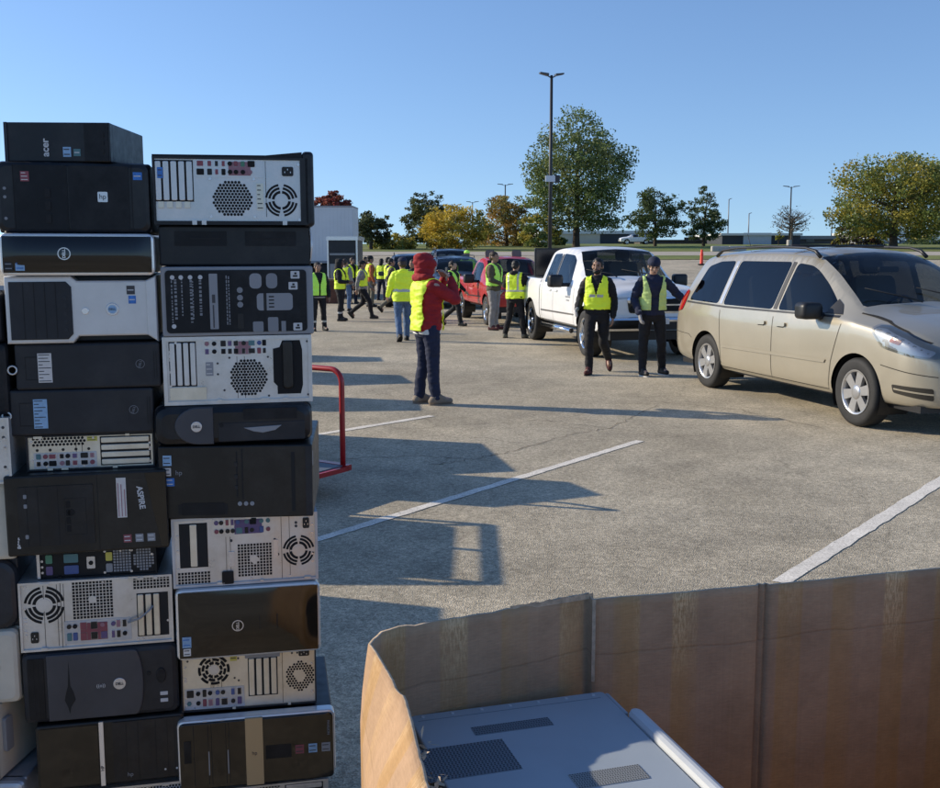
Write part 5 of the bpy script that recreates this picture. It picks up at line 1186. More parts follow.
def patch(bvh, poly, axis, lift, step=.04):
    """An outline laid onto the body from the side ('y' / '-y', outline in (x,z)), the front ('x', outline in (y,z)) or above ('z', (x,y))."""
    pl = dens(poly, step); vs = [Vector(p) for p in pl]; k = len(pl); ed = [(i, (i + 1) % k) for i in range(k)]
    x0, x1 = min(p[0] for p in pl), max(p[0] for p in pl); y0, y1 = min(p[1] for p in pl), max(p[1] for p in pl)
    x = x0 + step
    while x < x1:
        y = y0 + step
        while y < y1:
            if inpoly((x, y), pl): vs.append(Vector((x, y)))
            y += step
        x += step
    o = geometry.delaunay_2d_cdt(vs, ed, [], 1, 1e-5); pts = []
    for v in o[0]:
        if axis == 'y': org, d = Vector((v[0], 3, v[1])), Vector((0, -1, 0))
        elif axis == '-y': org, d = Vector((v[0], -3, v[1])), Vector((0, 1, 0))
        elif axis == 'x': org, d = Vector((9, v[0], v[1])), Vector((-1, 0, 0))
        elif axis == '-x': org, d = Vector((-3, v[0], v[1])), Vector((1, 0, 0))
        else: org, d = Vector((v[0], v[1], 4)), Vector((0, 0, -1))
        h, nrm, _, _ = bvh.ray_cast(org, d)
        if h is None: pts.append(None); continue
        if nrm.dot(d) > 0: nrm = -nrm
        pts.append(h + nrm * lift)
    fs = [tuple(f) for f in o[2] if all(pts[i] is not None for i in f)]
    return [p if p is not None else Vector((0, 0, .5)) for p in pts], fs
def lay(root, bvh, name, m, poly, axis, lift=.004, step=.05, both=False):
    r = []
    for ax in ((axis, '-' + axis) if both else (axis,)):
        b = MB(); v, f = patch(bvh, poly, ax, lift, step); us = sorted({i for q in f for i in q}); mp = {i: k for k, i in enumerate(us)}
        if f: b.add([v[i] for i in us], [tuple(mp[i] for i in q) for q in f], True); r.append(b.build(name, m, root))
    return r
def seam(root, bvh, line, m='seam', wd=.007, axis='y', lift=.0025, both=True, name='door_seam'):
    for ax in (('y', '-y') if both else (axis,)):
        b = MB(); pts = []
        for a, c in zip(line, line[1:]):
            k = max(1, int(math.hypot(c[0] - a[0], c[1] - a[1]) / .05)); pts += [(a[0] + (c[0] - a[0]) * j / k, a[1] + (c[1] - a[1]) * j / k) for j in range(k)]
        pts.append(line[-1]); vs = []
        for i, p in enumerate(pts):
            q0, q1 = pts[max(i - 1, 0)], pts[min(i + 1, len(pts) - 1)]; d = Vector((q1[0] - q0[0], q1[1] - q0[1])).normalized(); n_ = Vector((-d.y, d.x)) * wd / 2
            for s_ in (1, -1):
                x, z = p[0] + n_.x * s_, p[1] + n_.y * s_
                if ax in ('y', '-y'): org, dd = Vector((x, 3 if ax == 'y' else -3, z)), Vector((0, -1 if ax == 'y' else 1, 0))
                else: org, dd = Vector((9, x, z)), Vector((-1, 0, 0))
                h, nr, _, _ = bvh.ray_cast(org, dd)
                if h is None: h = org + dd * 2.1; nr = -dd
                if nr.dot(dd) > 0: nr = -nr
                vs.append(h + nr * lift)
        b.add(vs, [(2 * i, 2 * i + 1, 2 * i + 3, 2 * i + 2) for i in range(len(pts) - 1)], True); b.build(name, m, root)
def wheel(root, x, y, z, r, wd, rim_r, style, sgn):
    o = bpy.data.objects.new('wheel', None); COL.objects.link(o); o.parent = root; o.location = (x, y, z); o.empty_display_size = .1
    b = MB(); b.lathe([(rim_r, -wd * .42), (r * .86, -wd * .50), (r * .96, -wd * .44), (r, -wd * .30), (r, wd * .30), (r * .96, wd * .44), (r * .86, wd * .50), (rim_r, wd * .42)], 'y', 40); b.build('tyre', 'tyre', o)
    b = MB(); so = sgn; yo = wd * .40 * so
    b.lathe([(rim_r + .004, yo + .012 * so), (rim_r - .012, yo + .012 * so), (rim_r - .022, yo - .02 * so), (rim_r - .03, yo - .12 * so)], 'y', 40)
    n = 6 if style == 'six' else 5
    for i in range(n):
        a = 2 * math.pi * i / n + .3
        for (da, w0, w1) in (((0, .038, .052),) if style == 'six' else ((-.13, .026, .03), (.13, .026, .03))):
            M = Matrix.Rotation(a + da, 4, 'Y'); hub, L = .04, rim_r - .012
            vs = [Vector((-w0, yo + .0 * so, hub)), Vector((w0, yo, hub)), Vector((w1, yo + .004 * so, L)), Vector((-w1, yo + .004 * so, L)), Vector((-w0, yo - .04 * so, hub)), Vector((w0, yo - .04 * so, hub)), Vector((w1, yo - .035 * so, L)), Vector((-w1, yo - .035 * so, L))]
            b.add([M @ v for v in vs], [(0, 1, 2, 3), (7, 6, 5, 4), (0, 4, 5, 1), (1, 5, 6, 2), (2, 6, 7, 3), (3, 7, 4, 0)], False)
    b.lathe([(0, yo + .010 * so), (.035, yo + .008 * so), (.075, yo - .0 * so), (.078, yo - .04 * so)], 'y', 24); b.build('rim', 'chrome' if style == 'five' else 'alloy', o)
    b = MB(); b.lathe([(0, yo - .05 * so), (rim_r - .01, yo - .05 * so), (rim_r - .01, yo - .10 * so)], 'y', 24); b.build('brake_disc', 'trim_black', o)
    return o
def inside(root, x0, x1, zf, w_, seats, zdash=None, xd=None):
    b = MB(); b.box(x0, -w_, zf, x1, w_, zf + .03); b.build('cabin_floor', 'interior', root)
    for (x, y, ww) in seats:
        b = MB(); b.rrect(x - .26, y - ww / 2, x + .26, y + ww / 2, .06, zf + .42, zf + .2, axis='z', bev=.03)
        M = Matrix.Translation((x - .24, y, zf + .38)) @ Matrix.Rotation(R(-14), 4, 'Y')
        pts = rr(-ww / 2, 0, ww / 2, .62, .08); c = MB(); c.prism(pts, 'x', -.06, .06, bev=.02); b.add([M @ Vector(v) for v in c.v], c.f)
        c = MB(); c.prism(rr(-.13, .66, .13, .86, .06), 'x', -.05, .05, bev=.02); b.add([M @ Vector(v) for v in c.v], c.f); b.build('seat', 'seat_grey', root)
    if xd:
        b = MB(); b.prism([(xd - .45, zdash - .22), (xd - .40, zdash - .02), (xd - .1, zdash + .02), (xd + .35, zdash - .03), (xd + .35, zdash - .5), (xd - .45, zdash - .5)], 'y', -w_ * .92, w_ * .92); b.build('dashboard', 'interior', root)
        b = MB(); c = Vector((xd - .55, .38, zdash + .0)); M = Matrix.Translation(c) @ Matrix.Rotation(R(-65), 4, 'Y')
        b.tube([M @ Vector((.18 * math.cos(a), .18 * math.sin(a), 0)) for a in [2 * math.pi * i / 24 for i in range(25)]], .016, 6, False); b.tube([M @ Vector((-.17, 0, 0)), M @ Vector((.17, 0, 0))], .014, 6); b.tube([c, c + Vector((.2, 0, -.1))], .03, 6); b.build('steering_wheel', 'trim_black', root)
def well(root, x, z, r, y0, y1):
    b = MB(); n = 20
    for i in range(n):
        a0, a1 = math.pi * (1.15 - 1.3 * i / n), math.pi * (1.15 - 1.3 * (i + 1) / n)
        q = [(x + r * math.cos(a0), y0, z + r * math.sin(a0)), (x + r * math.cos(a1), y0, z + r * math.sin(a1)), (x + r * math.cos(a1), y1, z + r * math.sin(a1)), (x + r * math.cos(a0), y1, z + r * math.sin(a0))]
        b.face(q); b.face([q[0], q[1], (x, y0, z)])
    b.build('wheel_well', 'trim_black', root, fix=False)
def place_by_wheels(root, rear_px, front_px, ax_r, ax_f, ytrack):
    """Put the car so that its near-side wheels (+y... the -y side) stand on the two ground points."""
    a = G(*rear_px); b = G(*front_px); d = (b - a); ang = math.atan2(d.y, d.x); root.rotation_euler = (0, 0, ang)
    ux = Vector((math.cos(ang), math.sin(ang), 0)); uy = Vector((-math.sin(ang), math.cos(ang), 0))
    mid = (a + b) / 2; root.location = mid - ux * (ax_r + ax_f) / 2 + uy * ytrack
# ------------------------------------------------ minivan
def minivan():
    root = thing('minivan', 'champagne gold minivan with roof rails, the closest vehicle', 'minivan')
    st = [  # x zb w zs wt zt zc slant
        (.03, .44, .74, 1.01, .52, 1.46, 1.50, .33), (.07, .38, .86, 1.02, .58, 1.55, 1.59, .31), (.20, .32, .935, 1.03, .635, 1.605, 1.65, .28), (.45, .28, .965, 1.03, .665, 1.635, 1.69, .22), (1.05, .25, .98, 1.025, .69, 1.665, 1.725, .10),
        (2.0, .235, .983, 1.015, .70, 1.675, 1.74, 0), (2.7, .235, .983, 1.01, .695, 1.655, 1.725, 0), (3.0, .235, .982, 1.01, .68, 1.605, 1.675, 0), (3.3, .235, .98, 1.015, .69, 1.48, 1.55, 0), (3.64, .235, .977, 1.02, .73, 1.28, 1.35, 0), (3.92, .235, .972, 1.02, .79, 1.125, 1.19, 0),
        (4.07, .24, .965, 1.005, .80, 1.07, 1.135, 0), (4.45, .245, .95, .955, .78, 1.005, 1.065, 0), (4.75, .25, .905, .87, .73, .93, .985, 0), (4.93, .26, .82, .77, .64, .83, .885, 0), (5.03, .27, .71, .66, .53, .72, .77, 0), (5.07, .30, .60, .58, .44, .63, .66, 0)]
    S = Shell(st)
    sw = [[(2.64, 1.055), (3.66, 1.07), (3.60, 1.16), (3.30, 1.36), (3.08, 1.485), (2.93, 1.54), (2.68, 1.565)], [(1.42, 1.055), (2.53, 1.055), (2.57, 1.575), (1.46, 1.575)], [(.50, 1.075), (1.30, 1.06), (1.34, 1.575), (.95, 1.565), (.66, 1.50)]]
    tw = [('windscreen', [(6.75, .845), (7.4, .83), (8.5, .82), (9.7, .82), (9.85, .84), (9.95, 1.0), (6.9, 1.0)])]
    _, bvh = make_car(root, S, 'paint_gold', sw, tw, [(1.06, .33), (4.09, .33)], .385, nu=110, nt=80)
    for ax in (1.06, 4.09):
        for s_ in (1, -1): wheel(root, ax, s_ * .855, .335, .335, .215, .215, 'six', s_); well(root, ax, .33, .38, s_ * .62, s_ * .945)
    b = MB(); b.box(.2, -.84, .24, 4.9, .84, .30); b.build('underbody', 'trim_black', root)
    inside(root, .4, 4.0, .42, .86, [(2.75, .42, .52), (2.75, -.42, .52), (1.9, .42, .5), (1.9, -.42, .5), (1.0, 0, 1.2)], 1.04, 3.45)
    # rub strip, sills, seams, handles
    for s_ in ('y', '-y'):
        lay(root, bvh, 'rub_strip', 'paint_gold', [(1.50, .545), (3.60, .575), (3.62, .61), (1.50, .585)], s_, .012)
        lay(root, bvh, 'door_handle', 'paint_gold', soft([(2.26, .875), (2.45, .88), (2.45, .925), (2.26, .92)], .02), s_, .022, .03); lay(root, bvh, 'door_handle', 'paint_gold', soft([(2.66, .88), (2.86, .885), (2.86, .93), (2.66, .925)], .02), s_, .022, .03)
        lay(root, bvh, 'handle_recess', 'seam', soft([(2.30, .868), (2.42, .868), (2.42, .885), (2.30, .885)], .01), s_, .004, .03); lay(root, bvh, 'handle_recess', 'seam', soft([(2.70, .872), (2.82, .872), (2.82, .89), (2.70, .89)], .01), s_, .004, .03)
        lay(root, bvh, 'tail_light', 'tail_red', soft([(.10, .90), (.36, .94), (.42, 1.04), (.42, 1.18), (.30, 1.20)], .04), s_, .008, .03)
        lay(root, bvh, 'headlight', 'lens', soft([(4.30, .93), (4.46, .80), (4.78, .745), (4.985, .725), (4.97, .80), (4.72, .915), (4.40, .995), (4.28, 1.0)], .03), s_, .014, .025)
        lay(root, bvh, 'headlight_bowl', 'reflector', soft([(4.33, .93), (4.47, .82), (4.77, .765), (4.94, .745), (4.93, .79), (4.70, .89), (4.42, .97), (4.32, .975)], .03), s_, .004, .025)
        lay(root, bvh, 'turn_signal', 'amber', soft([(4.54, .86), (4.66, .835), (4.68, .875), (4.56, .905)], .015), s_, .009, .02)
        lay(root, bvh, 'sill', 'paint_gold', [(1.48, .24), (3.68, .24), (3.68, .30), (1.48, .30)], s_, .012)
        lay(root, bvh, 'bumper_vent', 'seam', soft([(4.62, .40), (4.98, .36), (4.98, .47), (4.60, .475)], .02), s_, .004, .03); lay(root, bvh, 'fog_slat', 'paint_gold', [(4.63, .43), (4.98, .41), (4.98, .425), (4.63, .445)], s_, .009, .03)
        lay(root, bvh, 'door_pillar', 'trim_black', [(2.545, 1.06), (2.62, 1.06), (2.65, 1.57), (2.585, 1.575)], s_, .004); lay(root, bvh, 'door_pillar', 'alloy', [(1.335, 1.065), (1.40, 1.06), (1.44, 1.57), (1.37, 1.57)], s_, .004)
    seam(root, bvh, [(1.46, .32), (1.43, .60), (1.38, .99)]); seam(root, bvh, [(2.60, .31), (2.585, .98)]); seam(root, bvh, [(3.66, .31), (3.70, .60), (3.82, .98)]); seam(root, bvh, [(1.46, .315), (3.66, .315)])
    seam(root, bvh, [(3.95, 1.09), (4.3, 1.03), (4.6, .955), (4.85, .865)], wd=.009, name='bonnet_seam'); seam(root, bvh, [(4.45, .64), (4.75, .60), (5.0, .575)], wd=.008, name='bumper_seam'); seam(root, bvh, [(.12, .66), (.60, .64), (.68, .6)], name='bumper_seam'); seam(root, bvh, [(.45, 1.05), (1.5, 1.03), (3.75, 1.045)], m='trim_black', wd=.022, name='belt_trim')
    lay(root, bvh, 'grille', 'chrome', soft([(-.42, .56), (.42, .56), (.46, .64), (-.46, .64)], .03), 'x', .008); lay(root, bvh, 'lower_intake', 'seam', soft([(-.46, .34), (.46, .34), (.48, .44), (-.48, .44)], .03), 'x', .006); lay(root, bvh, 'licence_plate', 'plate_white', soft([(-.16, .45), (.16, .45), (.16, .545), (-.16, .545)], .01), 'x', .014)
    for s_ in (1, -1):
        # roof rail
        b = MB(); b.tube([(.72, s_ * .665, 1.63), (.85, s_ * .66, 1.70), (1.2, s_ * .662, 1.728), (2.0, s_ * .668, 1.745), (2.7, s_ * .665, 1.725), (2.88, s_ * .66, 1.69), (2.97, s_ * .66, 1.63)], [.022, .019, .015, .015, .015, .019, .022], 8); b.build('roof_rail', 'trim_black', root)
        b = MB(); M = Matrix.Translation((3.46, s_ * 1.075, 1.09)); c = MB(); c.prism(rr(-.115, -.085, .115, .085, .05, 6), 'x', .07, -.10, bev=.035); b.add([M @ Vector(v) for v in c.v], c.f, True); b.tube([(3.48, s_ * .99, 1.035), (3.46, s_ * .93, 1.03)], [.03, .045], 8); b.build('wing_mirror', 'trim_black', root)
        lay(root, bvh, 'mirror_sail', 'trim_black', [(3.50, 1.065), (3.76, 1.065), (3.66, 1.16), (3.56, 1.21)], 'y' if s_ > 0 else '-y', .005)
    for y in (0.35, -.25): 
        b = MB(); b.tube([(3.98, y + .1, 1.195), (3.90, y, 1.23), (3.74, y - .40, 1.325)], [.012, .01, .006], 6); b.build('wiper', 'trim_black', root)
    b = MB(); b.tube([(1.0, -.35, 1.72), (.9, -.35, 1.9)], .004, 5); b.build('antenna', 'trim_black', root)
    b = MB(); b.rrect(-.12, -.03, .12, .03, .02, 3.20, 3.23, axis='x'); b.v = [(v[0], v[1], v[2] + 1.50) for v in b.v]; b.build('rear_view_mirror', 'trim_black', root)
    b = MB(); b.tube([(1.2, -.45, 1.748), (1.2, .45, 1.748)], .016, 6); b.tube([(2.3, -.6, 1.752), (2.3, .6, 1.752)], .016, 6); b.build('roof_crossbar', 'trim_black', root)
    root.scale = (1.07,) * 3; place_by_wheels(root, (704.5, 387.3), (853.5, 426.5), 1.06 * 1.07, 4.09 * 1.07, .96 * 1.07)
    return root
VAN = minivan()
# ------------------------------------------------ pickups
def pickup(label, m, L=5.82, ax=(1.22, 4.80), cab0=1.98, ws_top=3.62, ws_base=4.35, zr=1.90, hood=1.26, belt=1.18, wd=1.0, Rw=.405, chromey=True, name='pickup_truck', lettering=True, crew=True):
    root = thing(name, label, 'pickup truck'); bed = belt + .10; k = wd
    st = [(.10, .56, .90 * k, bed - .10, .86 * k, bed - .01, bed, 0), (.14, .52, .96 * k, bed - .10, .92 * k, bed, bed + .005, 0), (.5, .48, .985 * k, bed - .08, .94 * k, bed + .0, bed + .005, 0), (1.2, .46, 1.0 * k, bed - .08, .95 * k, bed, bed + .005, 0), (cab0 - .06, .44, 1.0 * k, bed - .08, .95 * k, bed, bed + .005, 0), (cab0 - .02, .44, .995 * k, belt, .93 * k, bed + .02, bed + .05, 0), (cab0 + .14, .43, .995 * k, belt, .74 * k, zr - .09, zr - .04, 0),
          (cab0 + .45, .43, .995 * k, belt, .74 * k, zr - .045, zr, 0), ((cab0 + ws_top) / 2, .43, .995 * k, belt, .745 * k, zr - .04, zr + .01, 0), (ws_top - .1, .43, .995 * k, belt, .735 * k, zr - .085, zr - .02, 0), (ws_top + .25, .43, .995 * k, belt, .76 * k, zr - .30, zr - .23, 0), (ws_base - .08, .43, .99 * k, belt - .01, .82 * k, hood + .06, hood + .11, 0),
          (ws_base + .1, .43, .99 * k, belt - .04, .86 * k, hood - .015, hood + .04, 0), (4.85, .43, .985 * k, belt - .07, .86 * k, hood - .03, hood + .02, 0), (L - .42, .43, .965 * k, belt - .11, .84 * k, hood - .075, hood - .02, 0), (L - .17, .44, .92 * k, belt - .16, .80 * k, hood - .12, hood - .07, 0), (L - .07, .46, .86 * k, belt - .22, .74 * k, hood - .19, hood - .15, 0), (L - .04, .50, .80 * k, belt - .26, .70 * k, hood - .25, hood - .22, 0)]
    S = Shell(st)
    xm = cab0 + (ws_top - cab0) * .53 if crew else cab0 + .35
    sw = [[(xm + .10, belt + .04), (ws_base - .42, belt + .045), (ws_base - .52, belt + .20), (ws_top + .10, zr - .25), (ws_top - .06, zr - .16), (xm + .12, zr - .13)], [(cab0 + .22, belt + .04), (xm - .02, belt + .04), (xm, zr - .13), (cab0 + .33, zr - .14)]]
    tw = [('windscreen', [(9.15, .85), (9.8, .835), (10.7, .825), (10.85, .85), (10.95, 1.0), (9.25, 1.0)]), ('rear_window', [(5.35, .86), (5.8, .86), (5.85, 1.0), (5.3, 1.0)])]
    bo, bvh = make_car(root, S, m, sw, tw, [(ax[0], Rw), (ax[1], Rw)], Rw * 1.17, nu=72, nt=42)
    for a in ax:
        for s_ in (1, -1): wheel(root, a, s_ * (k * .995 - .15), Rw, Rw, .27, Rw * .66, 'five', s_); well(root, a, Rw, Rw * 1.16, s_ * .62 * k, s_ * k * .96)
    b = MB(); b.box(.3, -.8 * k, .42, L - .4, .8 * k, .50); b.build('underbody', 'trim_black', root)
    # bed cover recess (dark) and tailgate
    b = MB(); b.box(.22, -.80 * k, bed + .006, cab0 - .10, .80 * k, bed + .016); b.build('bed_opening', 'trim_black', root)
    inside(root, cab0 + .1, ws_base - .1, .62, .86 * k, [(ws_top - .35, .40 * k, .54), (ws_top - .35, -.40 * k, .54)] + ([(cab0 + .55, 0, 1.3 * k)] if crew else []), belt + .02, ws_base - .28)
    for s_ in ('y', '-y'):
        if crew: lay(root, bvh, 'door_handle', m, soft([(xm - .30, belt - .12), (xm - .08, belt - .12), (xm - .08, belt - .075), (xm - .30, belt - .075)], .02), s_, .022, .03)
        lay(root, bvh, 'door_handle', m, soft([(xm + .12, belt - .12), (xm + .34, belt - .12), (xm + .34, belt - .075), (xm + .12, belt - .075)], .02), s_, .022, .03)
        lay(root, bvh, 'rub_strip', 'chrome' if chromey else 'trim_black', [(cab0 + .08, .66), (ws_base - .12, .68), (ws_base - .12, .71), (cab0 + .08, .69)], s_, .008)
        lay(root, bvh, 'headlight', 'lens', soft([(L - .36, belt - .28), (L - .02, belt - .34), (L - .02, belt - .12), (L - .30, belt - .10)], .04), s_, .010, .03); lay(root, bvh, 'headlight_bowl', 'reflector', soft([(L - .33, belt - .26), (L - .05, belt - .31), (L - .05, belt - .14), (L - .28, belt - .12)], .03), s_, .003, .03)
        lay(root, bvh, 'door_pillar', 'trim_black', [(xm - .01, belt + .05), (xm + .09, belt + .05), (xm + .11, zr - .14), (xm + .01, zr - .14)], s_, .004)
        if lettering: lay(root, bvh, 'door_badge', 'panel_grey', soft([(ws_base - .62, .98), (ws_base - .34, .98), (ws_base - .34, 1.01), (ws_base - .62, 1.01)], .01), s_, .005); lay(root, bvh, 'door_badge', 'panel_grey', soft([(ws_base - .56, .92), (ws_base - .38, .92), (ws_base - .38, .945), (ws_base - .56, .945)], .01), s_, .005)
        if chromey: lay(root, bvh, 'wheel_arch_trim', m, [(ax[1] - Rw * 1.3, .62), (ax[1] - Rw * 1.24, .62), (ax[1] - Rw * 1.1, .72), (ax[1] - Rw * 1.17, .72)], s_, .01)
    if crew: seam(root, bvh, [(xm + .05, .50), (xm + .05, belt + .02)])
    seam(root, bvh, [(cab0 + .10, .50), (cab0 + .10, belt), (cab0 + .2, belt + .3)]); seam(root, bvh, [(ws_base - .16, .50), (ws_base - .14, belt - .02)]); seam(root, bvh, [(cab0 - .04, .50), (cab0 - .04, bed - .02)], wd=.018, name='bed_gap'); seam(root, bvh, [(cab0 + .1, .505), (ws_base - .15, .505)])
    lay(root, bvh, 'grille', 'chrome', soft([(-.52 * k, .80), (.52 * k, .80), (.56 * k, hood - .20), (-.56 * k, hood - .20)], .05), 'x', .010); 
    for y0, y1 in ((-.50, -.03), (.03, .50)):
        for z0, z1 in ((.825, .92), (.945, hood - .225)): lay(root, bvh, 'grille_opening', 'hole', soft([(y0 * k, z0), (y1 * k, z0), (y1 * k, z1), (y0 * k, z1)], .03), 'x', .014)
    b = MB(); b.rrect(-.97 * k, .50, .97 * k, .74, .06, L + .06, L - .22, axis='x', bev=.05); b.build('front_bumper', 'chrome' if chromey else m, root)
    b = MB(); b.rrect(-.34, .53, .34, .66, .03, L + .064, L, axis='x'); b.build('lower_intake', 'trim_black', root); b = MB(); b.rrect(-.15, .62, .15, .72, .01, L + .071, L + .06, axis='x'); b.build('licence_plate', 'plate_white', root)
    b = MB(); b.box(L - .2, -.85 * k, .36, L + .0, .85 * k, .50); b.build('air_dam', 'trim_black', root)
    b = MB(); b.rrect(-.95 * k, .52, .95 * k, .70, .04, -.06, .12, axis='x', bev=.03); b.build('rear_bumper', 'chrome', root)
    for s_ in (1, -1):
        b = MB(); M = Matrix.Translation((ws_base - .55, s_ * (1.0 * k + .20), belt + .10)); c = MB(); c.prism(rr(-.13, -.115, .13, .115, .05, 6), 'x', .07, -.10, bev=.04); b.add([M @ Vector(v) for v in c.v], c.f, True); b.tube([(ws_base - .52, s_ * (1.0 * k + .1), belt + .03), (ws_base - .5, s_ * .94 * k, belt + .03)], .035, 8); b.build('wing_mirror', 'trim_black', root)
        if chromey: b = MB(); b.tube([(cab0 + .2, s_ * 1.0 * k, .40), (ws_base - .2, s_ * 1.0 * k, .40)], .045, 10); b.build('side_step', 'chrome', root)
        b = MB(); b.box(.07, s_ * .84 * k - .07, .82, .10, s_ * .84 * k + .07, 1.18); b.build('tail_light', 'tail_red', root)
    for y in (.38, -.28): b = MB(); b.tube([(ws_base - .0, y + .05, hood + .10), (ws_base - .1, y, hood + .15), (ws_base - .22, y - .45, hood + .23)], [.012, .01, .006], 6); b.build('wiper', 'trim_black', root)
    return root
RAM = pickup('white crew cab pickup with chrome grille and side steps behind two walking people', 'paint_white'); place_by_wheels(RAM, (531, 340), (581, 356), 1.22, 4.80, .99)
REDP = pickup('red pickup truck waiting behind the white one', 'paint_red', L=5.2, ax=(1.1, 4.2), cab0=2.15, ws_top=3.15, ws_base=3.82, zr=1.68, hood=1.10, belt=1.03, wd=.90, Rw=.36, chromey=False, lettering=False, crew=False)
place_by_wheels(REDP, (459, 317), (487, 326), 1.1, 4.2, .89)
# ------------------------------------------------ suvs
def suv(label, m, L=4.75, zr=1.74, name='suv'):
    root = thing(name, label, 'suv')
    st = [(.05, .50, .76, .98, .56, 1.45, 1.49, .22), (.12, .42, .88, .99, .62, 1.60, 1.64, .2), (.4, .36, .93, 1.0, .66, zr - .07, zr - .03, .12), (1.0, .33, .945, 1.0, .68, zr - .04, zr, .05), (2.0, .32, .945, .99, .69, zr - .04, zr + .005, 0), (2.6, .32, .945, .985, .68, zr - .10, zr - .05, 0), (3.0, .32, .942, .985, .70, 1.42, 1.49, 0), (3.42, .32, .938, .985, .77, 1.13, 1.19, 0), (3.55, .32, .935, .98, .79, 1.06, 1.12, 0), (4.1, .33, .92, .93, .78, 1.0, 1.05, 0), (4.5, .35, .86, .86, .72, .92, .96, 0), (4.66, .38, .76, .78, .64, .83, .86, 0), (4.71, .42, .68, .72, .58, .76, .78, 0)]
    S = Shell(st)
    sw = [[(2.12, 1.03), (3.05, 1.035), (2.98, 1.15), (2.72, 1.40), (2.5, 1.55), (2.14, 1.57)], [(1.15, 1.03), (2.02, 1.03), (2.04, 1.57), (1.2, 1.57)], [(.45, 1.05), (1.05, 1.03), (1.1, 1.57), (.62, 1.53)]]
    tw = [('windscreen', [(5.0, .85), (5.6, .835), (6.9, .82), (7.05, .85), (7.12, 1.0), (5.1, 1.0)])]
    bo, bvh = make_car(root, S, m, sw, tw, [(.95, .36), (3.72, .36)], .42, nu=52, nt=34)
    for a in (.95, 3.72):
        for s_ in (1, -1): wheel(root, a, s_ * .82, .36, .36, .23, .235, 'five', s_); well(root, a, .36, .41, s_ * .6, s_ * .92)
    b = MB(); b.box(.3, -.8, .33, 4.5, .8, .40); b.build('underbody', 'trim_black', root)
    inside(root, .5, 3.4, .5, .82, [(2.2, .4, .5), (2.2, -.4, .5), (1.3, 0, 1.2)], 1.03, 3.05)
    for s_ in ('y', '-y'):
        lay(root, bvh, 'headlight', 'reflector', soft([(4.30, .72), (4.68, .64), (4.68, .78), (4.34, .86)], .03), s_, .008, .03); lay(root, bvh, 'door_handle', m, [(1.75, .90), (1.93, .90), (1.93, .94), (1.75, .94)], s_, .02); lay(root, bvh, 'tail_light', 'tail_red', soft([(.1, .9), (.3, .92), (.32, 1.15), (.2, 1.15)], .03), s_, .006)
    seam(root, bvh, [(2.08, .40), (2.08, 1.0)]); seam(root, bvh, [(3.1, .40), (3.14, 1.0)])
    lay(root, bvh, 'grille', 'chrome', soft([(-.42, .62), (.42, .62), (.5, .78), (-.5, .78)], .03), 'x', .006); lay(root, bvh, 'grille_opening', 'hole', soft([(-.38, .64), (.38, .64), (.45, .76), (-.45, .76)], .03), 'x', .010); lay(root, bvh, 'lower_intake', 'trim_black', [(-.5, .44), (.5, .44), (.5, .54), (-.5, .54)], 'x', .006)
    for s_ in (1, -1):
        b = MB(); b.rrect(s_ * 1.05 - .11, 1.0, s_ * 1.05 + .11, 1.15, .05, 2.98, 2.86, axis='x', bev=.03); b.tube([(2.92, s_ * .92, 1.02), (2.92, s_ * 1.0, 1.04)], .03, 6); b.build('wing_mirror', m, root)
        b = MB(); b.tube([(.6, s_ * .63, zr - .05), (.8, s_ * .63, zr + .03), (2.3, s_ * .63, zr + .03), (2.5, s_ * .63, zr - .04)], .016, 6); b.build('roof_rail', 'trim_black', root)
    return root
def face_cam(o, px, Y, rz):
    p = at(px, Y); o.location = p; o.rotation_euler = (0, 0, R(rz))
SUV = suv('dark navy suv with roof rails at the head of the parked row behind the crowd', 'paint_navy')
def put(o, px, Y, rz, L=4.71):   # nose at (px, Y)
    p = at(px, Y); a = R(rz); o.location = (p.x - math.cos(a) * L, p.y - math.sin(a) * L, HZ(Y + 2.3)); o.rotation_euler = (0, 0, a)
put(SUV, 414, 33.5, -86)
s2 = suv('slate blue suv just left of the red pickup behind the red hooded person', 'paint_slate', zr=1.66); put(s2, 462, 33.0, -84)
s3 = suv('black suv at the back of the queue, its roof above the slate blue one', 'paint_black', zr=1.72); put(s3, 456, 41.5, -84)
# far vehicles
c_ = dup(RAM, at(886, 113), R(180), 'small far white pickup parked under the big yellow green tree'); c_.location = at(903, 160)
c_ = dup(RAM, at(960, 113), R(180), 'small far white pickup at the picture edge beyond the minivan'); c_.location = at(958, 160)
c_ = suv('far white car parked on the verge between the green trees', 'paint_white', zr=1.45, name='parked_car'); c_['category'] = 'car'; c_.location = at(652, 150); c_.rotation_euler = (0, 0, R(180))
# dark panel standing in the white pickup bed
mat('screen', (.012, .013, .016), .2)
tv = thing('television', 'dark flat television standing in the bed of the white pickup', 'television'); M = RAM.matrix_basis
b = MB(); b.rrect(-.45, 0, .45, .58, .02, 0, .06, bev=.008); b.build('casing', 'trim_black', tv); b = MB(); b.rrect(-.42, .03, .42, .55, .01, -.003, .001); b.build('screen', 'screen', tv)
a = RAM.rotation_euler.z; tv.rotation_euler = (0, 0, R(8)); tv.location = RAM.location + Vector((math.cos(a) * 1.25 + math.sin(a) * .45, math.sin(a) * 1.25 - math.cos(a) * .45, 1.30))
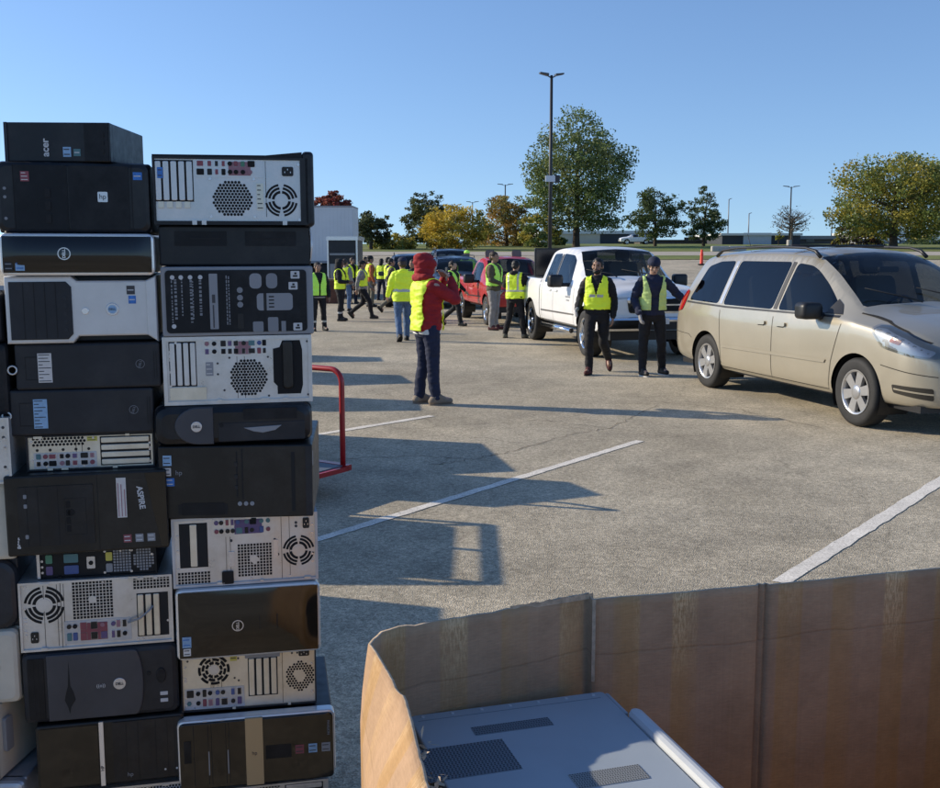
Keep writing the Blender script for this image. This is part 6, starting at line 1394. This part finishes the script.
# ------------------------------------------------ trailers at the left
mat('trailer_white', (.62, .64, .66), .45, metal=.2, var=.06, vscale=.6); mat('rust_brown', (.13, .055, .035), .8, var=.3)
tr = thing('box_trailer', 'long pale grey corrugated box trailer parked far left behind the crowd', 'trailer', at(353, 50)); tr.location.z = HZ(50)
b = MB(); n = 70
for k in range(n):
    x = -12.5 * k / n; b.box(x - .10, .018, 1.05, x, .03, 3.98); 
b.box(-12.5, .031, 1.0, .02, 2.55, 4.0); b.build('box', 'trailer_white', tr)
b = MB(); b.box(-12.5, -.02, .92, .03, 2.56, 1.05); b.box(-12.5, -.02, 3.98, .03, 2.56, 4.06); b.build('rail', 'panel_grey', tr); tr.scale = (1, 1, .86)
for x in (-1.2, -2.4, -10.5):
    for y in (.25, 2.3): b = MB(); b.lathe([(0, -.14), (.48, -.14), (.5, -.1), (.5, .1), (.48, .14), (0, .14)], 'y', 24, (x, y, .5)); b.build('wheel', 'tyre', tr)
t2 = thing('cargo_trailer', 'small dark grey cargo trailer with white top frame, before the pale trailer', 'trailer', at(343, 39.5)); W2 = 1.15
b = MB(); b.box(-W2 / 2 + .05, .02, .42, W2 / 2 - .05, 2.4, 2.18); b.build('box', 'steel_dark', t2)
b = MB(); b.box(-W2 / 2 - .02, -.02, 2.18, W2 / 2 + .02, 2.42, 2.32); b.box(-W2 / 2, 0, .42, -W2 / 2 + .06, .06, 2.18); b.box(W2 / 2 - .06, 0, .42, W2 / 2, .06, 2.18); b.build('frame', 'silver_rim', t2)
b = MB(); b.box(-W2 / 2 + .1, -.01, 1.62, W2 / 2 - .1, .021, 1.70); b.box(-W2 / 2 + .1, -.01, .60, W2 / 2 - .1, .021, 1.3); b.build('door', 'panel_grey', t2); b = MB(); b.box(-W2 / 2 - .2, -.1, .30, W2 / 2 + .05, 2.4, .42); b.build('bed', 'rust_brown', t2)
for x in (-W2 / 2 - .02, W2 / 2 + .02): b = MB(); b.lathe([(0, -.1), (.30, -.1), (.32, -.06), (.32, .06), (.30, .1), (0, .1)], 'x', 20, (x, 1.2, .32)); b.build('wheel', 'tyre', t2)
bn = thing('wooden_crate', 'rusty brown crate standing at the foot of the small cargo trailer', 'crate', at(331, 37)); b = MB(); b.rrect(-.4, -.3, .4, .3, .01, .8, 0, axis='z', bev=.01); b.build('side', 'rust_brown', bn); b = MB(); b.box(-.42, -.32, .8, .42, .32, .86); b.build('lid', 'pallet_wood', bn)
# ------------------------------------------------------------------ people
from mathutils import noise as mnoise
mat('skin_tan', (.34, .19, .125), .5, var=.08, vscale=20); mat('skin_light', (.46, .29, .21), .5, var=.08, vscale=20); mat('skin_brown', (.18, .095, .06), .5, var=.08, vscale=20)
mat('hair_black', (.012, .010, .009), .6, var=.3, vscale=60); mat('hair_brown', (.045, .028, .018), .6, var=.3, vscale=60)
mat('cloth_black', (.011, .011, .013), .85, var=.3, vscale=12); mat('cloth_navy', (.014, .02, .05), .85, var=.25, vscale=12); mat('cloth_red', (.33, .013, .017), .85, var=.2, vscale=10); mat('cloth_olive', (.10, .085, .045), .85, var=.2, vscale=10)
mat('cloth_jeans', (.09, .15, .26), .85, var=.25, vscale=14); mat('cloth_grey', (.26, .25, .24), .85, var=.2, vscale=10); mat('cloth_khaki', (.16, .15, .11), .85, var=.2, vscale=10); mat('cloth_orange', (.42, .11, .03), .85, var=.2); mat('cloth_white', (.66, .66, .64), .8, var=.1); mat('cloth_maroon', (.08, .02, .022), .85, var=.2)
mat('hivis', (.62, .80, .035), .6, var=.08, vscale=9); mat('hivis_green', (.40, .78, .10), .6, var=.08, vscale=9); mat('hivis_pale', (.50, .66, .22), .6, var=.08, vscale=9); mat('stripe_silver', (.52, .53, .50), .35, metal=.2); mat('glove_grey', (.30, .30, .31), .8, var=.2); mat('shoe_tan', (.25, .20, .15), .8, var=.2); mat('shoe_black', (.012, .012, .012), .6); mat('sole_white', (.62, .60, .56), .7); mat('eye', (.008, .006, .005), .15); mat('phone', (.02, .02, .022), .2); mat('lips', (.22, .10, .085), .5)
for nm_ in ('hivis', 'hivis_green', 'hivis_pale'):      # added emission brightens the fluorescent cloth, chiefly for sides turned from the sun
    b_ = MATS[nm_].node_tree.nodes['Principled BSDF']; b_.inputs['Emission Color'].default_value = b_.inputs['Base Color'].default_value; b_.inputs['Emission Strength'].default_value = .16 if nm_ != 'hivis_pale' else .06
def cap(mb, p0, p1, r0, r1, n=14):
    p0, p1 = Vector(p0), Vector(p1); mb.tube([p0, p0.lerp(p1, .5), p1], [r0, (r0 + r1) / 2, r1], n); mb.sphere(p0, r0, n, 8); mb.sphere(p1, r1, n, 8)
def chain(mb, pts, rs):
    for i in range(len(pts) - 1): cap(mb, pts[i], pts[i + 1], rs[i], rs[i + 1])
def rings(mb, rg, n=28):
    vs = []; fs = []
    for (z, rx, ry, cx, cy) in rg:
        for k in range(n):
            a = 2 * math.pi * k / n; c, s_ = math.cos(a), math.sin(a); e = .82
            vs.append((cx + rx * math.copysign(abs(c) ** e, c), cy + ry * math.copysign(abs(s_) ** e, s_), z))
    for i in range(len(rg) - 1):
        for k in range(n): j = (k + 1) % n; fs.append((i * n + k, i * n + j, (i + 1) * n + j, (i + 1) * n + k))
    fs.append(tuple(range(n))[::-1]); fs.append(tuple((len(rg) - 1) * n + i for i in range(n))); mb.add(vs, fs, True)
def fuse(mb, name, mats, parent, vox, wr=0., wscale=7., cut=None, solid=0., bands=None, smooth=4, seed=0):
    me0 = mb.mesh(name, mats); o = bpy.data.objects.new(name, me0); COL.objects.link(o)
    m = o.modifiers.new('r', 'REMESH'); m.mode = 'VOXEL'; m.voxel_size = vox; m.use_smooth_shade = True
    m = o.modifiers.new('s', 'SMOOTH'); m.factor = .5; m.iterations = smooth
    dg = bpy.context.evaluated_depsgraph_get(); dg.update(); me = bpy.data.meshes.new_from_object(o.evaluated_get(dg)); o.modifiers.clear(); o.data = me; bpy.data.meshes.remove(me0); me.name = name
    me.materials.clear(); [me.materials.append(MATS[x]) for x in (mats if isinstance(mats, (list, tuple)) else [mats])]
    bm = bmesh.new(); bm.from_mesh(me)
    if wr > 0:
        for v in bm.verts:
            q = v.co * wscale + Vector((seed * 3.1, 0, 0)); q2 = Vector((q.x, q.y, q.z * 1.9))
            v.co += v.normal * wr * (mnoise.noise(q2) + .6 * mnoise.noise(q2 * 2.3))
    if cut:
        bad = [f for f in bm.faces if cut(f.calc_center_median())]; bmesh.ops.delete(bm, geom=bad, context='FACES')
    if solid: 
        bm.normal_update(); g = bmesh.ops.solidify(bm, geom=bm.faces[:], thickness=-solid)
    for f in bm.faces:
        f.smooth = True; f.material_index = 0
        if bands and bands(f.calc_center_median()): f.material_index = 1
    bm.to_mesh(me); bm.free(); o.parent = parent
    return o
TR = [(.84, .150, .108, 0, .005), (.92, .172, .120, 0, .01), (1.02, .162, .116, 0, .005), (1.14, .160, .115, 0, 0), (1.26, .176, .122, 0, 0), (1.36, .180, .118, 0, .005), (1.42, .150, .098, 0, .01), (1.465, .09, .075, 0, .012), (1.50, .06, .06, 0, .01)]
def grow(rg, d, z0=None): return [((z if z0 is None else max(z, z0)), rx + d, ry + d, cx, cy) for z, rx, ry, cx, cy in rg]
def hand_prims(mb, wr_, d, up, sgn, g=0., curl=.5):
    """palm, four unequal fingers in three joints and a side thumb; d points along the hand, up is the back of the hand"""
    d = Vector(d).normalized(); up = (Vector(up) - d * Vector(up).dot(d)).normalized(); sd = d.cross(up) * sgn; w_ = Vector(wr_)
    for k in (-1, 0, 1): cap(mb, w_ + sd * .010 * k, w_ + d * .075 + sd * .024 * k, .017 + g, .0145 + g, 10)
    for k, L in enumerate((.068, .078, .073, .056)):
        b = w_ + d * .082 + sd * (.029 - .0195 * k); p = b; dd = d.copy(); rr_ = .0095 + g - .0006 * (k == 3)
        for q, f in enumerate((.45, .32, .23)):
            dd = (dd - up * math.tan(curl * (.55 + .25 * q))).normalized(); e = p + dd * L * f; cap(mb, p, e, rr_ - .0006 * q, rr_ - .0006 * (q + 1), 8); p = e
    b = w_ + d * .022 + sd * .022; m_ = b + (d * .55 + sd * .75 - up * .25).normalized() * .042; e = m_ + (d * .85 + sd * .2 - up * .35).normalized() * .034; chain(mb, [b, m_, e], [.013 + g, .011 + g, .009 + g])
def person(label, foot, H, rz, c, pose=None, near=False, group=None, seed=0):
    """c: clothing choices; pose: joints in the person's own frame (faces -y, right hand at -x), for a 1.75 m figure"""
    pose = pose or {}; s = H / 1.75; t = thing('person', label, 'person', foot, R(rz), group); wdt = c.get('bulk', 1.10); t.scale = (s * wdt, s * wdt, s)
    vb = .0075 if near else .0105; vc = .0075 if near else .0125
    hy, hp = R(pose.get('head_yaw', 0)), R(pose.get('head_pitch', 0)); HM = Matrix.Translation((0, .005, 1.52)) @ Matrix.Rotation(hy, 4, 'Z') @ Matrix.Rotation(hp, 4, 'X') @ Matrix.Translation((0, -.005, -1.52))
    def hpt(p): return HM @ Vector(p)
    def hsph(mb, cc, r, n=14, m=10): q = MB(); q.sphere(cc, r, n, m); mb.add([HM @ Vector(v) for v in q.v], q.f, True)
    hips = {-1: Vector((-.09, 0, .93)), 1: Vector((.09, 0, .93))}; sh = {-1: Vector((-.178, .005, 1.405)), 1: Vector((.178, .005, 1.405))}
    kn = {k: Vector(pose.get('knee', {}).get(k, (k * .10, -.015, .50))) for k in (-1, 1)}; an = {k: Vector(pose.get('ankle', {}).get(k, (k * .11, .02, .09))) for k in (-1, 1)}
    toe = {k: Vector(pose.get('toe', {}).get(k, (k * .025, -.19, -.052))) for k in (-1, 1)}     # from the ankle to the toe tip
    el = {k: Vector(pose.get('elbow', {}).get(k, (k * .235, .035, 1.13))) for k in (-1, 1)}; wr = {k: Vector(pose.get('wrist', {}).get(k, (k * .245, -.045, .89))) for k in (-1, 1)}
    hd = {k: Vector(pose.get('hand', {}).get(k, tuple((wr[k] - el[k]).normalized()))) for k in (-1, 1)}
    hu = {k: Vector(pose.get('back', {}).get(k, (k, 0, .1))) for k in (-1, 1)}
    # --- body: one continuous skin from head to ankles
    mb = MB(); rings(mb, grow(TR, -.022)); cap(mb, (0, .015, 1.43), hpt((0, .0, 1.57)), .054, .05)
    hsph(mb, (0, .005, 1.655), (.074, .092, .100)); hsph(mb, (0, -.03, 1.585), (.056, .062, .062)); hsph(mb, (0, -.055, 1.555), (.032, .034, .03)); hsph(mb, (0, -.098, 1.622), (.0125, .02, .022), 8, 6); hsph(mb, (0, -.094, 1.645), (.009, .012, .026), 8, 6); hsph(mb, (0, -.083, 1.668), (.048, .014, .012), 10, 6); hsph(mb, (0, -.088, 1.583), (.024, .010, .010), 8, 6)
    for k in (-1, 1): hsph(mb, (k * .077, .008, 1.628), (.011, .02, .032), 8, 6); hsph(mb, (k * .04, -.062, 1.612), (.024, .024, .02), 8, 6)
    for k in (-1, 1):
        chain(mb, [hips[k], kn[k], an[k]], [.080, .050, .036]); chain(mb, [an[k], an[k] + toe[k] * .7], [.036, .03]); chain(mb, [sh[k], el[k], wr[k]], [.050, .036, .026]); hand_prims(mb, wr[k] + hd[k] * .012, hd[k], hu[k], -k, curl=pose.get('curl', .45))
    fuse(mb, 'body', c.get('skin', 'skin_tan'), t, vb, smooth=2)
    if near or c.get('face'):
        for k in (-1, 1): e = MB(); hsph(e, (k * .031, -.083, 1.645), (.013, .008, .008), 10, 6); e.build('eye', 'eye', t)
        e = MB(); hsph(e, (0, -.096, 1.581), (.021, .005, .006), 10, 6); e.build('mouth', 'lips', t)
        for k in (-1, 1): e = MB(); hsph(e, (k * .032, -.089, 1.668), (.021, .008, .0055), 10, 6); e.build('eyebrow', 'hair_black', t)
    # --- trousers
    mb = MB(); rings(mb, [(.80, .14, .10, 0, .01), (.86, .165, .122, 0, .012), (.94, .172, .124, 0, .012), (1.02, .160, .115, 0, .01)])
    lw = c.get('leg', 1.0)
    for k in (-1, 1):
        m1 = hips[k].lerp(kn[k], .5); m2 = kn[k].lerp(an[k], .55) + Vector((0, .012, 0)); chain(mb, [hips[k] + Vector((0, .01, -.02)), m1, kn[k], m2, an[k] + Vector((0, 0, .0))], [.096, .086 * lw, .068 * lw, .064 * lw, .056 * lw])
    fuse(mb, 'trousers', [c['pants'], 'stripe_silver'], t, vc, wr=.008, seed=seed, bands=(lambda p: .22 < p.z < .27) if c.get('ankle_band') else None)
    # --- jacket
    mb = MB(); hem = c.get('hem', .88); jr = [r for r in grow(TR, .012) if r[0] > hem + .02]; jr = [(hem, .176, .128, 0, .01)] + jr[:-1] + [(1.505, .072, .072, 0, .008)]
    rings(mb, jr)
    for k in (-1, 1):
        e1 = sh[k].lerp(el[k], .5); e2 = el[k].lerp(wr[k], .5); chain(mb, [sh[k] - Vector((k * .03, 0, .012)), e1, el[k], e2, wr[k] - (wr[k] - el[k]).normalized() * .01], [.083, .070, .060, .055, .045])
    if c.get('hood') == 'down': mb.sphere((0, .085, 1.47), (.10, .065, .06), 14, 8)
    if c.get('hood') == 'up': cap(mb, (0, .02, 1.44), hpt((0, .03, 1.54)), .078, .085)
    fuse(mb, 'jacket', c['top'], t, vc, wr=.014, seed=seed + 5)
    if c.get('hood') == 'up':
        mb = MB(); hsph(mb, (0, .012, 1.655), (.102, .118, .122)); hsph(mb, (0, .03, 1.57), (.096, .105, .09)); hsph(mb, (0, .055, 1.50), (.125, .10, .06)); hsph(mb, (0, .06, 1.725), (.06, .065, .05)); hsph(mb, (0, .085, 1.66), (.05, .05, .06))
        inv = HM.inverted(); fuse(mb, 'hood', c.get('hoodc', c['top']), t, vc, wr=.013, seed=seed + 9, cut=lambda p: (lambda q: q.y < -.045 and abs(q.x) < .068 and 1.50 < q.z < 1.715)(inv @ p), solid=.006)
    # --- vest
    if c.get('vest'):
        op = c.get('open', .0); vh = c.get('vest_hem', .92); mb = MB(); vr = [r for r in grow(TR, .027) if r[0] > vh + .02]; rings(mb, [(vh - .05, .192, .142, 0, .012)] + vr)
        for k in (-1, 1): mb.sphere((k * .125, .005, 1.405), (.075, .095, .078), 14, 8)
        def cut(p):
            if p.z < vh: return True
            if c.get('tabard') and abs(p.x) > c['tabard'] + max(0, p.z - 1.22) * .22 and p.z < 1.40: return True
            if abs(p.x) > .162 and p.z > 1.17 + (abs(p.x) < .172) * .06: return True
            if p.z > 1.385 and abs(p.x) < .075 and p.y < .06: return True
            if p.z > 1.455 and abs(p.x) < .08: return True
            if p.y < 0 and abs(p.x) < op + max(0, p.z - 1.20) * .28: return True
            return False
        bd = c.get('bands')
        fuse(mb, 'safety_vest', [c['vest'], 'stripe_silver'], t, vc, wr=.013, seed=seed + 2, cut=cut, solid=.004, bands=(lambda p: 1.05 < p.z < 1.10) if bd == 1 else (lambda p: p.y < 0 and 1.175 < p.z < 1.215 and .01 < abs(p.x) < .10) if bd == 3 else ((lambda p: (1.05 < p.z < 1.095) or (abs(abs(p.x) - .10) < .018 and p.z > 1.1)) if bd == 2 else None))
    if c.get('shirt_hem'): mb = MB(); rings(mb, [(hem - .035, .172, .124, 0, .01), (hem + .03, .174, .126, 0, .01)]); fuse(mb, 'shirt_hem', c['shirt_hem'], t, vc, wr=.004)
    # --- shoes
    for k in (-1, 1):
        mb = MB(); a, f = an[k], toe[k]; fl = Vector((f.x, f.y, 0)).normalized(); dn = Vector((0, 0, -1)) if f.z > -.09 else (f.cross(Vector((1, 0, 0)))).normalized(); dn = dn if dn.z < 0 else -dn
        if f.z <= -.09: fl = f.normalized()
        bse = a + dn * .045
        chain(mb, [a + Vector((0, .005, 0)), bse - fl * .035, bse + fl * .06, bse + fl * .15], [.048, .046, .044, .034]); cap(mb, a + fl * .03, bse + fl * .10, .045, .04)
        o = fuse(mb, 'shoe', c.get('shoes', 'shoe_black'), t, vb, smooth=2)
        mb = MB(); sv = fl.cross(dn).normalized(); pts = []
        for i in range(16): q = 2 * math.pi * i / 16; pts.append(bse + fl * (.055 + .135 * math.cos(q)) + sv * .050 * math.sin(q) * (1 - .12 * math.cos(q)))
        mb.add([p + dn * .030 for p in pts] + [p + dn * .047 for p in pts], [tuple(range(16)), tuple(range(16, 32))[::-1]] + [(i, (i + 1) % 16, 16 + (i + 1) % 16, 16 + i) for i in range(16)]); mb.build('sole', c.get('sole', 'shoe_black'), o)
    # --- hair, hats, beard, gloves
    hr = c.get('hair')
    inv = HM.inverted()
    if hr and c.get('hood') != 'up':
        mb = MB(); hsph(mb, (0, .014, 1.672), (.085, .097, .095)); hsph(mb, (0, .045, 1.625), (.078, .068, .075)); 
        if c.get('hair_long'): hsph(mb, (0, .06, 1.56), (.08, .055, .10))
        fuse(mb, 'hair', hr, t, vb, wr=.010, wscale=22, cut=lambda p: (lambda q: q.y < -.048 and q.z < 1.70)(inv @ p), seed=seed)
    if c.get('cap_col'):
        mb = MB(); hsph(mb, (0, .008, 1.695), (.087, .102, .078)); fuse(mb, 'cap', c['cap_col'], t, vb, cut=lambda p: (inv @ p).z < 1.678, solid=.004)
        mb = MB(); hsph(mb, (0, -.11, 1.682), (.065, .06, .010)); mb.build('cap_peak', c['cap_col'], t)
    if c.get('beanie'):
        mb = MB(); hsph(mb, (0, .008, 1.69), (.088, .104, .09)); fuse(mb, 'beanie', c['beanie'], t, vb, wr=.004, cut=lambda p: (inv @ p).z < 1.672, solid=.005)
    if c.get('beard'):
        mb = MB(); hsph(mb, (0, -.042, 1.562), (.060, .058, .046)); hsph(mb, (0, -.02, 1.585), (.068, .05, .05)); hsph(mb, (0, -.094, 1.598), (.028, .012, .007))
        fuse(mb, 'beard', 'hair_black', t, vb, wr=.006, wscale=30, smooth=2, cut=lambda p: (lambda q: q.y < -.085 and abs(q.x) < .018 and 1.572 < q.z < 1.59)(inv @ p))
    if c.get('gloves'):
        for k in (-1, 1):
            if k in c['gloves']: mb = MB(); hand_prims(mb, wr[k] + hd[k] * .012, hd[k], hu[k], -k, g=.0045, curl=pose.get('curl', .45)); cap(mb, wr[k] - hd[k] * .03, wr[k] + hd[k] * .02, .036, .03); fuse(mb, 'work_glove', c['glove_col'] if 'glove_col' in c else 'glove_grey', t, .006 if near else .009, smooth=1)
    return t
WALK = dict(knee={-1: (-.10, -.20, .53), 1: (.10, .0, .49)}, ankle={-1: (-.11, -.27, .11), 1: (.11, .34, .19)}, toe={-1: (-.02, -.18, -.03), 1: (.02, -.10, -.13)}, elbow={-1: (-.24, .10, 1.15), 1: (.24, -.02, 1.14)}, wrist={-1: (-.25, .12, .90), 1: (.25, -.20, .95)})
CALM = dict(knee={-1: (-.11, -.03, .50), 1: (.12, .01, .50)}, ankle={-1: (-.12, .0, .09), 1: (.15, .04, .09)})
def feet(px, py): return G(px, py)
# --- the person in the red hood, hands raised to the face
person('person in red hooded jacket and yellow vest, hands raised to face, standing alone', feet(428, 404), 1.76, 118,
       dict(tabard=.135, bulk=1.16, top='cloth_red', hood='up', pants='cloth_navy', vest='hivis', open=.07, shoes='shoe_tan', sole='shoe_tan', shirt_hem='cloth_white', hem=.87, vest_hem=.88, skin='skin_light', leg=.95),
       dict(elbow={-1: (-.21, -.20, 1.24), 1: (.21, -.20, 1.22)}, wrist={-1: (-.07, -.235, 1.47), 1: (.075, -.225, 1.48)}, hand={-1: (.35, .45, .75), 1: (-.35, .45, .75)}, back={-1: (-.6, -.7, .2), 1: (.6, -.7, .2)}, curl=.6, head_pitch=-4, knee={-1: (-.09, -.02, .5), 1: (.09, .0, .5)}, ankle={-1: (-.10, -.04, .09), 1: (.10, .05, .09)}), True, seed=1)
a_ = feet(428, 404); ph = thing('mobile_phone', 'small pale phone held up to the face by the red hooded person', 'phone', a_ + Vector((.225, .105, 1.46)), R(112))
b = MB(); b.rrect(-.036, -.006, .036, .006, .004, .16, .0, axis='z', bev=.003); b.build('casing', 'phone', ph)
b = MB(); b.box(-.031, -.0075, .008, .031, -.0062, .152); b.build('screen', 'p_white', ph)
# --- the two walking toward the camera
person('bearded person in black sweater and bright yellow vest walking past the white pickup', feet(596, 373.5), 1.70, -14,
       dict(top='cloth_black', pants='cloth_black', vest='hivis', open=.0, hair='hair_black', beard=1, bands=3, bulk=1.05, shoes='cloth_maroon', skin='skin_tan', gloves=(-1,), vest_hem=.99, hem=.92),
       dict(knee={-1: (-.09, -.17, .52), 1: (.10, .02, .48)}, ankle={-1: (-.08, -.18, .09), 1: (.14, .34, .20)}, toe={-1: (-.03, -.19, -.05), 1: (.03, -.11, -.13)}, elbow={-1: (-.255, .09, 1.14), 1: (.235, .06, 1.13)}, wrist={-1: (-.27, -.15, 1.00), 1: (.235, -.02, .88)}, hand={-1: (-.1, -.75, -.55), 1: (-.05, -.15, -1)}, head_yaw=-8, curl=.5), True, seed=2)
person('person in navy beanie and open pale vest, looking down beside the minivan tail', feet(651, 375), 1.72, 4,
       dict(bulk=1.05, top='cloth_navy', pants='cloth_black', vest='hivis_pale', open=.055, beanie='cloth_navy', hood='down', shoes='shoe_black', sole='sole_white', skin='skin_light', gloves=(-1,), vest_hem=.98, hair='hair_black', hem=.90),
       dict(knee={-1: (-.13, -.03, .50), 1: (.13, -.04, .50)}, ankle={-1: (-.15, -.10, .09), 1: (.17, .06, .09)}, toe={-1: (.04, -.19, -.052), 1: (.05, -.185, -.052)}, elbow={-1: (-.26, .04, 1.14), 1: (.34, .02, 1.22)}, wrist={-1: (-.22, -.14, .93), 1: (.50, -.10, 1.07)}, hand={-1: (.1, -.35, -.9), 1: (.75, -.3, -.55)}, head_pitch=24, head_yaw=-6, curl=.5), True, seed=3)
# --- beside the pickups
person('person in olive jacket, bright vest and pale grey trousers beside the red pickup', feet(494, 330), 1.80, 62, dict(top='cloth_olive', pants='cloth_grey', vest='hivis_green', open=.02, hair='hair_brown', shoes='cloth_maroon', bands=0, vest_hem=1.0), dict(CALM, elbow={-1: (-.22, -.04, 1.13), 1: (.23, -.04, 1.13)}, wrist={-1: (-.18, -.24, 1.05), 1: (.18, -.24, 1.05)}), seed=4)
person('person seen from behind in yellow vest with silver stripe at the white pickup bed', feet(515, 338), 1.62, 158, dict(top='cloth_black', pants='cloth_black', vest='hivis', hair='hair_black', bands=2, vest_hem=.90, hood='down', shoes='cloth_khaki'), dict(knee={-1: (-.14, -.02, .5), 1: (.12, .0, .5)}, ankle={-1: (-.20, .0, .09), 1: (.20, .06, .09)}, elbow={-1: (-.27, -.12, 1.18), 1: (.25, -.10, 1.18)}, wrist={-1: (-.25, -.32, 1.28), 1: (.2, -.32, 1.2)}, head_pitch=12), seed=5)
person('person in dark jacket and pale green vest striding beside the red pickup nose', feet(453, 326), 1.58, 64, dict(top='cloth_black', pants='cloth_black', vest='hivis_green', open=.03, hair='hair_black', vest_hem=1.02, skin='skin_light'), WALK, seed=6)
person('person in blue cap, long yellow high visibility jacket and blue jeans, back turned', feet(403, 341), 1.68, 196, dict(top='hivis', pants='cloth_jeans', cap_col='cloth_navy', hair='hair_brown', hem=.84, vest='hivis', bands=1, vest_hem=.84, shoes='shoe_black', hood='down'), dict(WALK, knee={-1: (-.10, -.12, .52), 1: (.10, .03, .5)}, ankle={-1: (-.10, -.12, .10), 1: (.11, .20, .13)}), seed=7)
person('person in black jacket and yellow vest standing deep in the crowd beside the cargo trailer', feet(353, 304), 1.60, 40, dict(top='cloth_black', pants='cloth_navy', vest='hivis', open=.03, hair='hair_brown', vest_hem=1.0), CALM, seed=15)
person('person in navy jacket with bright vest at the nose of the navy suv', feet(389, 306), 1.62, 100, dict(top='cloth_navy', pants='cloth_black', vest='hivis', open=.04, hair='hair_black', vest_hem=.98, skin='skin_light'), CALM, seed=16)
person('person in green vest partly hidden behind the blue capped person', feet(413, 322), 1.60, -30, dict(top='cloth_black', pants='cloth_jeans', vest='hivis_green', open=.03, hair='hair_brown'), CALM, seed=17)
person('person in grey shirt and yellow vest behind the hooded one by the cargo trailer', feet(346, 311), 1.58, 150, dict(top='cloth_grey', pants='cloth_jeans', vest='hivis', hair='hair_brown', vest_hem=.95), CALM, seed=18)
person('person in maroon jacket with green vest between the trailers and the suvs', feet(366, 302), 1.62, 60, dict(top='cloth_maroon', pants='cloth_black', vest='hivis_green', open=.04, hair='hair_black', vest_hem=.98), CALM, seed=19)
person('person in olive coat and yellow vest crossing in front of the navy suv', feet(392, 313), 1.60, 95, dict(top='cloth_olive', pants='cloth_khaki', vest='hivis', open=.05, hair='hair_black', vest_hem=1.0), WALK, seed=20)
# --- the crowd by the trailers
person('person in yellow vest with grey ankle bands half hidden by the right computer stack', feet(319, 331), 1.56, 25, dict(top='cloth_black', pants='cloth_black', vest='hivis_green', open=.02, hair='hair_black', ankle_band=1, shirt_hem='cloth_grey'), CALM, seed=8)
person('person in black hooded sweater with yellow vest, standing turned to the side with ankle bands', feet(341, 321), 1.60, 82, dict(top='cloth_black', hood='up', pants='cloth_black', vest='hivis', open=.04, ankle_band=1, skin='skin_brown'), dict(CALM, elbow={-1: (-.22, -.04, 1.13), 1: (.22, -.04, 1.13)}, wrist={-1: (-.10, -.22, 1.12), 1: (.12, -.22, 1.12)}), seed=9)
person('person in dark cap, yellow vest and grey shirt walking with long stride', feet(363, 319), 1.56, 88, dict(top='cloth_grey', pants='cloth_black', vest='hivis', open=.05, cap_col='cloth_black', hair='hair_black', vest_hem=1.0), WALK, seed=10)
person('tall person in orange and dark jacket with khaki trousers behind the walking one', feet(371, 307), 1.66, 110, dict(top='cloth_orange', pants='cloth_khaki', vest='hivis', open=.06, hair='hair_black', vest_hem=1.04, beanie='cloth_black'), CALM, seed=11)
person('person with dark hair and yellow vest facing the dark suvs', feet(382, 301), 1.55, 150, dict(top='cloth_black', pants='cloth_navy', vest='hivis', hair='hair_black', hair_long=1), CALM, seed=12)
person('person in dark coat with green hood close to the navy suv', feet(397, 300), 1.58, 215, dict(top='cloth_maroon', pants='cloth_black', hood='down', hair='hair_black', hem=.80, vest='hivis_green', vest_hem=1.2), CALM, seed=13)
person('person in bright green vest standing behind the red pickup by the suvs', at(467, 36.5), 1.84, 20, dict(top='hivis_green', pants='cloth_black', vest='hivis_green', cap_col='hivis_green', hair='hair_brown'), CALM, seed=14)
# ------------------------------------------------------------------ loose pieces of one part become parts of their own
SPLIT = {'drive_door', 'bay_groove', 'foot_latch', 'screw', 'indicator_light', 'card_slot', 'front_port', 'drive_button', 'rim_tab', 'fan_hub', 'sticker', 'drive_bay', 'socket_pin', 'bracket_clip', 'printed_icon'}
def split_loose(o):
    bm = bmesh.new(); bm.from_mesh(o.data); bm.faces.ensure_lookup_table(); seen = set(); isl = []
    for f in bm.faces:
        if f.index in seen: continue
        st = [f]; comp_ = []; seen.add(f.index)
        while st:
            g = st.pop(); comp_.append(g.index)
            for e in g.edges:
                for h in e.link_faces:
                    if h.index not in seen: seen.add(h.index); st.append(h)
        isl.append(set(comp_))
    if len(isl) > 1:
        base = o.name.split('.')[0]
        for k, s_ in enumerate(isl):
            b2 = bm.copy(); b2.faces.ensure_lookup_table(); bmesh.ops.delete(b2, geom=[f for f in b2.faces if f.index not in s_], context='FACES')
            me = bpy.data.meshes.new(base); b2.to_mesh(me); b2.free(); [me.materials.append(m) for m in o.data.materials]
            n = bpy.data.objects.new(base, me); COL.objects.link(n); n.parent = o.parent; n.matrix_local = o.matrix_local
            if k == 0:
                for ch in list(o.children): ch.parent = n
        bpy.data.objects.remove(o)
    bm.free()
for o in [o for o in bpy.data.objects if o.type == 'MESH' and o.name.split('.')[0] in SPLIT]: split_loose(o)
for o in bpy.data.objects:
    lb = o.get('label')
    if lb and len(lb.split()) > 14: print('LONG', o.name, lb)
